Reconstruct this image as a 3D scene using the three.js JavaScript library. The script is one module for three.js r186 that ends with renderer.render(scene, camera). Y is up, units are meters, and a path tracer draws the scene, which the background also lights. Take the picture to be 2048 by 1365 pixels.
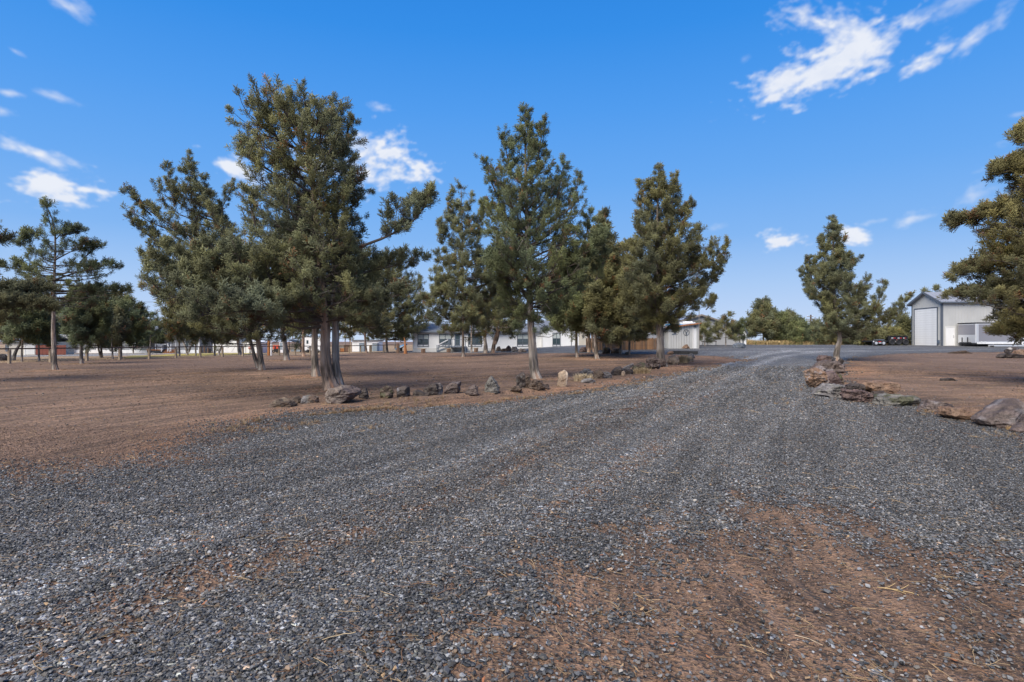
import * as THREE from 'three';
import { mergeGeometries, mergeVertices, toCreasedNormals } from 'three/addons/utils/BufferGeometryUtils.js';
import { ConvexGeometry } from 'three/addons/geometries/ConvexGeometry.js';

// ------------------------------------------------------------------ camera, light, exposure
const scene = new THREE.Scene();
const EYE = 1.5, F = 1024, CX = 1024, CY = 682.5;                    // focal length and centre for a 2048 x 1365 picture
const camera = new THREE.PerspectiveCamera(2 * Math.atan(CY / F) * 180 / Math.PI, 2048 / 1365, 0.1, 3000);
camera.position.set(0, EYE, 0);
camera.lookAt(0, EYE, -10);
const renderer = new THREE.WebGLRenderer({ antialias: true });
renderer.toneMapping = THREE.LinearToneMapping;
renderer.toneMappingExposure = 1.3;
renderer.shadowMap.enabled = true;
const SUN_DIR = new THREE.Vector3(-0.6, 1.1, 0.74).normalize();     // high, behind the camera and to its left
const sun = new THREE.DirectionalLight(new THREE.Color(1.0, 0.92, 0.8), 4.6);
sun.position.copy(SUN_DIR).multiplyScalar(120);
sun.target.position.set(0, 0, -30);
sun.position.add(sun.target.position);
sun.castShadow = true;
sun.shadow.radius = 105;                                              // a broad soft source: thin high cloud before the sun
sun.shadow.mapSize.set(4096, 4096);
Object.assign(sun.shadow.camera, { left: -90, right: 90, top: 90, bottom: -90, near: 1, far: 320 });
scene.add(sun, sun.target);

// ------------------------------------------------------------------ random numbers and noise
function rng(seed) { let a = seed >>> 0; return () => { a = (a + 0x6D2B79F5) | 0; let t = Math.imul(a ^ (a >>> 15), 1 | a); t = (t + Math.imul(t ^ (t >>> 7), 61 | t)) ^ t; return ((t ^ (t >>> 14)) >>> 0) / 4294967296; }; }
const PERM = new Uint8Array(512);
{ const r = rng(77), p = [...Array(256).keys()]; for (let i = 255; i > 0; i--) { const j = Math.floor(r() * (i + 1)); [p[i], p[j]] = [p[j], p[i]]; } for (let i = 0; i < 512; i++) PERM[i] = p[i & 255]; }
const fade = (t) => t * t * t * (t * (t * 6 - 15) + 10), mix = (a, b, t) => a + (b - a) * t, clamp = (x, a = 0, b = 1) => Math.min(b, Math.max(a, x));
const sstep = (a, b, x) => { const t = clamp((x - a) / (b - a)); return t * t * (3 - 2 * t); };
const grad = (h, x, y, z) => { h &= 15; const u = h < 8 ? x : y, v = h < 4 ? y : h === 12 || h === 14 ? x : z; return ((h & 1) ? -u : u) + ((h & 2) ? -v : v); };
function noise(x, y, z = 0) {
  const X = Math.floor(x), Y = Math.floor(y), Z = Math.floor(z); x -= X; y -= Y; z -= Z;
  const a = X & 255, b = Y & 255, c = Z & 255, u = fade(x), v = fade(y), w = fade(z);
  const A = PERM[a] + b, AA = PERM[A & 255] + c, AB = PERM[(A + 1) & 255] + c, B = PERM[(a + 1) & 255] + b, BA = PERM[B & 255] + c, BB = PERM[(B + 1) & 255] + c;
  return mix(mix(mix(grad(PERM[AA & 255], x, y, z), grad(PERM[BA & 255], x - 1, y, z), u), mix(grad(PERM[AB & 255], x, y - 1, z), grad(PERM[BB & 255], x - 1, y - 1, z), u), v),
    mix(mix(grad(PERM[(AA + 1) & 255], x, y, z - 1), grad(PERM[(BA + 1) & 255], x - 1, y, z - 1), u), mix(grad(PERM[(AB + 1) & 255], x, y - 1, z - 1), grad(PERM[(BB + 1) & 255], x - 1, y - 1, z - 1), u), v), w);
}
const fbm = (x, y, z, o = 4) => { let s = 0, a = 0.5, f = 1; for (let i = 0; i < o; i++) { s += a * noise(x * f, y * f, z * f); a *= 0.5; f *= 2.03; } return s; };
// noise that repeats every n cells in x and y
function tnoise(x, y, nx, ny, seed) {
  const X = Math.floor(x), Y = Math.floor(y), fx = fade(x - X), fy = fade(y - Y), m = (a, n) => ((a % n) + n) % n;
  const h = (i, j) => { let t = Math.imul(m(i, nx) * 374761393 + m(j, ny) * 668265263 + seed * 1442695041, 1274126177); t ^= t >>> 13; t = Math.imul(t, 1103515245); t ^= t >>> 16; return (t >>> 0) / 4294967296; };
  return mix(mix(h(X, Y), h(X + 1, Y), fx), mix(h(X, Y + 1), h(X + 1, Y + 1), fx), fy);
}

// ------------------------------------------------------------------ sky: blue air with scattered small clouds
const sRGB = (r, g, b) => new THREE.Color().setRGB(r / 255, g / 255, b / 255, THREE.SRGBColorSpace);
{
  const W = 4096, H = 2048, data = new Float32Array(W * H * 4);
  const stops = [[0, 204, 222, 246], [2, 194, 215, 246], [6, 170, 203, 245], [11, 132, 183, 243], [17, 106, 170, 242], [24, 82, 157, 239], [31, 56, 143, 232], [40, 36, 126, 220], [60, 24, 106, 200], [90, 18, 92, 185]].map(([e, r, g, b]) => [e, sRGB(r, g, b)]);
  const colorAt = (e) => { let i = 1; while (i < stops.length - 1 && stops[i][0] < e) i++; const t = clamp((e - stops[i - 1][0]) / (stops[i][0] - stops[i - 1][0])); return stops[i - 1][1].clone().lerp(stops[i][1], t); };
  // clouds: direction (degrees right of the view, degrees up), half sizes, tilt, thickness
  const clouds = [];
  const D = Math.PI / 180;
  const seen = (px, py, hw, hh, tilt, dens, soft) => {               // as read off the photograph, turned into directions
    const az = Math.atan((px - CX) / F), el = Math.atan((CY - py) / F * Math.cos(az)), k = Math.cos(az) * Math.cos(el) / F / D;
    clouds.push({ az: az / D, el: el / D, a: hw * k * 0.92, b: hh * k, tilt: tilt * D, dens, soft });
  };
  seen(1640, 142, 155, 50, 9, 1.15, 1); seen(1700, 105, 95, 45, 20, 1.1, 1); seen(1560, 165, 75, 24, 6, 0.9, 1); seen(1650, 42, 85, 32, -22, 0.9, 1.1); seen(1712, 70, 60, 34, -30, 0.85, 1.1);
  seen(1860, 115, 52, 20, 18, 1.0, 1); seen(1965, 62, 78, 20, 30, 0.75, 1.2); seen(1900, 4, 75, 24, 6, 0.5, 1.5);
  seen(110, 377, 88, 30, 2, 1.25, 0.8); seen(70, 305, 80, 17, -12, 0.9, 1.2); seen(110, 330, 30, 12, -20, 0.6, 1.2); seen(15, 185, 20, 8, 0, 0.6, 1.2); seen(110, 194, 52, 10, -4, 0.55, 1.4); seen(130, 6, 45, 18, -15, 0.7, 1.4); seen(30, 103, 16, 5, -20, 0.5, 1.5); seen(5, 222, 22, 11, 10, 0.6, 1.4);
  seen(765, 310, 62, 48, 18, 1.1, 1); seen(740, 355, 50, 34, 30, 0.95, 1); seen(838, 345, 40, 26, 0, 1.1, 0.9); seen(790, 352, 45, 14, 6, 0.8, 1); seen(482, 340, 62, 26, -14, 1.0, 1); seen(755, 216, 26, 9, 0, 0.6, 1.4); seen(720, 290, 40, 20, 10, 0.7, 1.2); seen(620, 330, 90, 40, 0, 0.8, 1.2);
  seen(1558, 480, 50, 20, 3, 1.2, 0.8); seen(1706, 468, 36, 22, -18, 1.1, 0.9); seen(1752, 443, 36, 9, 4, 0.7, 1.3); seen(1835, 436, 36, 12, 10, 0.7, 1.3); seen(1955, 385, 45, 22, 25, 0.6, 1.4); seen(2040, 228, 22, 7, 0, 0.5, 1.4); seen(1430, 458, 25, 9, 10, 0.35, 1.6); seen(1490, 118, 14, 9, 20, 0.3, 1.6);
  const cr = rng(5);                                                 // unseen rest of the sky: scattered clouds, extra ones added for neutral fill light
  for (let i = 0; i < 170; i++) { const over = i % 3 === 0, az = over ? cr() * 360 : 52 + cr() * 256, el = over ? 42 + 44 * cr() : 6 + cr() * 50; clouds.push({ az: az > 180 ? az - 360 : az, el, a: 3 + cr() * 9, b: 1.2 + cr() * 3.6, tilt: (cr() - 0.5) * 0.6, dens: 0.5 + cr() * 0.7, soft: 0.8 + cr() * 0.7 }); }
  for (const c of clouds) c.reach = Math.max(c.a, c.b) * 1.9;
  const white = sRGB(240, 243, 250), grey = sRGB(214, 224, 243);
  for (let y = 0; y < H; y++) {
    const el = ((y + 0.5) / H - 0.5) * 180, ce = Math.max(0.05, Math.cos(el * D));
    const row = clouds.filter((c) => Math.abs(c.el - el) < c.reach);
    for (let x = 0; x < W; x++) {
      let az = ((x + 0.5) / W - 0.25) * 360; if (az > 180) az -= 360;
      if ((el > 44 || Math.abs(az) > 50) && ((x & 3) || (y & 3))) { const f = ((y & ~3) * W + (x & ~3)) * 4, t = (y * W + x) * 4; for (let k = 0; k < 4; k++) data[t + k] = data[f + k]; continue; }   // three's u = atan2(z, x) / 2 pi + 0.5; -z is straight ahead
      const o = (y * W + x) * 4, e = Math.max(0, el) + Math.max(0, el) * 0.25 * (1 - Math.cos(az * D));
      let n = 0, s = 0, under = 0;
      if (el > -1) for (const c of row) {
        let da = az - c.az; if (da > 180) da -= 360; if (da < -180) da += 360;
        const dx = da * ce, dy = el - c.el;
        if (Math.abs(dx) > c.reach) continue;
        const ct = Math.cos(c.tilt), st = Math.sin(c.tilt), u = (dx * ct + dy * st) / c.a, v = (dy * ct - dx * st) / c.b, r = Math.hypot(u, v);
        if (r > 1.65) continue;
        const al = dx * ct + dy * st, ac = dy * ct - dx * st;
        n = fbm(al * 0.45 + ac * 0.15, ac * 0.8, c.az, 5) * 1.35 + fbm(al * 1.2 - ac * 0.7, ac * 1.8 + al * 0.35, c.el, 4) * 0.75;
        const m = clamp((1.1 - r + n * 1.0) / (1.15 * c.soft)) * Math.min(1.25, c.dens + 0.15);
        s = 1 - (1 - s) * (1 - clamp(Math.pow(m, 1.5) * 1.15));
        under = Math.max(under, clamp(-v * 0.8 + 0.2) * m);
      }
      const col = colorAt(e);
      if (s > 0) { const wcol = white.clone().lerp(grey, clamp(under * 0.5 - n * 0.5)); col.lerp(wcol, clamp(s) * 0.93); }
      const q = 1 / renderer.toneMappingExposure; data[o] = col.r * q; data[o + 1] = col.g * q; data[o + 2] = col.b * q; data[o + 3] = 1;
    }
  }
  const sky = new THREE.DataTexture(data, W, H, THREE.RGBAFormat, THREE.FloatType);
  sky.mapping = THREE.EquirectangularReflectionMapping; sky.magFilter = THREE.LinearFilter; sky.needsUpdate = true;
  scene.background = sky; scene.environment = sky;
}

// ------------------------------------------------------------------ the lie of the land (d = metres in front of the camera)
function gh(x, d) {
  const right = sstep(-9, 13, x) * clamp((d - 17) * 0.0235, 0, 1.0) * (1 - 0.0);
  const left = -0.7 * sstep(-14, -36, x) * sstep(48, 80, d);
  return right + left;
}
// the ground point seen at a pixel of the 2048-wide photograph
function ground(px, py) {
  const k = (px - CX) / F, m = (py - CY) / F;
  let a = 0.5, b = 400;
  const f = (d) => EYE - m * d - gh(k * d, d);
  for (let d = 1; d < 400; d += 0.5) if (f(d) <= 0) { b = d; a = d - 0.5; break; }
  for (let i = 0; i < 40; i++) { const c = (a + b) / 2; if (f(c) > 0) a = c; else b = c; }
  return { x: k * b, y: gh(k * b, b), z: -b, d: b, s: b / F };
}
const PX = (px, d) => (px - CX) / F * d, PY = (py, d) => EYE + (CY - py) / F * d;

// ------------------------------------------------------------------ names, labels, groups
const used = new Map();
const numbered = (n) => { const k = used.get(n) ?? 0; used.set(n, k + 1); return k ? n + '_' + String(k).padStart(3, '0') : n; };
function tag(o, label, category, group, kind) { o.userData = { label, category }; if (group) o.userData.group = group; if (kind) o.userData.kind = kind; return o; }
function mesh(name, geo, mat) { const m = new THREE.Mesh(geo, mat); m.name = name; m.castShadow = m.receiveShadow = true; return m; }
function thing(name, label, category, pos, group) { const g = new THREE.Group(); g.name = numbered(name); g.position.set(pos.x, pos.y, pos.z); tag(g, label, category, group); scene.add(g); return g; }
// a part whose geometry is given in world space
function part(parent, name, geo, mat, origin = parent) { geo.translate(-origin.position.x, -origin.position.y, -origin.position.z); const m = mesh(name, geo, mat); parent.add(m); return m; }
function lpart(parent, name, geo, mat) { const m = mesh(name, geo, mat); parent.add(m); return m; }
const flat = (g) => g.index ? g.toNonIndexed() : g;
const merge = (list) => mergeGeometries(list.map((g) => { const f = flat(g); for (const k of Object.keys(f.attributes)) if (!['position', 'normal', 'uv'].includes(k)) f.deleteAttribute(k); return f; }));
// a box with its edges chamfered by c; uv in metres
function cbox(w, h, d, c = 0.01) {
  c = Math.min(c, w * 0.3, h * 0.3, d * 0.3);
  const P = [], hx = w / 2, hy = h / 2, hz = d / 2;
  for (const sx of [-1, 1]) for (const sy of [-1, 1]) for (const sz of [-1, 1]) P.push(new THREE.Vector3(sx * (hx - c), sy * (hy - c), sz * hz), new THREE.Vector3(sx * (hx - c), sy * hy, sz * (hz - c)), new THREE.Vector3(sx * hx, sy * (hy - c), sz * (hz - c)));
  const g = new ConvexGeometry(P); boxUV(g); return g;
}
const wbox = (x0, x1, y0, y1, z0, z1, c) => cbox(Math.abs(x1 - x0), Math.abs(y1 - y0), Math.abs(z1 - z0), c).translate((x0 + x1) / 2, (y0 + y1) / 2, (z0 + z1) / 2);
function plainBox(x0, x1, y0, y1, z0, z1) { const g = flat(new THREE.BoxGeometry(Math.abs(x1 - x0), Math.abs(y1 - y0), Math.abs(z1 - z0))); g.translate((x0 + x1) / 2, (y0 + y1) / 2, (z0 + z1) / 2); boxUV(g); return g; }
// box seen at pixels x0..x1, y0..y1 with its front face d metres away
const pbox = (d, x0, x1, y0, y1, depth, c = 0.008) => wbox(PX(x0, d), PX(x1, d), PY(y1, d), PY(y0, d), -d - depth, -d, c);
function boxUV(g, k = 1) {
  const p = g.attributes.position, uv = new Float32Array(p.count * 2), a = new THREE.Vector3(), b = new THREE.Vector3(), c = new THREE.Vector3(), n = new THREE.Vector3();
  for (let i = 0; i < p.count; i += 3) {
    a.fromBufferAttribute(p, i); b.fromBufferAttribute(p, i + 1); c.fromBufferAttribute(p, i + 2);
    n.copy(b).sub(a).cross(c.clone().sub(a)); const x = Math.abs(n.x), y = Math.abs(n.y), z = Math.abs(n.z);
    [a, b, c].forEach((q, j) => { const [u, v] = x > y && x > z ? [q.z, q.y] : y > z ? [q.x, q.z] : [q.x, q.y]; uv[(i + j) * 2] = u * k; uv[(i + j) * 2 + 1] = v * k; });
  }
  g.setAttribute('uv', new THREE.BufferAttribute(uv, 2)); return g;
}
function prism(pts, z0, z1) {                                        // a convex or plain outline in x, y with thickness along z
  const s = new THREE.Shape(pts.map(([x, y]) => new THREE.Vector2(x, y)));
  const g = new THREE.ExtrudeGeometry(s, { depth: Math.abs(z1 - z0), bevelEnabled: false, curveSegments: 10 }); g.translate(0, 0, Math.min(z0, z1)); return boxUV(flat(g));
}
const cyl = (r0, r1, h, seg = 16) => new THREE.CylinderGeometry(r0, r1, h, seg);
function bar(a, b, w, h = w) { const v = new THREE.Vector3().subVectors(b, a), g = cbox(w, h, v.length(), 0.004); g.lookAt(v); g.translate((a.x + b.x) / 2, (a.y + b.y) / 2, (a.z + b.z) / 2); return g; }
const V = (x, y, z) => new THREE.Vector3(x, y, z);

// ------------------------------------------------------------------ textures
function tex(w, h, fn, color) {
  const d = new Uint8Array(w * h * 4);
  for (let y = 0; y < h; y++) for (let x = 0; x < w; x++) { const [r, g, b] = fn(x, y), o = (y * w + x) * 4; d[o] = clamp(r) * 255; d[o + 1] = clamp(g) * 255; d[o + 2] = clamp(b) * 255; d[o + 3] = 255; }
  const t = new THREE.DataTexture(d, w, h); t.wrapS = t.wrapT = THREE.RepeatWrapping; t.magFilter = THREE.LinearFilter; if (color) t.colorSpace = THREE.SRGBColorSpace; t.needsUpdate = true; return t;
}
const lin2s = (v) => v <= 0.0031308 ? v * 12.92 : 1.055 * Math.pow(v, 1 / 2.4) - 0.055;
const rep = (t, u, v = u) => { const c = t.clone(); c.repeat.set(u, v); c.needsUpdate = true; return c; };
// crushed stone, 4 m a tile: every stone has one tone; relief apart
const GRAVEL = (() => {
  const S = 2048, N = 160, r = rng(31), cx = new Float32Array(N * N), cy = new Float32Array(N * N), tone = new Float32Array(N * N), hue = new Float32Array(N * N), hgt = new Float32Array(N * N);
  for (let i = 0; i < N * N; i++) { cx[i] = r(); cy[i] = r(); const t = r(); tone[i] = t < 0.2 ? 0.025 + r() * 0.03 : t > 0.86 ? 0.24 + r() * 0.18 : 0.07 + r() * r() * 0.17; hue[i] = r(); hgt[i] = r(); }
  const col = new Uint8Array(S * S * 4), bmp = new Uint8Array(S * S * 4);
  for (let y = 0; y < S; y++) for (let x = 0; x < S; x++) {
    const u = x / S * N, v = y / S * N, X = Math.floor(u), Y = Math.floor(v); let d1 = 9, d2 = 9, id = 0;
    for (let j = -1; j <= 1; j++) for (let i = -1; i <= 1; i++) { const k = ((Y + j + N) % N) * N + (X + i + N) % N, dx = X + i + cx[k] - u, dy = Y + j + cy[k] - v, q = dx * dx + dy * dy; if (q < d1) { d2 = d1; d1 = q; id = k; } else if (q < d2) d2 = q; }
    d1 = Math.sqrt(d1); d2 = Math.sqrt(d2);
    const o = (y * S + x) * 4, grain = 0.9 + 0.2 * tnoise(x / 4, y / 4, 512, 512, 4), patch = 0.55 + 0.6 * tnoise(u / 2, v / 2, 80, 80, 5) + 0.4 * tnoise(u / 5, v / 5, 32, 32, 6), t = tone[id] * grain * patch, h = hue[id];
    const R = t * (h > 0.93 ? 1.35 : h > 0.8 ? 1.1 : 0.95), G = t * (h > 0.93 ? 1.0 : 0.98), B = t * (h > 0.93 ? 0.72 : h > 0.7 ? 0.88 : 1.02);
    col[o] = lin2s(R) * 255; col[o + 1] = lin2s(G) * 255; col[o + 2] = lin2s(B) * 255; col[o + 3] = 255;
    const e = clamp((d2 - d1) * 2.2); bmp[o] = bmp[o + 1] = bmp[o + 2] = clamp(e * (0.45 + 0.5 * hgt[id])) * 255; bmp[o + 3] = 255;
  }
  const mk = (d, c) => { const t = new THREE.DataTexture(d, S, S); t.wrapS = t.wrapT = THREE.RepeatWrapping; t.magFilter = THREE.LinearFilter; if (c) t.colorSpace = THREE.SRGBColorSpace; t.needsUpdate = true; return t; };
  return { map: mk(col, true), bump: mk(bmp, false) };
})();
// raked soil, 5 m a tile, streaked along u
const DIRT = (() => {
  const S = 2048, H = new Float32Array(S * S);
  const col = new Uint8Array(S * S * 4), bmp = new Uint8Array(S * S * 4), r = rng(9);
  for (let y = 0; y < S; y++) for (let x = 0; x < S; x++) {
    const u = x / S, v = y / S;
    const rows = tnoise(u * 5, v * 70, 5, 70, 1) * 0.6 + tnoise(u * 12, v * 150, 12, 150, 2) * 0.4, clod = tnoise(u * 160, v * 190, 160, 190, 3), fine = tnoise(u * 420, v * 460, 420, 460, 5), grit = tnoise(u * 1000, v * 1000, 1000, 1000, 8), big = tnoise(u * 7, v * 9, 7, 9, 6);
    const o = (y * S + x) * 4;
    H[y * S + x] = rows * 0.55 + clod * 0.35 + fine * 0.2;
    let t = 0.78 + 0.22 * big + 0.95 * (rows - 0.5) + 0.7 * (clod - 0.5) * (0.4 + fine) + 0.45 * (fine - 0.5) + 0.35 * (grit - 0.5), R = 0.166 * t, G = 0.102 * t, B = 0.067 * t;
    if (fine > 0.83 && grit > 0.55) { const k = 0.7; R = mix(R, 0.36, k); G = mix(G, 0.24, k); B = mix(B, 0.14, k); }
    if (clod < 0.2 && grit > 0.6) { R *= 0.5; G *= 0.52; B *= 0.58; }
    col[o] = lin2s(clamp(R)) * 255; col[o + 1] = lin2s(clamp(G)) * 255; col[o + 2] = lin2s(clamp(B)) * 255; col[o + 3] = 255;
    bmp[o] = bmp[o + 1] = bmp[o + 2] = clamp(H[y * S + x]) * 255; bmp[o + 3] = 255;
  }
  // pale chips, bits of straw and pebbles lying in the soil
  for (let i = 0; i < 9000; i++) { const x = Math.floor(r() * S), y = Math.floor(r() * S), L = 2 + Math.floor(r() * 9), a = r() * 6.28, t = r(), c = t < 0.5 ? [0.42, 0.27, 0.15] : t < 0.75 ? [0.24, 0.23, 0.24] : [0.05, 0.035, 0.03], w = r() < 0.5 ? 1 : 2; for (let k = 0; k < L; k++) for (let q = 0; q < w; q++) { const X = (Math.floor(x + Math.cos(a) * k) + S) % S, Y = (Math.floor(y + Math.sin(a) * k) + q + S) % S, o = (Y * S + X) * 4, m = 0.6 + r() * 0.4; col[o] = lin2s(c[0] * m) * 255; col[o + 1] = lin2s(c[1] * m) * 255; col[o + 2] = lin2s(c[2] * m) * 255; } }
  const mk = (d, c) => { const t = new THREE.DataTexture(d, S, S); t.wrapS = t.wrapT = THREE.RepeatWrapping; t.magFilter = THREE.LinearFilter; if (c) t.colorSpace = THREE.SRGBColorSpace; t.needsUpdate = true; return t; };
  return { map: mk(col, true), bump: mk(bmp, false) };
})();
// stringy juniper bark: u round the trunk, v up it
const BARK = (() => {
  const f = (x, y, S) => { const u = x / S, v = y / S, w = tnoise(u * 6, v * 5, 6, 5, 2) * 0.06; return sstep(0.25, 0.75, tnoise((u + w) * 13, v * 5, 13, 5, 11)) * 0.5 + tnoise((u + w) * 30, v * 9, 30, 9, 12) * 0.32 + tnoise((u + w) * 90, v * 22, 90, 22, 13) * 0.18; };
  return { map: tex(512, 1024, (x, y) => { const h = f(x, y / 2, 512), g = tnoise(x / 512 * 9, y / 1024 * 3, 9, 3, 21), s = 0.12 + 2.0 * h; const red = clamp((g - 0.62) * 4); return [lin2s(mix(0.245, 0.24, red) * s), lin2s(mix(0.21, 0.155, red) * s), lin2s(mix(0.178, 0.11, red) * s)]; }, true), bump: tex(512, 1024, (x, y) => { const h = f(x, y / 2, 512); return [h, h, h]; }) };
})();
const STONE = (() => {
  const f = (u, v) => { let s = 0, a = 0.5, n = 5; for (let i = 0; i < 6; i++) { s += a * tnoise(u * n, v * n, n, n, 40 + i); a *= 0.55; n *= 2; } return s / 1.05; };
  return { map: tex(512, 512, (x, y) => { const h = f(x / 512, y / 512), g = tnoise(x / 512 * 200, y / 512 * 200, 200, 200, 3), t = 0.25 + 1.15 * h + 0.8 * (g - 0.5); return [lin2s(0.5 * t), lin2s(0.5 * t), lin2s(0.5 * t)]; }, true), bump: tex(512, 512, (x, y) => { const h = f(x / 512, y / 512); return [h, h, h]; }) };
})();
const WOOD = tex(512, 512, (x, y) => { const u = x / 512, v = y / 512, h = tnoise(u * 40 + 2 * tnoise(u * 4, v * 2, 4, 2, 1), v * 3, 40, 3, 7) * 0.6 + tnoise(u * 150, v * 8, 150, 8, 9) * 0.4, t = lin2s(0.35 + 0.65 * h); return [t, t, t]; }, true);
const PLASTER = tex(512, 512, (x, y) => { const u = x / 512, v = y / 512, t = lin2s(0.86 + 0.1 * tnoise(u * 5, v * 3, 5, 3, 2) + 0.06 * tnoise(u * 60, v * 14, 60, 14, 4)); return [t, t, t]; }, true);

// ------------------------------------------------------------------ materials
const std = (r, g, b, rough = 0.8, more = {}) => new THREE.MeshStandardMaterial({ color: new THREE.Color().setRGB(r, g, b), roughness: rough, ...more });
const painted = (r, g, b, rough = 0.6) => std(r, g, b, rough, { map: rep(PLASTER, 0.35) });
const wood = (r, g, b, k = 1) => std(r, g, b, 0.85, { map: rep(WOOD, k, k), bumpMap: rep(WOOD, k, k), bumpScale: 0.004 });
const M = {
  bark: std(1, 1, 1, 0.95, { map: BARK.map, bumpMap: BARK.bump, bumpScale: 0.06 }),
  barkGrey: std(0.95, 0.98, 1.03, 0.95, { map: BARK.map, bumpMap: BARK.bump, bumpScale: 0.06 }),
  barkRed: std(1.12, 0.95, 0.84, 0.95, { map: BARK.map, bumpMap: BARK.bump, bumpScale: 0.06 }),
  limb: std(0.10, 0.08, 0.066, 0.95), twig: std(0.2, 0.17, 0.145, 0.95),
  white: painted(0.8, 0.8, 0.79), offwhite: painted(0.66, 0.65, 0.62), cream: painted(0.55, 0.5, 0.42), greySiding: painted(0.3, 0.31, 0.32), lightGrey: painted(0.5, 0.5, 0.485), barnGrey: painted(0.36, 0.36, 0.36),
  slate: std(0.09, 0.105, 0.13, 0.5), blueGrey: std(0.10, 0.125, 0.165, 0.6), roofGrey: std(0.14, 0.155, 0.18, 0.75), roofMetal: std(0.33, 0.34, 0.37, 0.4, { metalness: 0.3 }), dark: std(0.02, 0.02, 0.023, 0.6), black: std(0.012, 0.012, 0.014, 0.35), rubber: std(0.018, 0.018, 0.02, 0.85),
  glass: new THREE.MeshPhysicalMaterial({ color: new THREE.Color().setRGB(0.05, 0.075, 0.085), roughness: 0.06, metalness: 0, specularIntensity: 1, clearcoat: 1, clearcoatRoughness: 0.03 }), blind: std(0.42, 0.46, 0.44, 0.5),
  cedar: [wood(0.42, 0.22, 0.10), wood(0.34, 0.18, 0.09), wood(0.28, 0.16, 0.09), wood(0.5, 0.27, 0.13), wood(0.2, 0.13, 0.085)], post: wood(0.52, 0.40, 0.27), rail: wood(0.13, 0.09, 0.075), redwood: wood(0.26, 0.075, 0.05), orangeWood: wood(0.5, 0.2, 0.07), oldWood: wood(0.34, 0.3, 0.26), brownWood: wood(0.2, 0.12, 0.08),
  steel: std(0.5, 0.5, 0.52, 0.4, { metalness: 0.7 }), trailerGrey: std(0.27, 0.265, 0.29, 0.35, { metalness: 0.2 }), alu: std(0.62, 0.63, 0.65, 0.4, { metalness: 0.4 }), red: std(0.5, 0.02, 0.02, 0.4), tractor: std(0.6, 0.07, 0.03, 0.4), blue: std(0.05, 0.28, 0.55, 0.4), pale: std(0.75, 0.75, 0.78, 0.4), pink: std(0.5, 0.25, 0.2, 0.7), shedBlue: std(0.25, 0.3, 0.34, 0.6, { metalness: 0.2 }),
  dryGrass: std(1, 1, 1, 0.9, { side: THREE.DoubleSide }), gravel: std(1, 1, 1, 0.7), foliage: std(1, 1, 1, 0.8, { side: THREE.DoubleSide }),
  stone: std(1, 1, 1, 0.7, { map: rep(STONE.map, 1.1), bumpMap: rep(STONE.bump, 1.1), bumpScale: 0.06, vertexColors: true }),
};
//==GROUND==
// ------------------------------------------------------------------ ground: raked soil with a gravel drive and yard on it
const gp = (list) => list.map((p) => { if (p.length === 3) return [p[0], p[1]]; const g = ground(p[0], p[1]); return [g.x, g.d]; });   // [x, d, 1] is already on the ground
const GRAVEL_EDGE = gp([[-14, 4.6, 1], [-60, 975], [150, 970], [300, 945], [420, 905], [490, 868], [560, 840], [680, 826], [860, 820], [1000, 807], [1130, 792], [1250, 768], [1350, 749], [1430, 732], [1490, 720], [1440, 713.5], [1390, 711], [1330, 709.5], [1250, 708], [1160, 707], [1090, 707], [985, 705.5], [880, 705.5], [815, 706], [815, 702.5], [-15, 80, 1], [8, 82, 1], [16, 68, 1], [60, 69, 1], [90, 62, 1], [90, 40, 1], [2300, 701], [2048, 703], [1940, 705], [1800, 707.5], [1725, 713], [1700, 722], [1668, 745], [1650, 775], [1700, 799], [1800, 814], [1880, 832], [1960, 855], [2060, 885], [11, 7.3, 1], [22, 6.3, 1], [22, -4, 1], [-14, -4, 1]]);
const BARE = gp([[900, 1500], [930, 1365], [1000, 1240], [1150, 1130], [1350, 1050], [1540, 1005], [1700, 1035], [1850, 1085], [2048, 1130], [2200, 1160], [2500, 1300], [2600, 1500]]);
const TRACK = gp([[330, 1180], [700, 1065], [960, 965], [1200, 852], [1330, 792], [1430, 752]]), TRACK2 = gp([[700, 1300], [950, 1150], [1150, 1000], [1330, 860], [1450, 780]]);
const PALE = [gp([[1080, 832], [1280, 772], [1420, 737], [1540, 707], [1600, 700]]), gp([[1300, 805], [1450, 752], [1560, 714], [1650, 703]]), gp([[1400, 705], [1600, 703.5], [1800, 702], [1950, 699]]), gp([[1300, 698.5], [1500, 698], [1700, 697.5], [1850, 696.5]])];
function sd(P, x, y) {                                               // distance to an outline, positive inside
  let d = 1e9, inside = false;
  for (let i = 0, j = P.length - 1; i < P.length; j = i++) {
    const ax = P[j][0], ay = P[j][1], bx = P[i][0] - ax, by = P[i][1] - ay, px = x - ax, py = y - ay, t = clamp((px * bx + py * by) / (bx * bx + by * by)), ex = px - bx * t, ey = py - by * t;
    d = Math.min(d, ex * ex + ey * ey);
    if ((P[i][1] > y) !== (ay > y) && x < ax + bx * (y - ay) / by) inside = !inside;
  }
  return (inside ? 1 : -1) * Math.sqrt(d);
}
function sline(P, x, y) { let d = 1e9; for (let i = 1; i < P.length; i++) { const ax = P[i - 1][0], ay = P[i - 1][1], bx = P[i][0] - ax, by = P[i][1] - ay, t = clamp(((x - ax) * bx + (y - ay) * by) / (bx * bx + by * by)); d = Math.min(d, Math.hypot(x - ax - bx * t, y - ay - by * t)); } return d; }
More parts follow.
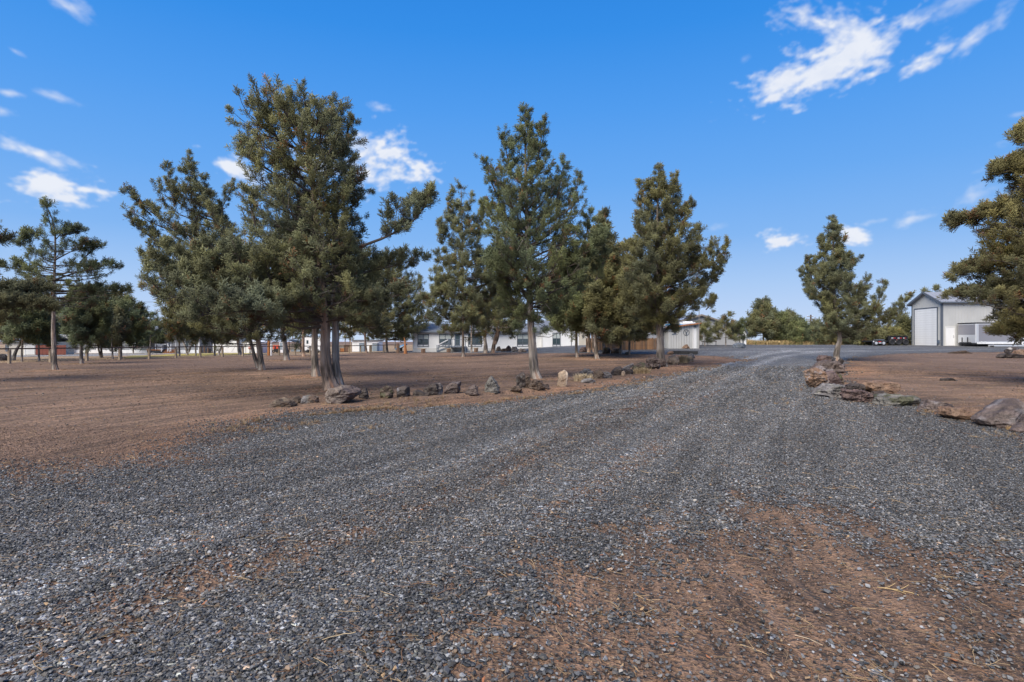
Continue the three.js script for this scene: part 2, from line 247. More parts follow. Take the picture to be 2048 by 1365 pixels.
function coverAt(x, d) {
  const e = sd(GRAVEL_EDGE, x, d) + fbm(x * 0.9, d * 0.9, 2.2, 4) * 1.3, soft = x < -1 && d < 13 ? 1.6 : 1;
  let c = sstep(-1.0 * soft, 1.0 * soft, e);
  if (d < 14) {
    const b = sd(BARE, x, d) + fbm(x * 1.3, d * 1.3, 7.7, 4) * 1.3;
    c *= 1 - 0.88 * sstep(-1.3, 1.15, b + 0.6 * noise(x * 3, d * 3, 3));
    c *= 1 - 0.28 * sstep(0.1, 0.55, fbm(x * 0.8 + 3, d * 0.8, 12.5, 3) + 0.12);
  }
  c *= 1 - 0.42 * sstep(0.9, 0.15, sline(TRACK, x, d) + fbm(x * 2, d * 2, 1.1, 2) * 0.35) - 0.3 * sstep(0.5, 0.1, sline(TRACK2, x, d) + fbm(x * 2, d * 2, 4.1, 2) * 0.35);
  c *= 1 - 0.42 * sstep(-0.05, 0.4, streak(x, d));
  return clamp(c);
}
// wheels have drawn the gravel out in long streaks along the drive
const LINE = gp([[-3.4, 0.2, 1], [330, 1180], [700, 1065], [960, 965], [1200, 852], [1330, 792], [1430, 752], [1540, 712], [1620, 700]]);
function along(x, d) { let best = 1e9, s = 0, l = 0, acc = 0; for (let i = 1; i < LINE.length; i++) { const ax = LINE[i - 1][0], ay = LINE[i - 1][1], bx = LINE[i][0] - ax, by = LINE[i][1] - ay, L = Math.hypot(bx, by), t = clamp(((x - ax) * bx + (d - ay) * by) / (L * L)), ex = x - ax - bx * t, ey = d - ay - by * t, q = Math.hypot(ex, ey); if (q < best) { best = q; s = Math.sign(ex * by - ey * bx) * q; l = acc + t * L; } acc += L; } return [s, l]; }

function ruts(x, d) { const [s, l] = along(x, d); return Math.exp(-(((Math.abs(s + 0.25 * noise(l * 0.25, 1, 7)) - 0.85) / 0.33) ** 2)) * (0.6 + 0.6 * noise(l * 0.3, s, 17)); }
function streak(x, d) { const [s, l] = along(x, d); if (Math.abs(s) > 4.5) return -1; return (noise(s * 2.1 + 0.3 * noise(l * 0.4, 0, 2), l * 0.16, 21) + 0.5 * noise(s * 5.2, l * 0.3, 25)) * sstep(4.5, 3, Math.abs(s)); }
// a coarse table of the gravel cover, read back smoothly
const CT = { x0: -40, x1: 90, d0: -4, d1: 92, step: 0.125 };
CT.nx = Math.round((CT.x1 - CT.x0) / CT.step) + 1; CT.nd = Math.round((CT.d1 - CT.d0) / CT.step) + 1; CT.v = new Float32Array(CT.nx * CT.nd);
for (let j = 0; j < CT.nd; j++) for (let i = 0; i < CT.nx; i++) { const x = CT.x0 + i * CT.step, d = CT.d0 + j * CT.step; CT.v[j * CT.nx + i] = (x > -16 || d > 60) ? coverAt(x, d) : 0; }
function cover(x, d) { const u = (x - CT.x0) / CT.step, v = (d - CT.d0) / CT.step, i = Math.floor(u), j = Math.floor(v); if (i < 0 || j < 0 || i >= CT.nx - 1 || j >= CT.nd - 1) return 0; const a = CT.v, o = j * CT.nx + i; return mix(mix(a[o], a[o + 1], u - i), mix(a[o + CT.nx], a[o + CT.nx + 1], u - i), v - j); }

const TREE_PADS = [];                                                // filled below from the trees' feet: bare paler earth left round each trunk by the rake
const RAKE_X = 11, RAKE_D = 2;                                       // the rake went round in wide arcs
const soil = (x, d) => {                                             // relief of the raked soil
  const c = cover(x, d); if (c > 0.98) return 0;
  const far = 1 - sstep(26, 40, Math.hypot(x, d)); if (far <= 0) return 0;
  const r = Math.hypot(x - RAKE_X, d - RAKE_D), th = Math.atan2(d - RAKE_D, RAKE_X - x);
  const wob = noise(th * 5, r * 0.3, 3) * 0.5, f = Math.abs(noise((r + wob) * 1.7, th * 1.5, 5.5)), g = noise((r + wob) * 3.3, th * 2.5, 8.8);
  return (1 - c) * far * (mix(0.045, 0.11, sstep(4, 7, d)) * (sstep(0, 0.22, f) - 1) * sstep(0.05, 0.4, noise(x * 0.15, d * 0.15, 1.5) + 0.3) + 0.022 * g + 0.035 * fbm(x * 0.6, d * 0.6, 6, 3) + 0.012 * noise(x * 4, d * 4, 9));
};
const padded = (x, d) => { let m = 0; for (const [px, pd, r] of TREE_PADS) { const q = Math.hypot(x - px, (d - pd)) + noise(x * 1.5, d * 1.5, 8) * 0.5; m = Math.max(m, sstep(r, r * 0.55, q)); } return m; };
const surf = (x, d) => gh(x, d) + soil(x, d);
function axis(a, b, step, far, growth) { const v = []; for (let t = a; t <= b + 1e-6; t += step) v.push(t); let s = step; const lo = [], hi = []; for (let t = a, q = s; t > -far;) { q *= growth; t -= q; lo.push(t); } for (let t = b, q = s; t < far;) { q *= growth; t += q; hi.push(t); } return [...lo.reverse(), ...v, ...hi]; }
function sheet(xs, ds, keep, lift, uvAt, colAt) {
  const nx = xs.length, nd = ds.length, pos = [], uv = [], col = [], id = new Int32Array(nx * nd).fill(-1), idx = [];
  const at = (i, j) => { const k = j * nx + i; if (id[k] < 0) { const x = xs[i], d = ds[j]; id[k] = pos.length / 3; pos.push(x, surf(x, d) + lift(x, d), -d); const [u, v] = uvAt(x, d); uv.push(u, v); const c = colAt(x, d); col.push(c[0], c[1], c[2]); } return id[k]; };
  for (let j = 0; j < nd - 1; j++) for (let i = 0; i < nx - 1; i++) { if (!keep((xs[i] + xs[i + 1]) / 2, (ds[j] + ds[j + 1]) / 2)) continue; const a = at(i, j), b = at(i + 1, j), c = at(i, j + 1), e = at(i + 1, j + 1); idx.push(a, b, c, b, e, c); }
  const g = new THREE.BufferGeometry(); g.setAttribute('position', new THREE.Float32BufferAttribute(pos, 3)); g.setAttribute('uv', new THREE.Float32BufferAttribute(uv, 2)); g.setAttribute('color', new THREE.Float32BufferAttribute(col, 3)); g.setIndex(idx); g.computeVertexNormals(); return g;
}
const LAWN = gp([[250, 717], [330, 713.5], [420, 710.5], [500, 709], [500, 706.8], [400, 707.5], [330, 709.5], [262, 712]]), ROAD = gp([[-60, 716], [120, 713], [200, 713], [300, 709.5], [420, 707.4], [420, 706.2], [240, 706.4], [120, 708], [-60, 710]]);
function buildGround() {
  const xs = axis(-24, 22, 0.11, 1500, 1.06), ds = axis(1, 30, 0.1, 1500, 1.06);
  const g = sheet(xs, ds, () => true, () => 0, (x, d) => { const r = Math.hypot(x - RAKE_X, d - RAKE_D); return [Math.atan2(d - RAKE_D, RAKE_X - x) * 16 / 5, r / 5]; }, (x, d) => {
    const n = 1 + 0.5 * fbm(x * 0.16, d * 0.22, 3, 4) + 0.35 * fbm(x * 0.7, d * 0.9, 9, 3), p = padded(x, d), edge = sd(GRAVEL_EDGE, x, d), w = d < 45 && edge < 0.3 && edge > -3 ? sstep(-2.2, -0.6, edge) * clamp(0.7 + 1.2 * noise(x * 1.1, d * 1.1, 4)) * (x < 20 ? 1 : 0) : 0;
    const rr = Math.hypot(x - RAKE_X, d - RAKE_D), tt = Math.atan2(d - RAKE_D, RAKE_X - x), row = d < 60 ? 1 + 0.42 * noise(rr * 2.2, tt * 3, 31) + 0.34 * noise(rr * 4.4, tt * 5, 35) : 1;
    let c = [n * row, n * row, n * row];
    c = c.map((v, k) => mix(v, [1.9, 1.75, 1.6][k] * (0.9 + 0.2 * n), p * 0.75)); // bare pale earth
    c = c.map((v, k) => mix(v, [1.45, 1.2, 0.95][k] * n, w * 0.6));               // straw and needles along the edge
    const wild = Math.max(sstep(64, 72, d) * sstep(5, 18, x), sstep(0.5, 3, sd(FIELD_OUT, x, d)));
    return c.map((v, k) => mix(v, [1.75, 1.95, 1.75][k] * n, wild));
  });
  const m = mesh('ground', g, std(1, 1, 1, 0.95, { map: DIRT.map, bumpMap: DIRT.bump, bumpScale: 0.06, vertexColors: true }));
  m.userData = { label: 'brown raked soil with fine rake lines across both fields', category: 'ground', kind: 'structure' }; scene.add(m);
  // gravel: a sheet over the soil, cut to the stones' own edge
  const maskOf = (x0, d0, size, S, gap, seed) => {
    const r = new Uint8Array(S * S * 4);
    for (let j = 0; j < S; j++) for (let i = 0; i < S; i++) { const x = x0 + (i + 0.5) / S * size, d = d0 + (j + 0.5) / S * size, c = cover(x, d); let h = c > 0.96 ? 1 : 0; if (c > 0.01 && !h) { const k = 1 / gap, q = tnoise(x * k + 400, d * k + 400, 1 << 20, 1 << 20, seed) * 0.6 + tnoise(x * k * 0.31 + 400, d * k * 0.31 + 400, 1 << 20, 1 << 20, seed + 1) * 0.4; h = clamp((c * 1.12 - q) * 6 + 0.5); } const o = (j * S + i) * 4; r[o] = r[o + 1] = r[o + 2] = h * 255; r[o + 3] = 255; }
    const t = new THREE.DataTexture(r, S, S); t.magFilter = THREE.LinearFilter; t.wrapS = t.wrapT = THREE.ClampToEdgeWrapping; t.repeat.set(1 / size, 1 / size); t.offset.set(-x0 / size, -d0 / size); t.needsUpdate = true; return t;
  };
  const NEAR = { x0: -16, d0: -3, s: 40 }, inNear = (x, d) => x > NEAR.x0 && x < NEAR.x0 + NEAR.s && d > NEAR.d0 && d < NEAR.d0 + NEAR.s;
  const any = (x, d, r) => { for (const [a, b] of [[0, 0], [r, 0], [-r, 0], [0, r], [0, -r]]) if (cover(x + a, d + b) > 0.01) return true; return false; };
  const gcol = (x, d) => { let n = 1 + 0.45 * fbm(x * 0.5, d * 0.5, 5, 4), pale = 0; for (const P of PALE) pale = Math.max(pale, sstep(0.42, 0.1, sline(P, x, d) * (d > 40 ? 0.4 : 1) + noise(x * 2, d * 0.6, 4) * 0.15)); const t = sstep(0.8, 0.1, sline(TRACK, x, d)) * 0.7; n *= 1 + 0.75 * pale; if (d < 60) n *= 1 + 0.5 * clamp(streak(x, d), -0.5, 0.6) + 0.35 * ruts(x, d); return [n * mix(1, 1.25, t), n * mix(1, 1.1, t), n * mix(1, 0.95, t)]; };
  const gmat = (mask) => std(1, 1, 1, 0.72, { map: rep(GRAVEL.map, 0.25), bumpMap: rep(GRAVEL.bump, 0.25), bumpScale: 0.022, vertexColors: true, alphaMap: mask, alphaTest: 0.5 });
  const gx = xs.filter((x) => x > -40 && x < 90), gd = ds.filter((d) => d > -4 && d < 92);
  const a = sheet(gx, gd, (x, d) => inNear(x, d) && any(x, d, 0.2), () => 0.006, (x, d) => [x, d], gcol), b = sheet(gx, gd, (x, d) => !inNear(x, d) && any(x, d, 0.6), () => 0.006, (x, d) => [x, d], gcol);
  const drive = mesh('driveway', a, gmat(maskOf(NEAR.x0, NEAR.d0, NEAR.s, 2048, 0.03, 61))), yard = mesh('gravel_yard', b, gmat(maskOf(-40, -4, 130, 2048, 0.09, 71)));
  drive.userData = { label: 'grey crushed gravel driveway curving between the two rock borders', category: 'driveway', kind: 'structure' };
  yard.userData = { label: 'grey gravel yard in front of the shed, the house and the tall garage', category: 'gravel yard', kind: 'structure' };
  scene.add(drive, yard);
  const strip = (name, P, mat, label, cat, lift, step) => {
    const bx = P.map((p) => p[0]), bd = P.map((p) => p[1]), X = [], Dd = []; for (let x = Math.min(...bx); x < Math.max(...bx); x += step) X.push(x); for (let d = Math.min(...bd); d < Math.max(...bd); d += step) Dd.push(d);
    const s = mesh(name, sheet(X, Dd, (x, d) => sd(P, x, d) + noise(x, d, 3) * 0.5 > 0, () => lift, (x, d) => [x, d], (x, d) => { const n = 1 + 0.5 * fbm(x * 0.8, d * 0.8, 2, 3); return [n, n, n]; }), mat); s.userData = { label, category: cat, kind: 'structure' }; scene.add(s);
  };
  strip('gravel_road', ROAD, std(1.5, 1.45, 1.4, 0.85, { map: rep(GRAVEL.map, 0.25), vertexColors: true }), 'pale gravel road behind the rail fence in front of the grey house', 'road', 0.012, 0.4);
  strip('lawn', LAWN, std(2.0, 2.6, 0.9, 0.95, { map: rep(DIRT.map, 0.2), vertexColors: true }), 'yellow green strip of lawn behind the rail fence', 'lawn', 0.024, 0.3);
}
const FIELD_OUT = gp([[-33.6 - 40, 30, 1], [-34.2, 33, 1], [-26.8, 51, 1], [-19.7, 69.5, 1], [-14, 70, 1], [-14, 300, 1], [-400, 300, 1], [-400, 30, 1]]);

// loose stones near enough to be seen one by one, and what lies between them
function copies(name, geo, mat, list, parent) {
  const im = new THREE.InstancedMesh(geo, mat, list.length), o = new THREE.Object3D(), c = new THREE.Color(); im.name = name; im.castShadow = im.receiveShadow = true;
  list.forEach((q, i) => { o.position.set(q.x, q.y, q.z); if (q.q) o.quaternion.copy(q.q); else o.rotation.set(q.rx ?? 0, q.ry ?? 0, q.rz ?? 0); o.scale.set(q.sx ?? q.s, q.sy ?? q.s, q.sz ?? q.s); o.updateMatrix(); im.setMatrixAt(i, o.matrix); c.setRGB(q.c[0], q.c[1], q.c[2]); im.setColorAt(i, c); });
  (parent ?? scene).add(im); return im;
}
function pebble(seed) {
  const r = rng(seed), P = []; for (let i = 0; i < 13; i++) { const z = r() * 2 - 1, a = r() * 6.283, q = Math.sqrt(1 - z * z), k = 0.75 + r() * 0.4; P.push(V(q * Math.cos(a) * 0.62 * k, z * 0.4 * k, q * Math.sin(a) * 0.48 * k)); }
  return new ConvexGeometry(P);
}
function buildGravel() {
  const r = rng(123), sets = [[], [], [], [], [], []], clods = [];
  const add = (x, d, size) => {
    const c = cover(x, d); if (r() > c * 1.2 + 0.004) { if (c < 0.6 && d < 9 && r() < 0.4) clods.push({ x, d }); return; }
    const rut = ruts(x, d), dust = 1 + 0.55 * clamp(streak(x, d), -0.4, 0.6) + 0.3 * rut, t = r(), h = r(); let v = dust * (t < 0.28 ? 0.022 + r() * 0.03 : t > 0.9 ? 0.17 + r() * 0.12 : 0.055 + r() * 0.095), col = h > 0.95 ? [v * 1.5, v * 1.05, v * 0.7] : h > 0.7 ? [v * 1.1, v * 1.0, v * 0.88] : [v * 0.97, v * 0.99, v * 1.03];
    const s = size * (1 - 0.3 * clamp(rut)) * (0.42 + r() * r() * r() * 1.3 + r() * 0.35), tilt = 0.7;
    sets[Math.floor(r() * 6)].push({ x, y: surf(x, d) + 0.008 + r() * 0.008, z: -d, rx: (r() - 0.5) * tilt, ry: r() * 6.283, rz: (r() - 0.5) * tilt, s, c: col });
  };
  for (let d = 1.7; d < 26;) { const size = Math.max(0.0205, 0.0027 * d), fill = d < 6 ? 1 : 1 - 0.75 * sstep(6, 25, d), step = size * 0.86, half = d * 1.06 + 0.5; for (let x = -half; x < half; x += step) if (r() < fill) add(x + (r() - 0.5) * step * 1.6, d + (r() - 0.5) * step * 1.6, size); d += step; }
  const g = new THREE.Group(); g.name = 'loose_gravel'; tag(g, 'loose angular grey stones lying all over the near driveway', 'gravel', null, 'stuff'); scene.add(g);
  sets.forEach((l, i) => copies('stones', pebble(300 + i), M.gravel, l, g));
  const cg = new THREE.Group(); cg.name = 'soil_crumbs'; tag(cg, 'small brown crumbs of soil on the bare patches of the drive', 'dirt', null, 'stuff'); scene.add(cg);
  copies('crumbs', pebble(400), std(1, 1, 1, 0.95), clods.slice(0, 60000).map(({ x, d }) => { const v = 0.5 + r() * 0.7, s = 0.006 + r() * r() * 0.02; return { x, y: surf(x, d) + s * 0.1, z: -d, rx: r() * 3, ry: r() * 6, rz: r() * 3, s, c: [0.17 * v, 0.11 * v, 0.08 * v] }; }), cg);
  // clods raked up in the fields
  const fc = []; for (let i = 0; i < 36000; i++) { const d = 5 + 40 * Math.pow(r(), 1.25), x = -d * 1.1 + r() * d * 2.2; if (cover(x, d) > 0.25) continue; const v = 0.8 + r() * 0.5, s = 0.01 + r() * r() * 0.032 * (0.5 + d / 20); fc.push({ x, y: surf(x, d) + s * 0.1, z: -d, rx: r() * 3, ry: r() * 6, rz: r() * 3, s, c: r() < 0.06 ? [0.3 * v, 0.2 * v, 0.12 * v] : [0.165 * v, 0.108 * v, 0.078 * v] }); }
  const fg = new THREE.Group(); fg.name = 'field_dirt'; tag(fg, 'crumbly brown clods of earth turned up by the rake', 'dirt', null, 'stuff'); scene.add(fg); copies('clods', pebble(401), std(1, 1, 1, 0.95), fc, fg);
}
function twigGeo(seed, n = 5, fork = false) {
  const r = rng(seed), pts = [V(0, 0, 0)]; let a = 0; for (let i = 1; i <= n; i++) { a += (r() - 0.5) * 0.7; pts.push(V(i / n, 0.02 * r(), pts[i - 1].z + Math.sin(a) / n)); }
  const g = [new THREE.TubeGeometry(new THREE.CatmullRomCurve3(pts), n * 2, 0.012, 4)];
  if (fork) for (let k = 0; k < 3; k++) { const b = pts[1 + k % (n - 1)], s = k % 2 ? 1 : -1; g.push(new THREE.TubeGeometry(new THREE.CatmullRomCurve3([b, b.clone().add(V(0.15, 0.03, s * 0.12)), b.clone().add(V(0.32, 0.05 + r() * 0.05, s * 0.3))]), 4, 0.009, 4)); }
  return merge(g);
}
function buildLitter() {
  const r = rng(55), tw = [[], [], []], bits = [];
  for (let i = 0; i < 9000; i++) {
    const d = 2 + 26 * Math.pow(r(), 1.4), x = -d * 1.06 + r() * d * 2.12, c = cover(x, d); if (c > 0.8 && r() < 0.62) continue;
    const v = 0.6 + r() * 0.6, s = 0.04 + r() * r() * 0.14 * (0.6 + d / 14), col = r() < 0.3 ? [0.26 * v, 0.13 * v, 0.06 * v] : [0.38 * v, 0.27 * v, 0.15 * v];
    tw[i % 3].push({ x, y: surf(x, d) + (c > 0.5 ? 0.02 : 0.008), z: -d, ry: r() * 6.283, rz: (r() - 0.4) * 0.2, s, c: col });
    if (r() < 0.1) bits.push({ x: x + 0.3, y: surf(x + 0.3, d) + 0.018, z: -d, rx: r() - 0.5, ry: r() * 6, rz: r() - 0.5, sx: 0.012 + r() * 0.022, sy: 0.006, sz: 0.01 + r() * 0.014, c: r() < 0.35 ? [0.28, 0.11, 0.05] : [0.33, 0.22, 0.12] });
  }
  const g = new THREE.Group(); g.name = 'twig_litter'; tag(g, 'dry tan twigs and straw strewn over gravel and soil', 'litter', null, 'stuff'); scene.add(g);
  tw.forEach((l, i) => copies('twigs', twigGeo(20 + i, 4, i === 2), std(1, 1, 1, 0.9), l, g)); copies('leaf_bits', pebble(66), std(1, 1, 1, 0.9), bits, g);
  const needles = []; for (let i = 0; i < 9000; i++) { const [px, pd, pr] = TREE_PADS[i % TREE_PADS.length], a = r() * 6.283, q = pr * (0.2 + 1.5 * r()), x = px + Math.cos(a) * q, d = pd + Math.sin(a) * q, v = 0.6 + r() * 0.7; if (cover(x, d) > 0.5) continue; needles.push({ x, y: surf(x, d) + 0.006, z: -d, ry: r() * 6.28, rz: (r() - 0.4) * 0.25, s: 0.06 + 0.16 * r() * r(), c: r() < 0.4 ? [0.22 * v, 0.12 * v, 0.06 * v] : r() < 0.5 ? [0.13 * v, 0.12 * v, 0.06 * v] : [0.36 * v, 0.27 * v, 0.17 * v] }); }
  copies('needles', twigGeo(24, 4, true), std(1, 1, 1, 0.9), needles, g);
  // the ones that stand out
  const lone = (label, px, py, len, turn, seed, col, fork = true) => { const p = ground(px, py), m = mesh(numbered('fallen_twig'), twigGeo(seed, 6, fork), std(...col, 0.9)); m.position.set(p.x, surf(p.x, p.d) + 0.02, p.z); m.rotation.y = turn; m.scale.setScalar(len); tag(m, label, 'twig'); scene.add(m); };
  lone('bleached forked twig lying on bare soil near the lower right corner', 1965, 1345, 0.13, 2.2, 96, [0.27, 0.2, 0.13]);
  lone('pale straight twig lying on the gravel between the drive and the tan upright slab', 1290, 776, 0.55, 0.1, 92, [0.45, 0.34, 0.22], false);
  lone('curved tan twig lying on dark gravel left of the bare soil', 640, 1290, 0.17, 0.4, 93, [0.5, 0.38, 0.22], false);
  lone('thin pale twig lying along the soil under the two small pebble patches', 1590, 1265, 0.2, -0.7, 94, [0.45, 0.36, 0.25], false);
  lone('tangled straw coloured twig on the bare soil', 1755, 1175, 0.2, -0.5, 95, [0.5, 0.36, 0.17]);
}
// tufts of dry grass
function tuftGeo(seed, n, spread) {
  const r = rng(seed), pos = [], idx = [];
  for (let i = 0; i < n; i++) { const a = r() * 6.283, b = a + (r() - 0.5), h = 0.5 + r() * 0.5, o = spread * Math.sqrt(r()), lean = 0.15 + r() * 0.6, w = 0.02 + r() * 0.015, x = Math.cos(a) * o, z = Math.sin(a) * o, tx = -Math.sin(b) * w, tz = Math.cos(b) * w, k = pos.length / 3;
    for (const [t, q] of [[0, 1], [0.5, 0.8], [1, 0.1]]) { const l = lean * t * t * h; pos.push(x + Math.cos(b) * l - tx * q, h * t * (1 - 0.25 * lean * t), z + Math.sin(b) * l - tz * q, x + Math.cos(b) * l + tx * q, h * t * (1 - 0.25 * lean * t), z + Math.sin(b) * l + tz * q); }
    idx.push(k, k + 1, k + 2, k + 1, k + 3, k + 2, k + 2, k + 3, k + 4, k + 3, k + 5, k + 4); }
  const g = new THREE.BufferGeometry(); g.setAttribute('position', new THREE.Float32BufferAttribute(pos, 3)); g.setIndex(idx); g.computeVertexNormals(); return g;
}
function buildGrass() {
  const r = rng(91), far = [[], []], near = [[], []], T = [tuftGeo(1, 26, 0.35), tuftGeo(2, 20, 0.25)];
  for (let i = 0; i < 9000; i++) { const d = 66 + 26 * r() * r(), px = 1392 + r() * 460, x = PX(px, d); if (d < 67.5 + noise(x * 0.3, 2, 3) * 2) continue; const clump = noise(x * 0.25, d * 0.3, 5); if (clump < -0.15 && r() < 0.7) continue; const v = 0.65 + r() * 0.55; far[i & 1].push({ x, y: surf(x, d) - 0.02, z: -d, ry: r() * 6.28, s: (0.3 + r() * 0.5) * (1 + 0.8 * Math.max(0, clump)), c: r() < 0.12 ? [0.16 * v, 0.17 * v, 0.06 * v] : [0.46 * v, 0.34 * v, 0.16 * v] }); }
  const g = new THREE.Group(); g.name = 'dry_grass'; tag(g, 'tall straw coloured dry grass along the far edge of the gravel yard', 'grass', null, 'stuff'); scene.add(g); far.forEach((l, i) => copies('tufts', T[i], M.dryGrass, l, g));
  for (let i = 0; i < 9000; i++) { // along the rock rows
    const k = r(), [px, py] = k < 0.75 ? [540 + r() * 860, 0] : [1600 + r() * 460, 0]; let x, d;
    const e = 5 + Math.floor(r() * 10); const s = k < 0.75 ? e : 35 + Math.floor(r() * 8); const A = GRAVEL_EDGE[s], B = GRAVEL_EDGE[s + 1], t = r(); x = mix(A[0], B[0], t); d = mix(A[1], B[1], t); const off = (r() + r() - 0.55) * 2.0; const L = Math.hypot(B[0] - A[0], B[1] - A[1]); x += -(B[1] - A[1]) / L * -off; d += (B[0] - A[0]) / L * off;
    if (cover(x, d) > 0.75 || noise(x * 1.3, d * 1.3, 2) < -0.1 + 0.3 * r()) continue; const v = 0.6 + r() * 0.5; near[i & 1].push({ x, y: surf(x, d) - 0.01, z: -d, ry: r() * 6.28, s: 0.025 + r() * r() * 0.12, c: r() < 0.3 ? [0.24 * v, 0.13 * v, 0.07 * v] : [0.33 * v, 0.23 * v, 0.13 * v] }); }
  const n = new THREE.Group(); n.name = 'straw_grass'; tag(n, 'short dry straw tufts between the border rocks and the gravel', 'grass', null, 'stuff'); scene.add(n); near.forEach((l, i) => copies('tufts', T[i], M.dryGrass, l, n));
  const clump = (label, px, py, w, h, seed, col = [0.45, 0.34, 0.2]) => { const p = ground(px, py), q = rng(seed), l = []; for (let i = 0; i < 46; i++) { const v = 0.65 + q() * 0.5; l.push({ x: (q() + q() - 1) * w * p.s * 0.5, y: -0.02, z: (q() - 0.5) * w * p.s * 0.4, ry: q() * 6.28, s: h * p.s * (0.55 + q() * 0.45), c: col.map((c) => c * v) }); }
    const gr = thing('grass_clump', label, 'grass clump', V(p.x, surf(p.x, p.d), p.z)); copies('blades', T[0], M.dryGrass, l, gr).userData.kind = 'stuff'; };
  clump('pale dry grass clump left of the brown humped rock in the left border', 1166, 762, 42, 20, 5, [0.55, 0.44, 0.29]);
  clump('dry grass clump hanging over the mossy rock in the left border', 1283, 747, 36, 17, 6);
  clump('tan dry grass clump right of the big juniper beside the drive', 1362, 726, 26, 20, 7);
  clump('dry grass clump under the tall leaning slab at the right edge', 2030, 862, 26, 14, 8, [0.5, 0.33, 0.15]);
}
// ------------------------------------------------------------------ rocks
const ROCK = {                                                       // base colours of the stone itself, with the tone of its veins
  basalt: [[0.045, 0.033, 0.028], [0.095, 0.07, 0.058]], purple: [[0.085, 0.056, 0.046], [0.19, 0.143, 0.122]], red: [[0.11, 0.062, 0.05], [0.2, 0.14, 0.125]], pale: [[0.2, 0.15, 0.12], [0.31, 0.25, 0.21]], tan: [[0.34, 0.22, 0.13], [0.5, 0.4, 0.3]],
  rust: [[0.2, 0.105, 0.055], [0.32, 0.21, 0.14]], grey: [[0.12, 0.105, 0.1], [0.29, 0.27, 0.265]], brown: [[0.085, 0.055, 0.036], [0.165, 0.115, 0.08]], lichen: [[0.12, 0.105, 0.09], [0.27, 0.255, 0.225]], blue: [[0.10, 0.12, 0.15], [0.2, 0.23, 0.27]],
};
function split(P, maxLen) {                                          // cut triangles at their long edges' middles until they are small
  let T = P; for (let k = 0; k < 7; k++) { let cut = false; const N = [];
    for (const [a, b, c] of T) { if (Math.max(a.distanceTo(b), b.distanceTo(c), c.distanceTo(a)) <= maxLen) { N.push([a, b, c]); continue; } cut = true; const ab = a.clone().add(b).multiplyScalar(0.5), bc = b.clone().add(c).multiplyScalar(0.5), ca = c.clone().add(a).multiplyScalar(0.5); N.push([a, ab, ca], [ab, b, bc], [ca, bc, c], [ab, bc, ca]); }
    T = N; if (!cut || T.length > 24000) break; }
  return T;
}
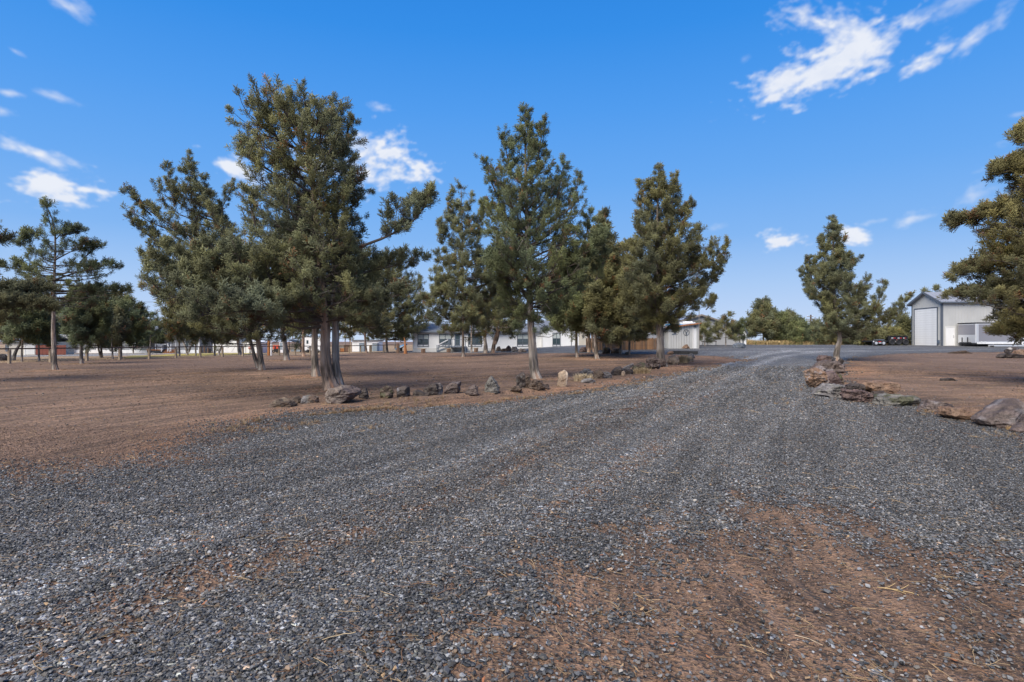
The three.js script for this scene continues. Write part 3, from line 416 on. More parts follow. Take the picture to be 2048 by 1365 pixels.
function hullRock(points, seed, key, o = {}) {
  const hull = flat(new ConvexGeometry(points)), p = hull.attributes.position, box = new THREE.Box3().setFromPoints(points), size = box.getSize(V(0, 0, 0)), L = (size.x + size.y + size.z) / 3, mid = box.getCenter(V(0, 0, 0));
  const tris = []; for (let i = 0; i < p.count; i += 3) tris.push([V(0, 0, 0).fromBufferAttribute(p, i), V(0, 0, 0).fromBufferAttribute(p, i + 1), V(0, 0, 0).fromBufferAttribute(p, i + 2)]);
  // even cuts everywhere, so that neighbours share their points
  let T = tris; const want = Math.max(L * (o.fine ?? 0.055), 0.012); const n = Math.min(5, Math.ceil(Math.log2(Math.max(size.x, size.y, size.z) / want)));
  for (let k = 0; k < n && T.length < (o.fine && o.fine < 0.05 ? 5000 : 2000); k++) { const N = []; for (const [a, b, c] of T) { const ab = a.clone().add(b).multiplyScalar(0.5), bc = b.clone().add(c).multiplyScalar(0.5), ca = c.clone().add(a).multiplyScalar(0.5); N.push([a, ab, ca], [ab, b, bc], [ca, bc, c], [ab, bc, ca]); } T = N; }
  const cr = rng(seed * 13 + 5), cuts = []; for (let i = 0; i < (o.cuts ?? 15); i++) { const n = V(cr() * 2 - 1, cr() * 1.5 - 0.6, cr() * 1.6 - 0.6).normalize(); let far = 0; for (const q of points) far = Math.max(far, q.clone().sub(mid).dot(n)); cuts.push([n, far * (0.74 + 0.2 * cr())]); }
  const amp = L * (o.rough ?? 0.1), f = 1.6 / L, st = o.strata ?? 0.2, lean = o.lean ?? 0;
  const pos = new Float32Array(T.length * 9), col = new Float32Array(T.length * 9), [c0, c1] = ROCK[key]; let q = 0; const d = V(0, 0, 0);
  for (const t of T) for (const w of t) {
    const v = w.clone(); for (const [n, k] of cuts) { const over = (v.x - mid.x) * n.x + (v.y - mid.y) * n.y + (v.z - mid.z) * n.z - k; if (over > 0) v.addScaledVector(n, -over); }
    d.copy(v).sub(mid); d.x /= size.x; d.y /= size.y; d.z /= size.z; d.normalize();
    const X = v.x * f + seed * 3.1, Y = v.y * f, Z = v.z * f + seed, b = 1 - Math.abs(fbm(X, Y * 1.4, Z, 4)) * 2, lay = Math.abs(noise(X * 0.7 + lean * Y, (Y + lean * X) * 5.5, Z * 0.7)), cell = noise(X * 2.4, Y * 2.4, Z * 2.4), chip = Math.max(0, noise(X * 5, Y * 6, Z * 5));
    const h = amp * ((b - 0.75) * 0.75 + (0.22 - lay) * st * 1.15 + cell * 0.55 - chip * 0.75 + 0.3 * noise(X * 9, Y * 9, Z * 9));
    pos[q] = v.x + d.x * h; pos[q + 1] = v.y + d.y * h * 0.8; pos[q + 2] = v.z + d.z * h;
    const tone = clamp(0.5 + 0.9 * fbm(X * 1.7, Y * 2.6, Z * 1.7, 4) + 0.35 * (lay - 0.2)), spot = noise(X * 7, Y * 7, Z * 7); let c = [0, 1, 2].map((k) => mix(c0[k], c1[k], tone) * (1 + 0.25 * spot));
    if (o.patch) { const m = sstep(0.02, 0.3, fbm(X * 1.6 + 9, Y * 2.4, Z * 1.6, 4)) * 0.8; c = c.map((x, k) => mix(x, o.patch[k] * (1 + 0.3 * spot), m)); }  // mostly the pale sky light on rock tops, painted in as noise patches
    if (o.moss) { const m = sstep(0.1, 0.35, noise(X * 1.8 + 7, Y * 1.8, Z * 1.8) + d.y * 0.2) * 0.85; c = c.map((x, k) => mix(x, [0.075, 0.075, 0.028][k] * (1 + 0.5 * spot), m)); }
    if (o.side) { const m = sstep(o.side.at - 0.08, o.side.at + 0.08, (v.x - box.min.x) / size.x + 0.12 * fbm(X * 2, Y * 2, Z * 2, 3)); c = c.map((x, k) => mix(x, o.side.c[k] * (1 + 0.2 * spot), m)); }
    if (o.lichen) { const m = sstep(0.18, 0.34, noise(X * 2.6 + 2, Y * 2.6, Z * 2.6)); c = c.map((x, k) => mix(x, [0.27, 0.26, 0.22][k], m * 0.6)); }
    for (let k = 0; k < 3; k++) col[q + k] = c[k] * 1.6; q += 3;
  }
  let g = new THREE.BufferGeometry(); g.setAttribute('position', new THREE.BufferAttribute(pos, 3)); g.setAttribute('color', new THREE.BufferAttribute(col, 3));
  g = toCreasedNormals(g, 0.5); return boxUV(g);
}
// outline in pixels (seen from the camera), standing on the ground at its lowest point
function rock(label, key, out, o = {}) {
  const low = Math.max(...out.map((p) => p[1])), cx = out.reduce((s, p) => s + p[0], 0) / out.length, w = Math.max(...out.map((p) => p[0])) - Math.min(...out.map((p) => p[0])), hh = low - Math.min(...out.map((p) => p[1]));
  const g0 = ground(cx, o.base ?? low), thick = (o.thick ?? 0.75) * Math.min(w, hh * 2.2) * g0.s, d = g0.d + thick / 2, c = { x: PX(cx, d), y: PY(low - hh / 2, d) }, P = [], r = rng(Math.round(cx * 7 + low));
  const skew = o.skew ?? 0;
  for (const [px, py] of out) { const x = PX(px, d), y = PY(py, d), k = py > low - hh * 0.25 ? 0.92 : 0.72 + r() * 0.2;
    P.push(V(x, y, -d), V(mix(c.x, x, k), mix(c.y, y, py > low - hh * 0.25 ? 1 : k), -d + thick * 0.5 + skew * (y - c.y)), V(mix(c.x, x, k), mix(c.y, y, k), -d - thick * 0.5)); if (!o.lifted && py > low - hh * 0.3) P.push(V(mix(c.x, x, 0.9), y - 0.1, -d)); }
  const xs = out.map((p) => PX(p[0], d)), ys = out.map((p) => PY(p[1], d)), X0 = Math.min(...xs), X1 = Math.max(...xs), Y0 = Math.min(...ys), Y1 = Math.max(...ys);
  for (let i = 0; i < 26; i++) { const x = mix(X0, X1, r()), y = mix(Y0, Y1, r()); if (sd(out.map((p) => [PX(p[0], d), PY(p[1], d)]), x, y) < 0.14 * (Y1 - Y0)) continue; P.push(V(x, y, -d + thick * (0.42 + 0.2 * r()) + skew * (y - c.y))); }
  const pos = V(c.x, gh(c.x, d), -d), g = hullRock(P, Math.round(cx) % 97 + low % 13, key, o); g.translate(-pos.x, -pos.y, -pos.z);
  const m = mesh(numbered(o.name ?? 'rock'), g, M.stone); m.position.copy(pos); tag(m, label, o.category ?? 'rock', o.group); scene.add(m); return m;
}
function buildRocks() {
  const L = 'rocks edging the field left of the drive', R = 'rocks edging the island right of the drive', H = 'rocks in the heap before the house', S = 'rocks by the shed';
  const l = (label, key, out, o = {}) => rock(label, key, out, { group: L, ...o }), rr = (label, key, out, o = {}) => rock(label, key, out, { group: R, fine: 0.035, ...o, rough: (o.rough ?? 0.1) * 1.0, strata: (o.strata ?? 0.2) * 0.6 });
  l('flat brown rock with a pale sky lit top at the left end of the left border', 'brown', [[536, 811], [548, 801], [565, 796], [586, 800], [594, 808], [588, 813], [560, 815]], { patch: [0.36, 0.29, 0.2], thick: 0.9 });
  l('rounded brown rock touching the flat pale topped one', 'brown', [[580, 806], [584, 795], [596, 793], [604, 799], [604, 806]], {});
  l('low angular rock with grey and orange faces left of the big pale rock', 'grey', [[604, 806], [606, 792], [622, 790], [637, 796], [638, 805], [620, 807]], { side: { at: 0.5, c: [0.2, 0.13, 0.09] }, lichen: true });
  l('big pale tan boulder at the foot of the nearest juniper', 'pale', [[645, 791], [660, 778], [682, 772], [702, 771], [724, 784], [716, 791], [694, 800], [684, 809], [668, 806], [652, 798]], { side: { at: 0.62, c: [0.15, 0.11, 0.10] }, thick: 0.8, lifted: true, base: 808 });
  l('small black rock behind the right end of the big pale boulder', 'basalt', [[716, 798], [718, 782], [732, 776], [737, 786], [735, 797]], {});
  l('mossy brown rock, first one right of the big pale boulder', 'brown', [[760, 792], [761, 776], [772, 770], [788, 775], [790, 790], [778, 797]], { moss: true });
  l('cube shaped dark rock with a flat grey sky lit top', 'basalt', [[792, 793], [793, 776], [806, 771], [819, 774], [820, 793]], { patch: [0.24, 0.22, 0.24], thick: 1, rough: 0.05 });
  l('low dark wedge rock right of the cube shaped one', 'basalt', [[825, 791], [826, 779], [838, 782], [862, 789], [860, 793], [830, 793]], {});
  l('dark brown rock with a pale notch at its foot', 'basalt', [[846, 780], [860, 768], [880, 765], [886, 775], [886, 790], [868, 792], [848, 787]], { side: { at: 0.85, c: [0.24, 0.2, 0.17] } });
  l('dark purple blocky rock with a flat light sky lit top, left of the small round one', 'purple', [[888, 784], [892, 773], [903, 764], [924, 763], [924, 780], [916, 788], [892, 788]], { patch: [0.22, 0.19, 0.19] });
  l('small round dark rock left of the arch shaped one', 'purple', [[928, 788], [936, 774], [950, 769], [958, 778], [958, 788], [940, 790]], {});
  l('grey green arch shaped rock with a notch below', 'lichen', [[969, 785], [970, 770], [979, 752], [984, 751], [994, 764], [1000, 774], [997, 785]], { thick: 0.6 });
  l('upright dark grey stone with white veins left of the middle juniper', 'basalt', [[1033, 772], [1031, 749], [1040, 744], [1050, 745], [1053, 770], [1048, 776]], { lichen: true, thick: 0.7 });
  l('upright brown stone squeezed between the veined stone and the trunk', 'brown', [[1049, 776], [1050, 752], [1056, 748], [1061, 756], [1060, 774]], {});
  l('low flat brown stone lying before the veined upright one', 'brown', [[1018, 780], [1021, 771], [1038, 772], [1047, 778], [1038, 782]], {});
  l('brown mossy boulder at the foot of the middle juniper', 'brown', [[1056, 776], [1060, 763], [1072, 758], [1086, 763], [1090, 774], [1076, 779]], { moss: false, thick: 0.9, rough: 0.14 });
  l('small purple stone right of the brown mossy boulder', 'purple', [[1087, 776], [1089, 767], [1096, 767], [1099, 774], [1094, 778]], {});
  l('upright tan slab with a pale broken right edge', 'tan', [[1114, 771], [1117, 745], [1121, 738], [1133, 736.5], [1138, 741], [1135, 760], [1133, 773], [1124, 774]], { side: { at: 0.74, c: [0.55, 0.44, 0.34] }, thick: 0.5, rough: 0.05 });
  l('twisted grey stone above the pale grass clump', 'grey', [[1160, 746], [1166, 738], [1178, 739], [1187, 746], [1184, 752], [1172, 749]], { base: 752, rough: 0.2 });
  l('low grey stone at the gravel edge below the pale grass clump', 'grey', [[1160, 764], [1168, 758], [1184, 757], [1195, 763], [1180, 766]], {});
  l('brown humped rock right of the pale grass clump', 'brown', [[1186, 756], [1190, 742], [1200, 738], [1208, 741], [1214, 755], [1200, 758]], { side: { at: 0.75, c: [0.2, 0.18, 0.18] } });
  l('narrow grey stone leaning on the brown humped rock', 'grey', [[1208, 756], [1210, 742], [1216, 743], [1225, 752], [1220, 757]], {});
  l('dark layered rock in front of the leaning grey plank stone', 'basalt', [[1222, 748], [1226, 737], [1240, 733], [1246, 740], [1248, 748], [1236, 751]], { strata: 0.8 });
  l('long grey stone slab pointing up behind the dark layered rock', 'grey', [[1244, 737], [1262, 728], [1268, 726], [1266, 733], [1252, 740]], { thick: 0.4, rough: 0.05, base: 741 });
  l('dark stone right of the layered rock with a hollow below', 'basalt', [[1244, 748], [1248, 739], [1262, 738], [1268, 743], [1264, 749]], {});
  l('small pale stone at the foot of the dark layered rocks', 'tan', [[1243, 751], [1244, 743], [1249, 742], [1251, 750], [1247, 753]], {});
  l('mossy green topped rock in the left border', 'brown', [[1264, 744], [1268, 730], [1282, 725], [1292, 728], [1298, 738], [1288, 746]], { moss: true, thick: 0.9 });
  l('large rugged dark rock left of the leaning narrow slab', 'purple', [[1291, 735], [1294, 719], [1304, 713], [1316, 716], [1320, 730], [1306, 739]], { strata: 0.7, rough: 0.16 });
  l('narrow pale slab leaning right against the rugged dark rock', 'grey', [[1303, 715], [1307, 714], [1322, 733], [1318, 737], [1312, 731]], { thick: 0.5, rough: 0.04, base: 738 });
  l('purple grey rock against the left foot of the forked juniper by the drive', 'purple', [[1315, 731], [1318, 719], [1328, 717], [1333, 726], [1330, 734]], {});
  l('tan rounded rock right of the juniper by the drive', 'tan', [[1334, 724], [1338, 713], [1350, 708], [1358, 714], [1358, 727], [1344, 729]], { rough: 0.06 });
  l('small brown rock right of the tan rounded one', 'brown', [[1355, 724], [1358, 716], [1368, 715], [1371, 722], [1364, 726]], {});
  l('low tan rock with a dark hollow at the far end of the left border', 'tan', [[1368, 722], [1372, 714], [1384, 712], [1390, 719], [1384, 724]], {});
  l('grey slab lying on the last rock of the left border', 'grey', [[1376, 712], [1381, 706.5], [1386, 708], [1391, 717], [1386, 717]], { thick: 0.5, rough: 0.05, lifted: true, base: 723 });
  l('reddish flat stone behind the juniper by the drive', 'rust', [[1333, 709], [1336, 704], [1345, 702.5], [1348, 706], [1344, 709.5]], {});
  // right of the drive
  rr('two toned red and black rock left of the trunk on the island', 'red', [[1633, 722], [1635, 715], [1642, 711], [1664, 712], [1670, 718], [1668, 726], [1642, 727]], { side: { at: 0.55, c: [0.08, 0.07, 0.07] }, strata: 0.7 });
  rr('dark stone against the right foot of the trunk on the island', 'basalt', [[1676, 728], [1678, 719], [1685, 716], [1688, 722], [1684, 729]], {});
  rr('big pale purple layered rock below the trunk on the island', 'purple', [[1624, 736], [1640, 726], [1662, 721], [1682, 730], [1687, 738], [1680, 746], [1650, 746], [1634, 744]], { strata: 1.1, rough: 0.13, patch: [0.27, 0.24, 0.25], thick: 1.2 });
  rr('tall rock with a pale grey sky lit top and rusty left side', 'rust', [[1614, 752], [1616, 740], [1630, 737], [1652, 740], [1652, 760], [1636, 778], [1627, 777], [1616, 764]], { strata: 0.8, patch: [0.33, 0.3, 0.3], thick: 1.1, rough: 0.12 });
  rr('flat red brown slab leaning on the tall grey topped rock', 'red', [[1628, 758], [1645, 752], [1656, 742], [1665, 741], [1682, 764], [1678, 770], [1640, 777]], { thick: 0.6, rough: 0.06, strata: 0.5 });
  rr('mossy dark rock behind the flat red brown slab', 'brown', [[1664, 756], [1668, 746], [1680, 749], [1688, 766], [1680, 774], [1668, 772]], { moss: true });
  rr('low striped grey rock with a black underside at the gravel edge', 'grey', [[1632, 788], [1638, 780], [1662, 769], [1684, 771], [1690, 786], [1676, 796], [1648, 797], [1636, 793]], { strata: 1.4, rough: 0.14, lichen: true, thick: 1.2 });
  rr('rough brown rock carrying the left end of the orange slab', 'red', [[1688, 796], [1690, 782], [1704, 778], [1728, 783], [1742, 795], [1738, 801], [1706, 806]], { strata: 0.8, rough: 0.16, thick: 1 });
  rr('dark stone behind the rough brown rock', 'basalt', [[1690, 781], [1694, 771], [1716, 765], [1728, 772], [1722, 784]], { base: 800, rough: 0.14 });
  rr('orange brown slab resting on top of the neighbouring rocks', 'rust', [[1720, 774], [1726, 764], [1754, 762], [1784, 764], [1795, 773], [1788, 780], [1764, 786], [1744, 786]], { strata: 1.0, rough: 0.09, thick: 1.1, lifted: true, base: 802 });
  rr('dark tapered stone propping up the orange slab', 'basalt', [[1738, 802], [1741, 783], [1770, 781], [1764, 793], [1756, 804]], { thick: 0.8, base: 803 });
  rr('long grey rock with yellow green moss, right of the orange slab', 'lichen', [[1752, 808], [1755, 797], [1766, 790], [1804, 788], [1826, 790], [1838, 803], [1832, 812], [1796, 814], [1764, 812]], { moss: true, strata: 0.8, thick: 1.1 });
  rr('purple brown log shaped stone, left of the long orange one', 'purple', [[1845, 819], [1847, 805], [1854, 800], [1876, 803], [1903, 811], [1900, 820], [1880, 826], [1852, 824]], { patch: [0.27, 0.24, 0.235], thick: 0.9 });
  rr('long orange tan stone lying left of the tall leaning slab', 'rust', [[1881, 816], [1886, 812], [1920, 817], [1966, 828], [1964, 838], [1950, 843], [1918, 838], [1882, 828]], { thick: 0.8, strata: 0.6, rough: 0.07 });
  rr('tall leaning purple slab with a pale grey sky lit upper face', 'purple', [[1957, 838], [1966, 828], [1980, 819], [1998, 811], [2012, 803], [2030, 796], [2042, 797], [2046, 806], [2018, 836], [1988, 858], [1980, 859], [1962, 847]], { thick: 0.75, rough: 0.055, strata: 0.7, lean: -0.6, fine: 0.028, base: 858, lifted: true, skew: -0.55, patch: [0.25, 0.22, 0.215] });
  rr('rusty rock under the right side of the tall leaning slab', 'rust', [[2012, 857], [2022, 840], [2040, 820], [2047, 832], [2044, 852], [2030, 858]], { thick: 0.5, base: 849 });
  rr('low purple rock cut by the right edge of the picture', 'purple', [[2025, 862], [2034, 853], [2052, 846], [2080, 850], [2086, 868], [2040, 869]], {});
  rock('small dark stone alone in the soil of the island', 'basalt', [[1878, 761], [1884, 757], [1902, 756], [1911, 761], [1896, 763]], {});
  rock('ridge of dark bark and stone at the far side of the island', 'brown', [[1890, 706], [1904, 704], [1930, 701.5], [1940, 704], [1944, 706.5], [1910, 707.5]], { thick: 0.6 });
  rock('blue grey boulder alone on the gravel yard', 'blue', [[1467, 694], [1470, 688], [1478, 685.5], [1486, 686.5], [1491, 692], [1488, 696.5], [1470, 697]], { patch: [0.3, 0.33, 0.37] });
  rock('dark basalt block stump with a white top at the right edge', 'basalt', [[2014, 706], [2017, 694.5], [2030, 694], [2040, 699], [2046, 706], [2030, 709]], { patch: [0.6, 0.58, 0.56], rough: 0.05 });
  rock('orange broken rock beside the dark block at the right edge', 'rust', [[2028, 711], [2036, 701], [2052, 698], [2066, 704], [2064, 714], [2040, 716]], {});
  rock('low dark rubble ridge under the dark block', 'basalt', [[1988, 713], [2006, 707], [2030, 708], [2056, 713], [2040, 717], [2004, 716]], { thick: 0.6 });
  const hp = (label, key, out, o) => rock(label, key, out, { group: H, fine: 0.12, ...o }), sp = (label, key, out, o) => rock(label, key, out, { fine: 0.12, ...o });
  hp('leftmost dark stone of the heap before the house', 'basalt', [[991, 703], [994, 694], [1000, 693], [1003, 703]]); hp('brown low stone second in the heap before the house', 'brown', [[1000, 703.5], [1003, 698], [1013, 697], [1014, 703.5]]);
  hp('pointed reddish stone topping the heap before the house', 'red', [[1010, 702], [1014, 693], [1018, 690.5], [1023, 696], [1022, 703]]); hp('grey stone fourth in the heap before the house', 'grey', [[1021, 704], [1024, 694], [1034, 693], [1038, 704]]); hp('low pale stone at the right end of the heap before the house', 'pale', [[1035, 705], [1039, 697], [1050, 699], [1056, 705]]);
  sp('dark red boulder left of the reddish trunk', 'red', [[1158, 704], [1162, 695], [1169, 692.5], [1174, 698], [1174, 705]]); sp('mossy dark boulder right of the reddish trunk', 'basalt', [[1204, 707], [1206, 696], [1214, 693.5], [1221, 698], [1220, 708]], { moss: true }); sp('long low dark rock under the wooden fence', 'brown', [[1220, 707], [1224, 698], [1238, 697], [1246, 703], [1244, 707.5]], { lichen: true });
  sp('small mossy stone at the foot of the thin trunk before the fence', 'lichen', [[1249, 710], [1251, 705], [1257, 704], [1260, 710]], { moss: true });
  rock('dark rock at the left foot of the grey shed', 'basalt', [[1334, 697], [1337, 690.5], [1343, 690], [1347, 697]], { group: S, fine: 0.1 }); rock('grey brown low rock along the shed wall', 'lichen', [[1346, 697], [1350, 691], [1362, 690], [1367, 697]], { group: S, fine: 0.1 }); rock('orange rounded rock at the shed wall', 'rust', [[1365, 698], [1368, 691], [1374, 689], [1380, 698]], { group: S, fine: 0.1 });
  rock('dark rocks at the foot of the leaning old trunk at the left edge', 'grey', [[-8, 721], [-4, 709], [6, 708], [12, 718], [8, 722]], { fine: 0.1 });
}
// ------------------------------------------------------------------ junipers
function sprayGeo(seed, tufts, spread) {                             // a tuft of scale-leaved twiglets, 1 unit long: many small spindles
  const r = rng(seed), pos = [], nor = [], idx = [];
  const spindle = (a, dir, len, w) => {
    const u = Math.abs(dir.y) < 0.9 ? V(0, 1, 0).cross(dir).normalize() : V(1, 0, 0).cross(dir).normalize(), v = dir.clone().cross(u), k = pos.length / 3, m = a.clone().addScaledVector(dir, len * 0.45), e = a.clone().addScaledVector(dir, len), put = (p, n) => { pos.push(p.x, p.y, p.z); nor.push(n.x, n.y, n.z); };
    put(a, dir.clone().negate()); const ph = r() * 6; for (let i = 0; i < 3; i++) { const q = ph + i * 2.094, o = u.clone().multiplyScalar(Math.cos(q)).addScaledVector(v, Math.sin(q)); put(m.clone().addScaledVector(o, w), o); } put(e, dir);
    for (let i = 0; i < 3; i++) { const b = k + 1 + i, c = k + 1 + (i + 1) % 3; idx.push(k, c, b, k + 4, b, c); }
  };
  const rand = () => V(r() - 0.5, r() - 0.5, r() - 0.5);
  for (let i = 0; i < tufts; i++) {
    const t = i / (tufts - 1), base = V(0, t * 0.72, 0).addScaledVector(rand(), 0.06), az = i * 2.4 + r(), up = 0.35 + 0.75 * t + 0.3 * r(), dir = V(Math.cos(az), up, Math.sin(az)).normalize(), L = spread * (0.55 - 0.25 * t) * (0.7 + 0.5 * r());
    for (let k = 0; k < 5; k++) { const a = base.clone().addScaledVector(dir, L * (0.05 + 0.22 * k)), dd = dir.clone().addScaledVector(rand(), 1.0).addScaledVector(V(0, 1, 0), 0.3).normalize(); spindle(a, dd, 0.14 + 0.19 * r(), 0.024 + 0.014 * r()); }
  }
  spindle(V(0, 0.6, 0), V(0, 1, 0), 0.4, 0.03);
  const g = new THREE.BufferGeometry(); g.setAttribute('position', new THREE.Float32BufferAttribute(pos, 3)); g.setAttribute('normal', new THREE.Float32BufferAttribute(nor, 3)); g.setIndex(idx); return g;
}
const SPRAY = [sprayGeo(1, 11, 0.8), sprayGeo(2, 10, 1.1)], SPRAY_FAR = [sprayGeo(3, 8, 0.95), sprayGeo(4, 7, 1.15)];
function sweep(pts, rad, seg, o = {}) {                              // a tapering tube through points; o.bark gives ridged, twisted bark and a flared foot
  const pos = [], uv = [], idx = []; let u = V(1, 0, 0), len = 0; const n = pts.length, t = V(0, 0, 0);
  for (let i = 0; i < n; i++) {
    t.subVectors(pts[Math.min(n - 1, i + 1)], pts[Math.max(0, i - 1)]).normalize(); u.addScaledVector(t, -u.dot(t)); if (u.lengthSq() < 1e-6) u = V(0, 0, 1).addScaledVector(t, -t.z); u.normalize(); const v = t.clone().cross(u); if (i) len += pts[i].distanceTo(pts[i - 1]);
    for (let j = 0; j <= seg; j++) { const a = j / seg * 6.28318; let r = rad[i];
      if (o.bark) { const s = o.seed, ca = Math.cos(a + len * o.twist), sa = Math.sin(a + len * o.twist); r *= 1 + 0.16 * noise(ca * 2.2 + s, sa * 2.2, len * 0.5) + 0.2 * noise(ca * 5 + s, sa * 5, len * 1.3) + 0.14 * noise(ca * 11, sa * 11 + s, len * 1.4); const fl = Math.exp(-len / (rad[0] * 0.7)); r *= 0.9 + fl * (0.02 + 0.45 * Math.max(0, noise(ca * 1.7 + s * 2, sa * 1.7, 4))); }
      pos.push(pts[i].x + (u.x * Math.cos(a) + v.x * Math.sin(a)) * r, pts[i].y + (u.y * Math.cos(a) + v.y * Math.sin(a)) * r, pts[i].z + (u.z * Math.cos(a) + v.z * Math.sin(a)) * r); uv.push(j / seg * (o.around ?? 1), len * (o.along ?? 0.5) + (o.twist ?? 0) * 0); }
  }
  for (let i = 0; i < n - 1; i++) for (let j = 0; j < seg; j++) { const a = i * (seg + 1) + j, b = a + seg + 1; idx.push(a, a + 1, b, a + 1, b + 1, b); }
  const g = new THREE.BufferGeometry(); g.setAttribute('position', new THREE.Float32BufferAttribute(pos, 3)); g.setAttribute('uv', new THREE.Float32BufferAttribute(uv, 2)); g.setIndex(idx); g.computeVertexNormals(); return g;
}
const TINT = { olive: [0.16, 0.165, 0.08], green: [0.14, 0.16, 0.07], brown: [0.152, 0.148, 0.064], yellow: [0.178, 0.168, 0.075], deep: [0.145, 0.152, 0.072], gold: [0.168, 0.152, 0.06] };
// o: base pixel, trunk [[px, py, width]...], rows [[py, left, right]...] of the crown's outline, spires: [[px, py top, px foot, py foot, half width]]
function juniper(label, o) {
  const P = ground(o.base[0], o.base[1]), s = P.s, r = rng(o.seed ?? Math.round(o.base[0] * 3 + o.base[1])), view = Math.atan2(-P.x, P.d), X = (px) => (px - o.base[0]) * s * Math.cos(view), Y = (py) => (o.base[1] - py) * s, near = P.d < 36 && !o.plain;
  const t = thing(o.name ?? 'juniper_tree', label, 'tree', V(P.x, P.y - 0.03, P.z), o.group); t.rotation.y = view;
  // trunk
  const tp = o.trunk.map(([px, py, w]) => [V(X(px), Y(py), 0), w * s * 0.38 * Math.cos(view)]), topY = tp[tp.length - 1][0].y, curve = new THREE.CatmullRomCurve3(tp.map((q) => q[0])), N = near ? 90 : 16, pts = [], rad = [];
  for (let i = 0; i <= N; i++) { const u = i / N, p = curve.getPoint(u), k = u * (tp.length - 1), j = Math.min(tp.length - 2, Math.floor(k)); p.z += 0.12 * noise(p.y * 0.5, o.base[0], 1) * Math.min(1, p.y); pts.push(p); rad.push(Math.max(0.012, mix(tp[j][1], tp[j + 1][1], k - j))); }
  const barkMat = o.bark ?? M.bark, centre = (h) => { let i = 0; while (i < N && pts[i].y < h) i++; return pts[Math.min(N, i)]; };
  lpart(t, 'trunk', sweep(pts, rad, near ? 56 : 14, { bark: true, seed: o.base[0] % 31, twist: o.twist ?? 0.25, around: 1, along: near ? 0.35 : 0.3 }), barkMat);
  for (const [sx, path, mat] of o.stems ?? []) { const q = path.map(([px, py, w]) => [V(X(px), Y(py), sx), w * s * 0.4 * Math.cos(view)]), c = new THREE.CatmullRomCurve3(q.map((e) => e[0])), pp = c.getPoints(22), rr = pp.map((_, i) => { const k = i / 22 * (q.length - 1), j = Math.min(q.length - 2, Math.floor(k)); return mix(q[j][1], q[j + 1][1], k - j); }); lpart(t, 'trunk', sweep(pp, rr, near ? 22 : 10, { bark: true, seed: 5 + sx, twist: -0.2, along: 0.35 }), mat ?? barkMat); }
  if (!o.rows) return t;
  // crown outline in metres, from low to high
  const rows = o.rows.map(([py, l, q]) => [Y(py), X(l), X(q)]).sort((a, b) => a[0] - b[0]), low = rows[0][0], high = rows[rows.length - 1][0];
  const out = (h) => { h = clamp(h, low, high); let i = 0; while (i < rows.length - 2 && rows[i + 1][0] < h) i++; const k = clamp((h - rows[i][0]) / (rows[i + 1][0] - rows[i][0] + 1e-6)); return [mix(rows[i][1], rows[i + 1][1], k), mix(rows[i][2], rows[i + 1][2], k)]; };
  const area = []; let tot = 0; for (let i = 0; i < 60; i++) { const h = mix(low, high, (i + 0.5) / 60), [a, b] = out(h); tot += Math.max(0.15, b - a); area.push(tot); }
  const size = (o.size ?? 0.34) * (near ? 1 : 1.0), nl = o.limbs ?? 60, spots = [], limbGeo = [], tint0 = TINT[o.tint ?? 'olive'], twigs = [];
  const bough = (A, B, C, r0, level, tint, fineness = 1) => {                      // a limb with side shoots; spots for foliage along the shoots
    const c = new THREE.QuadraticBezierCurve3(A, B, C), L = c.getLength(), n = Math.max(4, Math.min(9, Math.round(L * 3))), p = c.getPoints(n); p.forEach((q, i) => { if (i && i < n) q.add(V((r() - 0.5), (r() - 0.5), (r() - 0.5)).multiplyScalar(0.05 * L)); });
    const g = [sweep(p, p.map((_, i) => Math.max(0.006, r0 * (1 - 0.85 * i / n))), near ? 7 : 4, { along: 0.6 })], f0 = o.bareInside ?? 0.22, m = Math.ceil(L * (near ? 3.4 : 2.8) * (o.shoots ?? 1)) + 2;
    for (let i = 0; i < m; i++) {
      const u = f0 + (1 - f0) * (i + r()) / m, q = c.getPoint(u), tg = c.getTangent(u), side = V(r() - 0.5, (r() - 0.35) * 0.9, r() - 0.5).normalize(), dir = tg.clone().multiplyScalar(0.75).add(side).addScaledVector(V(0, 1, 0), 0.28).normalize(), l = (0.26 + 0.34 * r()) * Math.min(1.9, Math.max(L, 0.6)) * (1.1 - 0.65 * u) * (o.shootLen ?? 1);
      const e = q.clone().addScaledVector(dir, l); e.y += 0.12 * l; if (l > 0.25) g.push(sweep([q, q.clone().lerp(e, 0.5).add(V((r() - 0.5) * 0.1 * l, -0.05 * l, (r() - 0.5) * 0.1 * l)), e], [0.012, 0.009, 0.005], near ? 4 : 3, {}));
      const k = Math.round((near ? 12 : 8) * (fineness < 1 ? 0.8 : 1)), pt = tint * (0.62 + 0.76 * r()); for (let j = 0; j < k; j++) { const w = 0.22 + 0.83 * Math.sqrt(r()), sp = (0.26 * l + 0.08) * (1.25 - w); spots.push([q.clone().lerp(e, w).add(V(r() - 0.5, r() - 0.5, r() - 0.5).multiplyScalar(sp)), dir, pt, u * w, fineness * (1.12 - 0.42 * w)]); }
    }
    for (let j = 0; j < 6; j++) spots.push([c.getPoint(0.86 + 0.14 * r()).add(V(r() - 0.5, r() - 0.5, r() - 0.5).multiplyScalar(size * 0.35)), c.getTangent(1), tint, 1, 0.72 * fineness]); return g;
  };
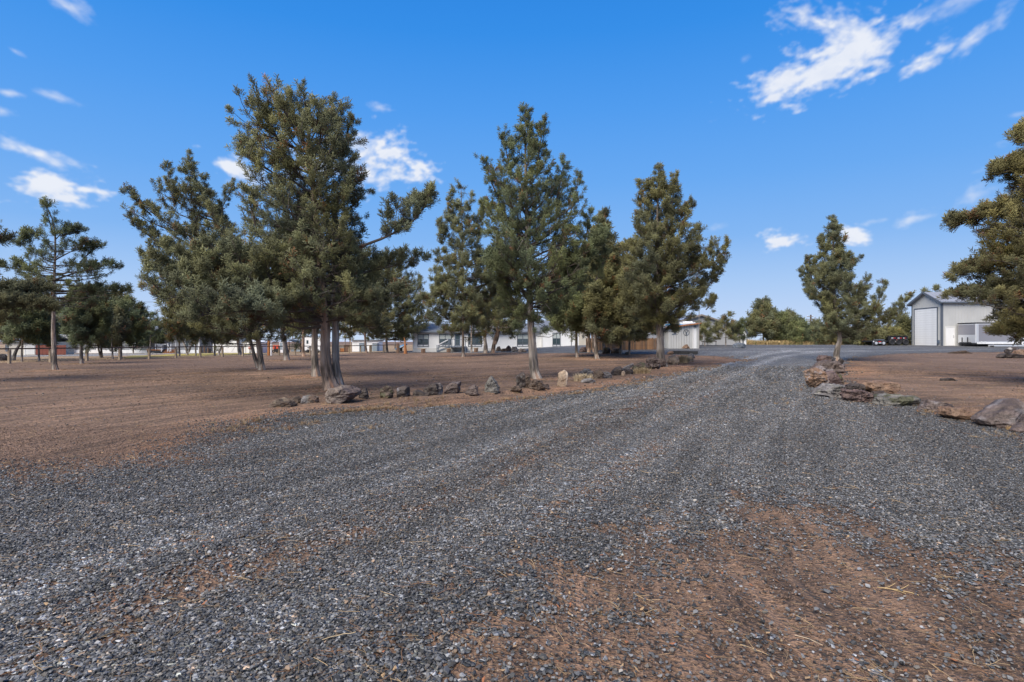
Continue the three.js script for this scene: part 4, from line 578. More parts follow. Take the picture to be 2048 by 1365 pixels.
  for (let i = 0; i < nl; i++) {
    let q = (i + r()) / nl * tot, k = 0; while (k < 59 && area[k] < q) k++; const ht = mix(low, high, (k + r()) / 60), [l, rt] = out(ht), az = i * 2.39996 + r() * 0.7, ca = Math.cos(az), sa = Math.sin(az), cc = centre(ht), a = Math.max(0.12, cc.x - l), b = Math.max(0.12, rt - cc.x), mid = Math.min((a + b) / 2, 3.2), w = ca > 0 ? b : a;
    const edge = Math.abs(ca) > 0.75 ? 0.6 + 0.44 * Math.sqrt(r()) : 0.45 + 0.55 * Math.sqrt(r()), reach = Math.sqrt((w * ca) ** 2 + (mid * sa) ** 2) * edge, tip = V(cc.x + (ca > 0 ? 1 : -1) * Math.abs(ca) * w * edge, ht, sa * mid * edge);
    if (l > cc.x) tip.x = mix(l, rt, r()); if (rt < cc.x) tip.x = mix(l, rt, r());
    const relH = (ht - low) / (high - low), rise = reach * (o.rise ?? 0.5) * (0.25 + 0.75 * Math.min(1, relH * 1.6)) * (0.6 + 0.6 * r()), h0 = clamp(ht - rise, low * 0.92, topY * 0.97), S = centre(h0).clone(), mid2 = S.clone().lerp(tip, 0.55); mid2.y -= reach * 0.1 * (0.4 + r()); 
    const tint = 0.75 + 0.5 * r(); const g = bough(S, mid2, tip, clamp(reach * 0.022, 0.012, 0.07), 0, tint);
    if (near && reach > 0.7) lpart(t, 'limb', merge(g), M.limb); else limbGeo.push(...g);
  }
  for (const [x0, y0, x1, y1, hw, z] of o.spires ?? []) {            // leaders that stand out of the crown: a small upright axis with its own shoots
    const A = V(X(x0), Y(y0), z ?? 0), B = V(X(x1), Y(y1), (z ?? 0) * 1.2), wd = hw * s, L = A.distanceTo(B), n = Math.ceil(L * 5 + 4); limbGeo.push(sweep([A, A.clone().lerp(B, 0.5).add(V(0, -0.04 * L, 0)), B], [0.035, 0.022, 0.006], 5, {}));
    for (let i = 0; i < n; i++) { const u = (i + r()) / n, az = i * 2.4, q = A.clone().lerp(B, u), l = wd * (0.95 - 0.85 * u) * (0.5 + 0.5 * r()), e = q.clone().add(V(Math.cos(az) * l, l * 0.75, Math.sin(az) * l)); limbGeo.push(...bough(q, q.clone().lerp(e, 0.5).add(V(0, -0.1 * l, 0)), e, 0.012, 1, 0.8 + 0.4 * r(), 0.72)); }
  }
  for (const path of o.boughs ?? []) {                               // long single limbs that the outline shows
    const q = path.pts.map(([px, py, z]) => V(X(px), Y(py), z ?? 0)), c = new THREE.CatmullRomCurve3(q), L = c.getLength(), pp = c.getPoints(16); const g = [sweep(pp, pp.map((_, i) => mix(path.r ?? 0.09, 0.012, i / 16)), 9, { along: 0.6, bark: true, seed: 3, twist: 0.5 })];
    lpart(t, 'limb', merge(g), M.limb); const n = Math.ceil(L * (path.dens ?? 6)); for (let i = 0; i < n; i++) { const u = (path.from ?? 0.3) + (1 - (path.from ?? 0.3)) * (i + r()) / n, a = c.getPoint(u), l = (path.l ?? 0.8) * (0.5 + 0.6 * r()) * (1 - 0.45 * u), e = a.clone().add(V((r() - 0.5) * 1.0 * l, l * (path.up ?? 0.8) * (r() * 1.3 - 0.2), (r() - 0.5) * 1.3 * l)).addScaledVector(c.getTangent(u), l * 0.4); limbGeo.push(...bough(a, a.clone().lerp(e, 0.5), e, 0.014, 1, 0.75 + 0.5 * r())); }
  }
  // bare dead twigs low inside the crown
  for (let i = 0; i < (o.dead ?? 0); i++) { const h = mix(low * 0.85, mix(low, high, 0.4), r()), S = centre(h).clone(), a = r() * 6.28, l = (0.4 + r()) * Math.min(1.6, (high - low) * 0.16), e = S.clone().add(V(Math.cos(a) * l, (r() - 0.35) * l * 0.7, Math.sin(a) * l)), q = S.clone().lerp(e, 0.5).add(V(0, -0.12 * l, 0)); twigs.push(sweep([S, q, e], [0.016, 0.011, 0.004], 4, {})); for (let k = 0; k < 4; k++) { const b = q.clone().lerp(e, r()); twigs.push(sweep([b, b.clone().add(V((r() - 0.5) * 0.5, (r() - 0.6) * 0.4, (r() - 0.5) * 0.5).multiplyScalar(l))], [0.008, 0.003], 3, {})); } }
  if (limbGeo.length) lpart(t, 'branches', merge(limbGeo), M.limb).userData.kind = 'stuff';
  if (twigs.length) lpart(t, 'dead_twigs', merge(twigs), M.twig).userData.kind = 'stuff';
  // foliage
  const want = o.sprays ?? 3000, keep = want / spots.length, L = [[], []], up = V(0, 1, 0), qd = new THREE.Quaternion(), d = V(0, 0, 0), roll = new THREE.Quaternion(); let count = 0;
  const passes = Math.max(1, Math.ceil(keep)), pr = keep / passes;
  for (let pass = 0; pass < passes; pass++) for (const [p, dir, tint, u, fin] of spots) {
    if (r() > pr) continue; d.copy(dir).multiplyScalar(0.8).addScaledVector(up, 0.55).add(V(r() - 0.5, r() - 0.5, r() - 0.5).multiplyScalar(0.75)).normalize(); qd.setFromUnitVectors(up, d); roll.setFromAxisAngle(up, r() * 6.28);
    const k = 0.72 + 0.5 * r(), hue = noise(p.x * 0.7 + o.base[0], p.y * 0.7, p.z * 0.7), g = r() < (o.rusty ?? 0.025) ? [0.22, 0.10, 0.04] : tint0, jit = pass ? 0.4 : 0;
    L[r() < 0.5 ? 0 : 1].push({ x: p.x + (r() - 0.5) * jit, y: p.y + (r() - 0.5) * jit - 0.3 * size, z: p.z + (r() - 0.5) * jit, q: qd.clone().multiply(roll), s: size * fin * (0.55 + 0.95 * r() * (0.5 + r())), c: [g[0] * k * tint * (1 + 0.3 * hue), g[1] * k * tint * (1 + 0.18 * hue), g[2] * k * tint * (1 - 0.2 * hue)] }); count++;
  }
  const geo = near || o.fineLeaf ? SPRAY : SPRAY_FAR; L.forEach((l, i) => { if (l.length) { const im = copies('crown', geo[i], M.foliage, l, t); im.userData.kind = 'stuff'; } });
  return t;
}
function buildTrees() {
  const J = juniper;
  J('tallest broad juniper, nearest on the left, with twisted orange and grey trunk', { base: [662, 780], trunk: [[664, 780, 48], [656, 752, 36], [651, 710, 28], [650, 650, 26], [645, 590, 23], [640, 520, 18], [632, 440, 16], [624, 350, 11], [618, 270, 7], [612, 212, 3]], stems: [[-0.12, [[680, 776, 26], [673, 740, 21], [671, 700, 20], [671, 650, 19], [666, 590, 14], [690, 520, 9]], M.barkGrey]], bark: M.barkRed, twist: 0.5,
    rows: [[204, 560, 650], [225, 500, 695], [260, 482, 708], [300, 478, 716], [345, 480, 720], [375, 506, 732], [410, 500, 728], [450, 492, 728], [490, 486, 735], [530, 470, 745], [570, 455, 750], [610, 440, 750], [640, 520, 740]], limbs: 135, sprays: 13000, size: 0.25, rise: 0.6, dead: 46, tint: 'olive', seed: 5,
    spires: [[560, 290, 515, 215, 22], [590, 280, 545, 203, 18], [600, 270, 580, 198, 20], [615, 270, 612, 212, 18], [640, 280, 645, 222, 14], [655, 290, 672, 195, 24], [680, 310, 705, 225, 18], [540, 350, 480, 315, 18], [690, 420, 735, 375, 22], [520, 470, 500, 385, 18]],
    boughs: [{ pts: [[664, 520], [720, 492, 0.3], [775, 470, 0.5], [830, 435, 0.6], [862, 392, 0.6]], r: 0.065, from: 0.42, l: 1.0, up: 1.2, dens: 6 }, { pts: [[660, 545], [720, 540, -0.3], [790, 520, -0.6], [850, 500, -0.8]], r: 0.05, from: 0.3, l: 0.8, dens: 6 }, { pts: [[648, 600], [570, 590, 0.6], [480, 590, 1.2], [390, 612, 1.6]], r: 0.09, from: 0.35, l: 1.4, up: 1.0, dens: 7 }, { pts: [[646, 585], [560, 560, 0.2], [470, 555, 0.6], [380, 560, 0.9]], r: 0.08, from: 0.4, l: 1.5, up: 1.1, dens: 7 }, { pts: [[652, 615], [600, 625, 1.0], [520, 630, 1.8], [440, 640, 2.2]], r: 0.07, from: 0.3, l: 1.2, up: 0.8, dens: 7 }, { pts: [[668, 600], [730, 600, 0.6], [800, 590, 0.9]], r: 0.07, from: 0.3, l: 0.8, dens: 9 }] });
  J('juniper just behind the tallest one, trunk half hidden by it', { base: [630, 752], trunk: [[632, 752, 26], [630, 730, 21], [629, 690, 18], [630, 640, 16], [628, 560, 12], [625, 470, 8], [622, 400, 3]], rows: [[395, 610, 640], [450, 560, 690], [510, 540, 740], [560, 530, 770], [610, 540, 790], [650, 590, 770]], limbs: 75, sprays: 5500, size: 0.36, tint: 'deep', dead: 20, bark: M.bark });
  J('leaning juniper left of the tallest one, with bare earth round its trunk', { base: [523, 740], trunk: [[523, 741, 22], [521, 720, 17], [517, 690, 15], [512, 650, 13], [500, 590, 11], [470, 520, 9], [430, 440, 7], [400, 380, 5], [387, 336, 2]], stems: [[-0.2, [[516, 735, 12], [508, 710, 10], [500, 680, 9], [490, 650, 7]], M.barkGrey]],
    rows: [[350, 380, 405], [385, 330, 420], [420, 290, 440], [450, 285, 455], [490, 284, 480], [530, 300, 500], [570, 318, 520], [610, 330, 560], [650, 370, 590], [685, 440, 560]], limbs: 105, sprays: 8300, size: 0.31, tint: 'olive', dead: 24, seed: 9, rise: 0.7,
    spires: [[390, 420, 386, 328, 18], [360, 430, 345, 352, 16], [320, 450, 276, 405, 16], [330, 500, 282, 455, 16], [340, 560, 300, 520, 14], [360, 610, 306, 566, 16], [430, 450, 470, 372, 16], [395, 460, 415, 385, 14]] });
  J('juniper stump like trunk with pale bark between the leaning juniper and the tallest', { base: [572, 721], trunk: [[573, 721, 20], [571, 700, 15], [568, 680, 13], [564, 660, 10], [560, 600, 6], [560, 560, 2]], bark: M.barkGrey, rows: [[556, 545, 580], [590, 520, 640], [630, 515, 660], [662, 530, 640]], limbs: 34, sprays: 1600, size: 0.5, dead: 10 });
  J('reddish trunked juniper far behind the pale barked stump like trunk', { base: [607, 713], trunk: [[607, 713, 13], [606, 700, 9], [606, 660, 8], [606, 600, 3]], bark: M.barkRed, rows: [[590, 590, 625], [620, 575, 680], [650, 580, 690], [672, 590, 650]], limbs: 26, sprays: 1100, size: 0.55, dead: 12, tint: 'deep' });
  J('broad low juniper right of the tallest one, with a straight grey trunk', { base: [774, 705], trunk: [[774, 706, 9], [773, 690, 7], [772, 650, 6], [772, 580, 3]], rows: [[500, 760, 790], [550, 725, 850], [595, 700, 872], [630, 685, 872], [655, 690, 860], [678, 735, 830]], limbs: 110, sprays: 8500, size: 0.55, tint: 'olive', dead: 8 });
  J('reddish double trunked juniper beside the fence left of the white house', { base: [733, 707], trunk: [[733, 707, 8], [731, 690, 6], [729, 660, 5], [730, 610, 2]], bark: M.barkRed, rows: [[590, 720, 745], [620, 695, 780], [650, 685, 790], [670, 695, 770]], limbs: 26, sprays: 1300, size: 0.6, tint: 'yellow' });
  J('tall slim juniper before the stairs of the white house', { base: [927, 714], trunk: [[927, 714, 12], [926, 700, 8], [926, 670, 7], [926, 600, 6], [925, 500, 4], [922, 370, 1.5]], rows: [[368, 914, 928], [395, 905, 938], [430, 888, 950], [470, 880, 975], [510, 872, 985], [550, 860, 995], [600, 845, 1005], [640, 855, 1000], [672, 885, 975]], limbs: 100, sprays: 9500, size: 0.46, tint: 'olive', boughs: [{ pts: [[926, 600], [890, 590, 0.5], [845, 600, 0.8]], r: 0.1, from: 0.3, l: 2.0, up: 0.6, dens: 3 }, { pts: [[926, 590], [970, 570, 0.5], [1010, 590, 0.8]], r: 0.1, from: 0.3, l: 2.0, up: 0.6, dens: 3 }], spires: [[890, 480, 878, 440, 14], [950, 480, 968, 410, 16], [905, 450, 898, 398, 10]], rise: 0.5 });
  J('old forked juniper with a leaning reddish trunk by the white house', { base: [984, 706], trunk: [[986, 706, 14], [988, 690, 11], [993, 670, 10], [1003, 655, 8], [1018, 645, 6], [1040, 630, 2]], stems: [[0.6, [[972, 706, 13], [971, 690, 10], [970, 670, 8], [975, 640, 5]], M.bark], [0.1, [[990, 688, 9], [996, 668, 8], [992, 650, 6], [985, 620, 3]], M.barkRed]], bark: M.barkRed, rows: [[560, 960, 1000], [600, 935, 1030], [630, 930, 1050], [655, 945, 1050], [668, 960, 1030]], limbs: 40, sprays: 2600, size: 0.6, dead: 16 });
  J('thin trunked juniper between the stairs and the forked old juniper', { base: [943, 705], trunk: [[943, 705, 6], [943, 680, 5], [943, 600, 2]], rows: [[580, 930, 960], [620, 915, 990], [655, 930, 975]], limbs: 20, sprays: 900, size: 0.6, tint: 'deep' });
  J('tall pointed juniper in the middle of the picture, at the upright veined stone', { base: [1072, 758], trunk: [[1075, 759, 32], [1069, 742, 25], [1066, 710, 23], [1063, 670, 21], [1061, 630, 18], [1059, 570, 16], [1056, 500, 13], [1053, 420, 10], [1051, 330, 6], [1050, 222, 2]], rows: [[222, 1042, 1056], [250, 1028, 1076], [285, 1010, 1096], [320, 996, 1098], [350, 985, 1100], [370, 975, 1142], [400, 972, 1158], [440, 972, 1166], [480, 975, 1172], [515, 972, 1195], [545, 975, 1208], [580, 985, 1160], [610, 998, 1130], [640, 1010, 1105], [662, 1030, 1095]], limbs: 112, sprays: 8400, size: 0.28, tint: 'green', dead: 26, seed: 14, rise: 0.75,
    spires: [[1060, 300, 1050, 216, 16], [1020, 340, 1006, 262, 18], [990, 380, 966, 318, 16], [1110, 410, 1130, 322, 24], [1140, 430, 1158, 350, 14], [1075, 320, 1087, 242, 16], [1165, 500, 1182, 420, 16], [985, 440, 962, 400, 12], [1190, 560, 1215, 500, 14]], boughs: [{ pts: [[1061, 560], [1110, 548, 0.2], [1160, 520, 0.4], [1205, 470, 0.4]], r: 0.06, from: 0.35, l: 0.8, dens: 8 }, { pts: [[1060, 590], [1020, 560, 0.4], [980, 520, 0.6]], r: 0.05, from: 0.4, l: 0.7, dens: 7 }] });
  J('bushy bright green juniper right of the tall pointed one, on a thin grey trunk', { base: [1154, 715], trunk: [[1155, 715, 12], [1153, 700, 8], [1153, 660, 7], [1155, 600, 4], [1158, 520, 1]], rows: [[512, 1120, 1190], [540, 1100, 1225], [575, 1085, 1240], [610, 1080, 1240], [640, 1092, 1225], [664, 1115, 1200]], limbs: 95, sprays: 7500, size: 0.5, tint: 'green', dead: 10 });
  J('slim brownish juniper between the bright green bush and the one by the drive', { base: [1193, 718], trunk: [[1194, 718, 14], [1192, 700, 10], [1191, 660, 9], [1195, 580, 6], [1202, 430, 1]], rows: [[424, 1196, 1210], [450, 1186, 1222], [490, 1176, 1228], [530, 1180, 1250], [570, 1180, 1270], [620, 1178, 1285], [660, 1188, 1275], [680, 1205, 1260]], limbs: 90, sprays: 6500, size: 0.5, tint: 'brown', dead: 10 });
  J('golden brown juniper on a thin trunk before the left end of the wooden fence', { base: [1241, 708], trunk: [[1241, 708, 9], [1241, 690, 6], [1242, 640, 5], [1246, 500, 1]], rows: [[492, 1235, 1258], [530, 1222, 1275], [580, 1215, 1290], [630, 1218, 1295], [672, 1225, 1285]], limbs: 56, sprays: 3200, size: 0.58, tint: 'gold' });
  J('olive juniper on the thinnest trunk before the wooden fence', { base: [1259, 710], trunk: [[1259, 710, 6], [1259, 690, 5], [1260, 640, 4], [1264, 540, 1]], rows: [[530, 1255, 1275], [570, 1240, 1300], [620, 1235, 1315], [660, 1245, 1310], [676, 1255, 1295]], limbs: 44, sprays: 2300, size: 0.58, tint: 'brown' });
  J('old thick reddish trunk at the left end of the wooden fence', { base: [1178, 705], trunk: [[1178, 705, 13], [1178, 690, 10], [1177, 670, 9], [1176, 620, 4]], stems: [[0.3, [[1188, 704, 9], [1186, 690, 7], [1184, 668, 6]], M.barkRed]], bark: M.barkRed, rows: [[600, 1160, 1200], [630, 1150, 1215], [660, 1155, 1210]], limbs: 18, sprays: 800, size: 0.6, tint: 'brown' });
  J('grey trunked juniper right behind the old thick reddish trunk', { base: [1208, 703], trunk: [[1208, 703, 8], [1207, 685, 6], [1206, 650, 4], [1206, 600, 1]], bark: M.barkGrey, rows: [[600, 1195, 1220], [630, 1190, 1235], [665, 1195, 1228]], limbs: 18, sprays: 800, size: 0.6, tint: 'olive' });
  J('tall juniper beside the drive with rocks round its foot and a side leader', { base: [1324, 733], trunk: [[1326, 734, 28], [1322, 715, 22], [1321, 690, 21], [1319, 650, 18], [1318, 590, 14], [1316, 520, 11], [1315, 440, 7], [1317, 340, 2]], rows: [[345, 1308, 1322], [372, 1286, 1348], [400, 1276, 1366], [425, 1266, 1372], [460, 1258, 1376], [495, 1250, 1400], [520, 1254, 1425], [550, 1252, 1432], [580, 1248, 1428], [610, 1248, 1415], [640, 1270, 1385], [662, 1296, 1355]], limbs: 115, sprays: 8800, size: 0.34, tint: 'brown', dead: 14, seed: 21, rise: 0.7,
    spires: [[1316, 400, 1320, 332, 16], [1290, 420, 1282, 358, 16], [1340, 430, 1352, 352, 18], [1360, 440, 1385, 408, 14], [1380, 540, 1397, 455, 18], [1410, 540, 1428, 485, 12], [1420, 550, 1452, 490, 12], [1420, 570, 1446, 520, 12], [1410, 620, 1430, 598, 10]] });
  J('juniper leaning right on the rocky island right of the drive', { base: [1672, 722], trunk: [[1674, 724, 24], [1673, 712, 19], [1676, 695, 16], [1680, 675, 13], [1674, 640, 11], [1669, 590, 9], [1667, 530, 6], [1667, 442, 2]], rows: [[442, 1660, 1674], [475, 1644, 1688], [505, 1636, 1698], [535, 1616, 1706], [560, 1604, 1712], [590, 1612, 1730], [612, 1640, 1752], [635, 1650, 1772], [655, 1650, 1765], [675, 1664, 1738]], limbs: 105, sprays: 7200, size: 0.32, tint: 'olive', dead: 6, seed: 33, rise: 0.65, bark: M.bark,
    spires: [[1668, 490, 1668, 436, 12], [1650, 520, 1642, 470, 14], [1625, 560, 1612, 510, 12], [1620, 590, 1600, 530, 10], [1690, 540, 1716, 520, 10], [1715, 620, 1733, 558, 16], [1740, 640, 1766, 572, 16], [1760, 650, 1815, 594, 16], [1770, 655, 1800, 620, 14]] });
  J('large golden green juniper cut by the right edge of the picture', { base: [2165, 775], trunk: [[2165, 777, 46], [2160, 740, 36], [2155, 680, 32], [2150, 600, 27], [2145, 500, 21], [2140, 380, 13], [2135, 210, 4]], rows: [[190, 2085, 2170], [240, 2040, 2220], [290, 2010, 2260], [330, 1992, 2290], [370, 1985, 2310], [400, 1925, 2330], [430, 1905, 2350], [470, 1912, 2360], [520, 1915, 2380], [560, 1915, 2390], [600, 1915, 2390], [636, 1950, 2370], [660, 2015, 2330]], limbs: 165, sprays: 13000, size: 0.28, tint: 'gold', rusty: 0.05, rise: 0.35, seed: 41,
    boughs: [{ pts: [[2140, 430], [2050, 425, 0.5], [1975, 408, 0.5], [1876, 428, 0.6]], r: 0.08, from: 0.35, l: 0.9, up: 0.6, dens: 9 }, { pts: [[2145, 500], [2050, 500, 0.4], [1975, 515, 0.4], [1893, 535, 0.5]], r: 0.07, from: 0.35, l: 0.9, up: 0.6, dens: 9 }, { pts: [[2150, 590], [2050, 580, 0.6], [1975, 582, 0.4], [1880, 578, 0.5]], r: 0.07, from: 0.35, l: 0.8, up: 0.4, dens: 9 }, { pts: [[2152, 620], [2080, 635, 0.8], [2035, 655, 0.7], [1995, 664, 0.8]], r: 0.06, from: 0.3, l: 0.6, up: 0.3, dens: 9 }, { pts: [[2138, 330], [2060, 320, 0.3], [1980, 322, 0.5]], r: 0.05, from: 0.4, l: 0.7, dens: 8 }, { pts: [[2136, 260], [2080, 250, 0.2], [2030, 240, 0.3]], r: 0.04, from: 0.3, l: 0.6, dens: 8 }] });
  J('open sparse juniper at the left with a bare straight trunk', { base: [108, 740], trunk: [[109, 741, 20], [108, 725, 15], [107, 690, 14], [106, 650, 13], [107, 600, 10], [108, 550, 8], [110, 490, 6], [106, 445, 4], [88, 404, 1.5]], spires: [[106, 470, 88, 402, 16], [120, 470, 168, 452, 14], [160, 520, 200, 476, 12]], rows: [[410, 84, 92], [440, 88, 110], [462, 66, 150], [485, 60, 185], [505, 45, 190], [530, 30, 215], [555, 30, 232], [580, 45, 250], [610, 70, 230]], limbs: 50, sprays: 2400, size: 0.3, tint: 'green', bareInside: 0.4, shoots: 0.6, dead: 30, seed: 4, rise: 0.3,
    boughs: [{ pts: [[107, 560], [160, 540, 0.2], [235, 525]], r: 0.05, from: 0.45, l: 0.6, dens: 6 }, { pts: [[107, 580], [180, 580, 0.3], [262, 574]], r: 0.05, from: 0.4, l: 0.6, dens: 7 }, { pts: [[108, 520], [150, 495, -0.2], [196, 484]], r: 0.04, from: 0.45, l: 0.5, dens: 6 }, { pts: [[106, 560], [60, 545, 0.2], [2, 540]], r: 0.04, from: 0.5, l: 0.4, dens: 4 }, { pts: [[108, 500], [70, 470, 0.2], [40, 500]], r: 0.03, from: 0.5, l: 0.4, dens: 6 }, { pts: [[108, 480], [130, 460], [166, 455]], r: 0.03, from: 0.3, l: 0.4, dens: 6 }] });
  J('yellow green juniper reaching in from the left edge of the picture', { base: [-95, 765], trunk: [[-95, 767, 34], [-95, 730, 26], [-93, 650, 22], [-90, 560, 16], [-85, 470, 8], [-85, 400, 2]], rows: [[400, -110, -50], [440, -150, 0], [480, -170, -20], [520, -180, -30], [555, -190, 0], [585, -200, 70], [610, -200, 95], [640, -200, 60]], limbs: 90, sprays: 3400, size: 0.30, tint: 'yellow', dead: 20, seed: 6, rise: 0.3,
    boughs: [{ pts: [[-92, 600], [-30, 585, 0.4], [40, 575, 0.6], [108, 572, 0.6]], r: 0.06, from: 0.4, l: 0.7, up: 0.4, dens: 15 }, { pts: [[-92, 620], [-20, 610, 0.8], [40, 600, 1.0], [112, 612, 1.0]], r: 0.06, from: 0.35, l: 0.7, up: 0.3, dens: 15 }, { pts: [[-88, 500], [-40, 480], [20, 470]], r: 0.04, from: 0.5, l: 0.5, dens: 5 }] });
  // the row of junipers along the rail fence
  J('juniper with a straight pale trunk, second right of the open sparse one', { base: [163, 728], trunk: [[163, 728, 13], [162, 715, 10], [162, 690, 9], [163, 650, 6], [165, 590, 2]], bark: M.barkGrey, rows: [[575, 150, 185], [600, 130, 215], [630, 124, 228], [660, 130, 225], [690, 145, 205]], limbs: 60, sprays: 2340, size: 0.44, tint: 'green', dead: 12 });
  J('two stemmed juniper behind the first fence gap, with low boughs', { base: [203, 716], trunk: [[203, 716, 9], [202, 700, 7], [203, 670, 6], [205, 610, 2]], stems: [[0.1, [[201, 716, 6], [197, 700, 5], [194, 680, 4]], M.bark]], rows: [[580, 190, 250], [610, 180, 275], [640, 178, 282], [670, 184, 270], [694, 200, 250]], limbs: 60, sprays: 2340, size: 0.55, tint: 'yellow', dead: 16 });
  J('slim trunked juniper just left of the third fence post', { base: [242, 718], trunk: [[242, 718, 6], [242, 700, 5], [242, 670, 4], [243, 610, 1]], rows: [[598, 232, 262], [625, 220, 290], [660, 215, 300], [690, 228, 280]], limbs: 40, sprays: 1560, size: 0.55, tint: 'green', rusty: 0.06 });
  J('grey double trunked juniper close behind the third fence post', { base: [224, 719], trunk: [[225, 719, 7], [224, 700, 5], [223, 680, 4], [223, 630, 1]], bark: M.barkGrey, rows: [[620, 215, 240], [650, 205, 255], [685, 210, 250]], limbs: 22, sprays: 702, size: 0.5, tint: 'yellow' });
  J('pale trunked juniper before the beige building', { base: [77, 723], trunk: [[77, 724, 8], [77, 705, 6], [76, 680, 5], [76, 620, 1.5]], bark: M.barkGrey, rows: [[600, 60, 100], [630, 40, 120], [660, 36, 125], [690, 52, 105]], limbs: 44, sprays: 1716, size: 0.45, tint: 'green', rusty: 0.05 });
  J('old thick juniper with a leaning trunk near the left edge', { base: [26, 721], trunk: [[26, 722, 14], [30, 705, 11], [38, 690, 10], [48, 670, 8], [55, 640, 5], [60, 600, 2]], bark: M.barkGrey, rows: [[585, 20, 80], [620, -20, 120], [650, -40, 130], [680, -30, 110]], limbs: 50, sprays: 2028, size: 0.48, tint: 'yellow', rusty: 0.06, dead: 10 });
  J('upright trunked juniper touching the leaning old one', { base: [43, 724], trunk: [[43, 724, 7], [43, 705, 6], [44, 680, 5], [46, 620, 1]], rows: [[610, 30, 70], [650, 10, 90], [685, 20, 80]], limbs: 24, sprays: 936, size: 0.5, tint: 'green' });
  J('pointed dark juniper rising behind the grey house', { base: [266, 707], trunk: [[266, 707, 5], [266, 690, 4], [264, 600, 1]], rows: [[598, 260, 267], [620, 252, 280], [650, 248, 300], [690, 255, 295]], limbs: 34, sprays: 1248, size: 0.65, tint: 'green' });
  J('round dark juniper before the porch of the grey house', { base: [300, 707], trunk: [[300, 707, 5], [300, 690, 4], [300, 630, 1]], rows: [[622, 288, 308], [640, 275, 325], [665, 270, 335], [688, 280, 325]], limbs: 36, sprays: 1404, size: 0.65, tint: 'green' });
  J('dark trunked juniper at the left of the white porch railing', { base: [359, 713], trunk: [[359, 713, 6], [358, 695, 5], [358, 670, 4], [360, 600, 1]], rows: [[590, 345, 385], [620, 328, 405], [650, 322, 410], [682, 335, 395]], limbs: 46, sprays: 1794, size: 0.55, tint: 'brown' });
  J('juniper forked into a V before the grey house', { base: [374, 711], trunk: [[374, 711, 9], [373, 700, 8], [368, 688, 6], [363, 675, 5], [358, 640, 2]], stems: [[0.05, [[376, 705, 7], [381, 692, 6], [387, 678, 5], [392, 650, 2]], M.barkGrey]], bark: M.barkGrey, rows: [[600, 360, 400], [630, 345, 420], [660, 350, 415], [680, 360, 405]], limbs: 40, sprays: 1482, size: 0.58, tint: 'yellow' });
  J('thin grey trunked juniper behind the fifth fence gap', { base: [391, 712], trunk: [[391, 712, 5], [391, 690, 4], [391, 650, 3], [392, 610, 1]], bark: M.barkGrey, rows: [[605, 385, 410], [640, 375, 430], [672, 380, 420]], limbs: 22, sprays: 780, size: 0.58, tint: 'yellow' });
  J('dark trunked juniper left of the white garage door', { base: [429, 712], trunk: [[429, 712, 6], [429, 690, 5], [429, 660, 4], [430, 600, 1]], rows: [[595, 415, 445], [630, 400, 460], [660, 398, 465], [686, 410, 450]], limbs: 40, sprays: 1482, size: 0.58, tint: 'brown' });
  J('juniper leaning right across the white garage door', { base: [438, 711], trunk: [[437, 711, 8], [440, 698, 6], [445, 685, 5], [449, 660, 3], [452, 610, 1]], bark: M.barkGrey, rows: [[600, 440, 470], [640, 425, 490], [680, 432, 480]], limbs: 30, sprays: 1092, size: 0.58, tint: 'gold' });
  J('thick dark trunked juniper at the right side of the white garage door', { base: [478, 710], trunk: [[480, 710, 12], [477, 695, 9], [475, 680, 8], [474, 640, 4], [474, 590, 1]], rows: [[580, 460, 500], [615, 445, 525], [650, 440, 530], [684, 452, 510]], limbs: 46, sprays: 1716, size: 0.58, tint: 'yellow' });
  // far behind
  const far = (label, base, w, rows, tint, n = 900, trunkTop) => J(label, { base, trunk: [[base[0], base[1] + 1, w], [base[0], base[1] - 12, w * 0.8], [base[0], (trunkTop ?? rows[0][0]) + 2, 1]], rows, limbs: Math.round(n / 38), sprays: n, size: base[1] > 691.4 ? 0.5 : 0.75, tint, plain: true });
  far('tallest cone shaped juniper beyond the gravel yard, with a bare brown trunk', [1527, 689.5], 6, [[598, 1518, 1527], [612, 1510, 1538], [635, 1500, 1550], [655, 1492, 1560], [672, 1498, 1556]], 'olive', 2400);
  far('bushy juniper right beside the tallest cone shaped one', [1556, 689.5], 4, [[624, 1548, 1562], [645, 1535, 1575], [668, 1532, 1582], [684, 1538, 1580]], 'green', 1500);
  far('round dark juniper in the far group, right of its middle', [1578, 689.5], 4, [[624, 1572, 1584], [640, 1562, 1596], [665, 1556, 1606], [684, 1560, 1604]], 'deep', 1700);
  far('right hand juniper of the far group, near the power pole', [1598, 690], 4, [[640, 1592, 1604], [655, 1584, 1610], [675, 1580, 1614], [686, 1584, 1612]], 'green', 1100);
  far('small spiky juniper left of the power pole', [1616, 690], 3, [[654, 1613, 1618], [668, 1608, 1624], [684, 1604, 1628]], 'deep', 700);
  far('small spiky juniper right of the power pole', [1633, 690], 3, [[646, 1628, 1634], [662, 1622, 1642], [684, 1620, 1646]], 'deep', 900);
  far('rusty brown juniper left behind the island juniper', [1652, 690], 3, [[656, 1646, 1660], [670, 1640, 1668], [686, 1642, 1668]], 'gold', 900);
  far('low bushy juniper behind the leaning one of the island', [1700, 690], 3, [[660, 1690, 1712], [672, 1680, 1722], [687, 1682, 1720]], 'deep', 900);
  far('low brown juniper left of the black trailers', [1742, 691], 3, [[662, 1730, 1752], [674, 1722, 1762], [688, 1726, 1760]], 'brown', 900);
  far('brown scrub juniper behind the black trailers', [1778, 690.5], 3, [[660, 1764, 1792], [672, 1756, 1806], [686, 1758, 1804]], 'brown', 1000);
  far('dark juniper peeking out left of the tall garage', [1806, 690.5], 3, [[632, 1803, 1812], [650, 1797, 1816], [672, 1794, 1818], [686, 1796, 1818]], 'deep', 800);
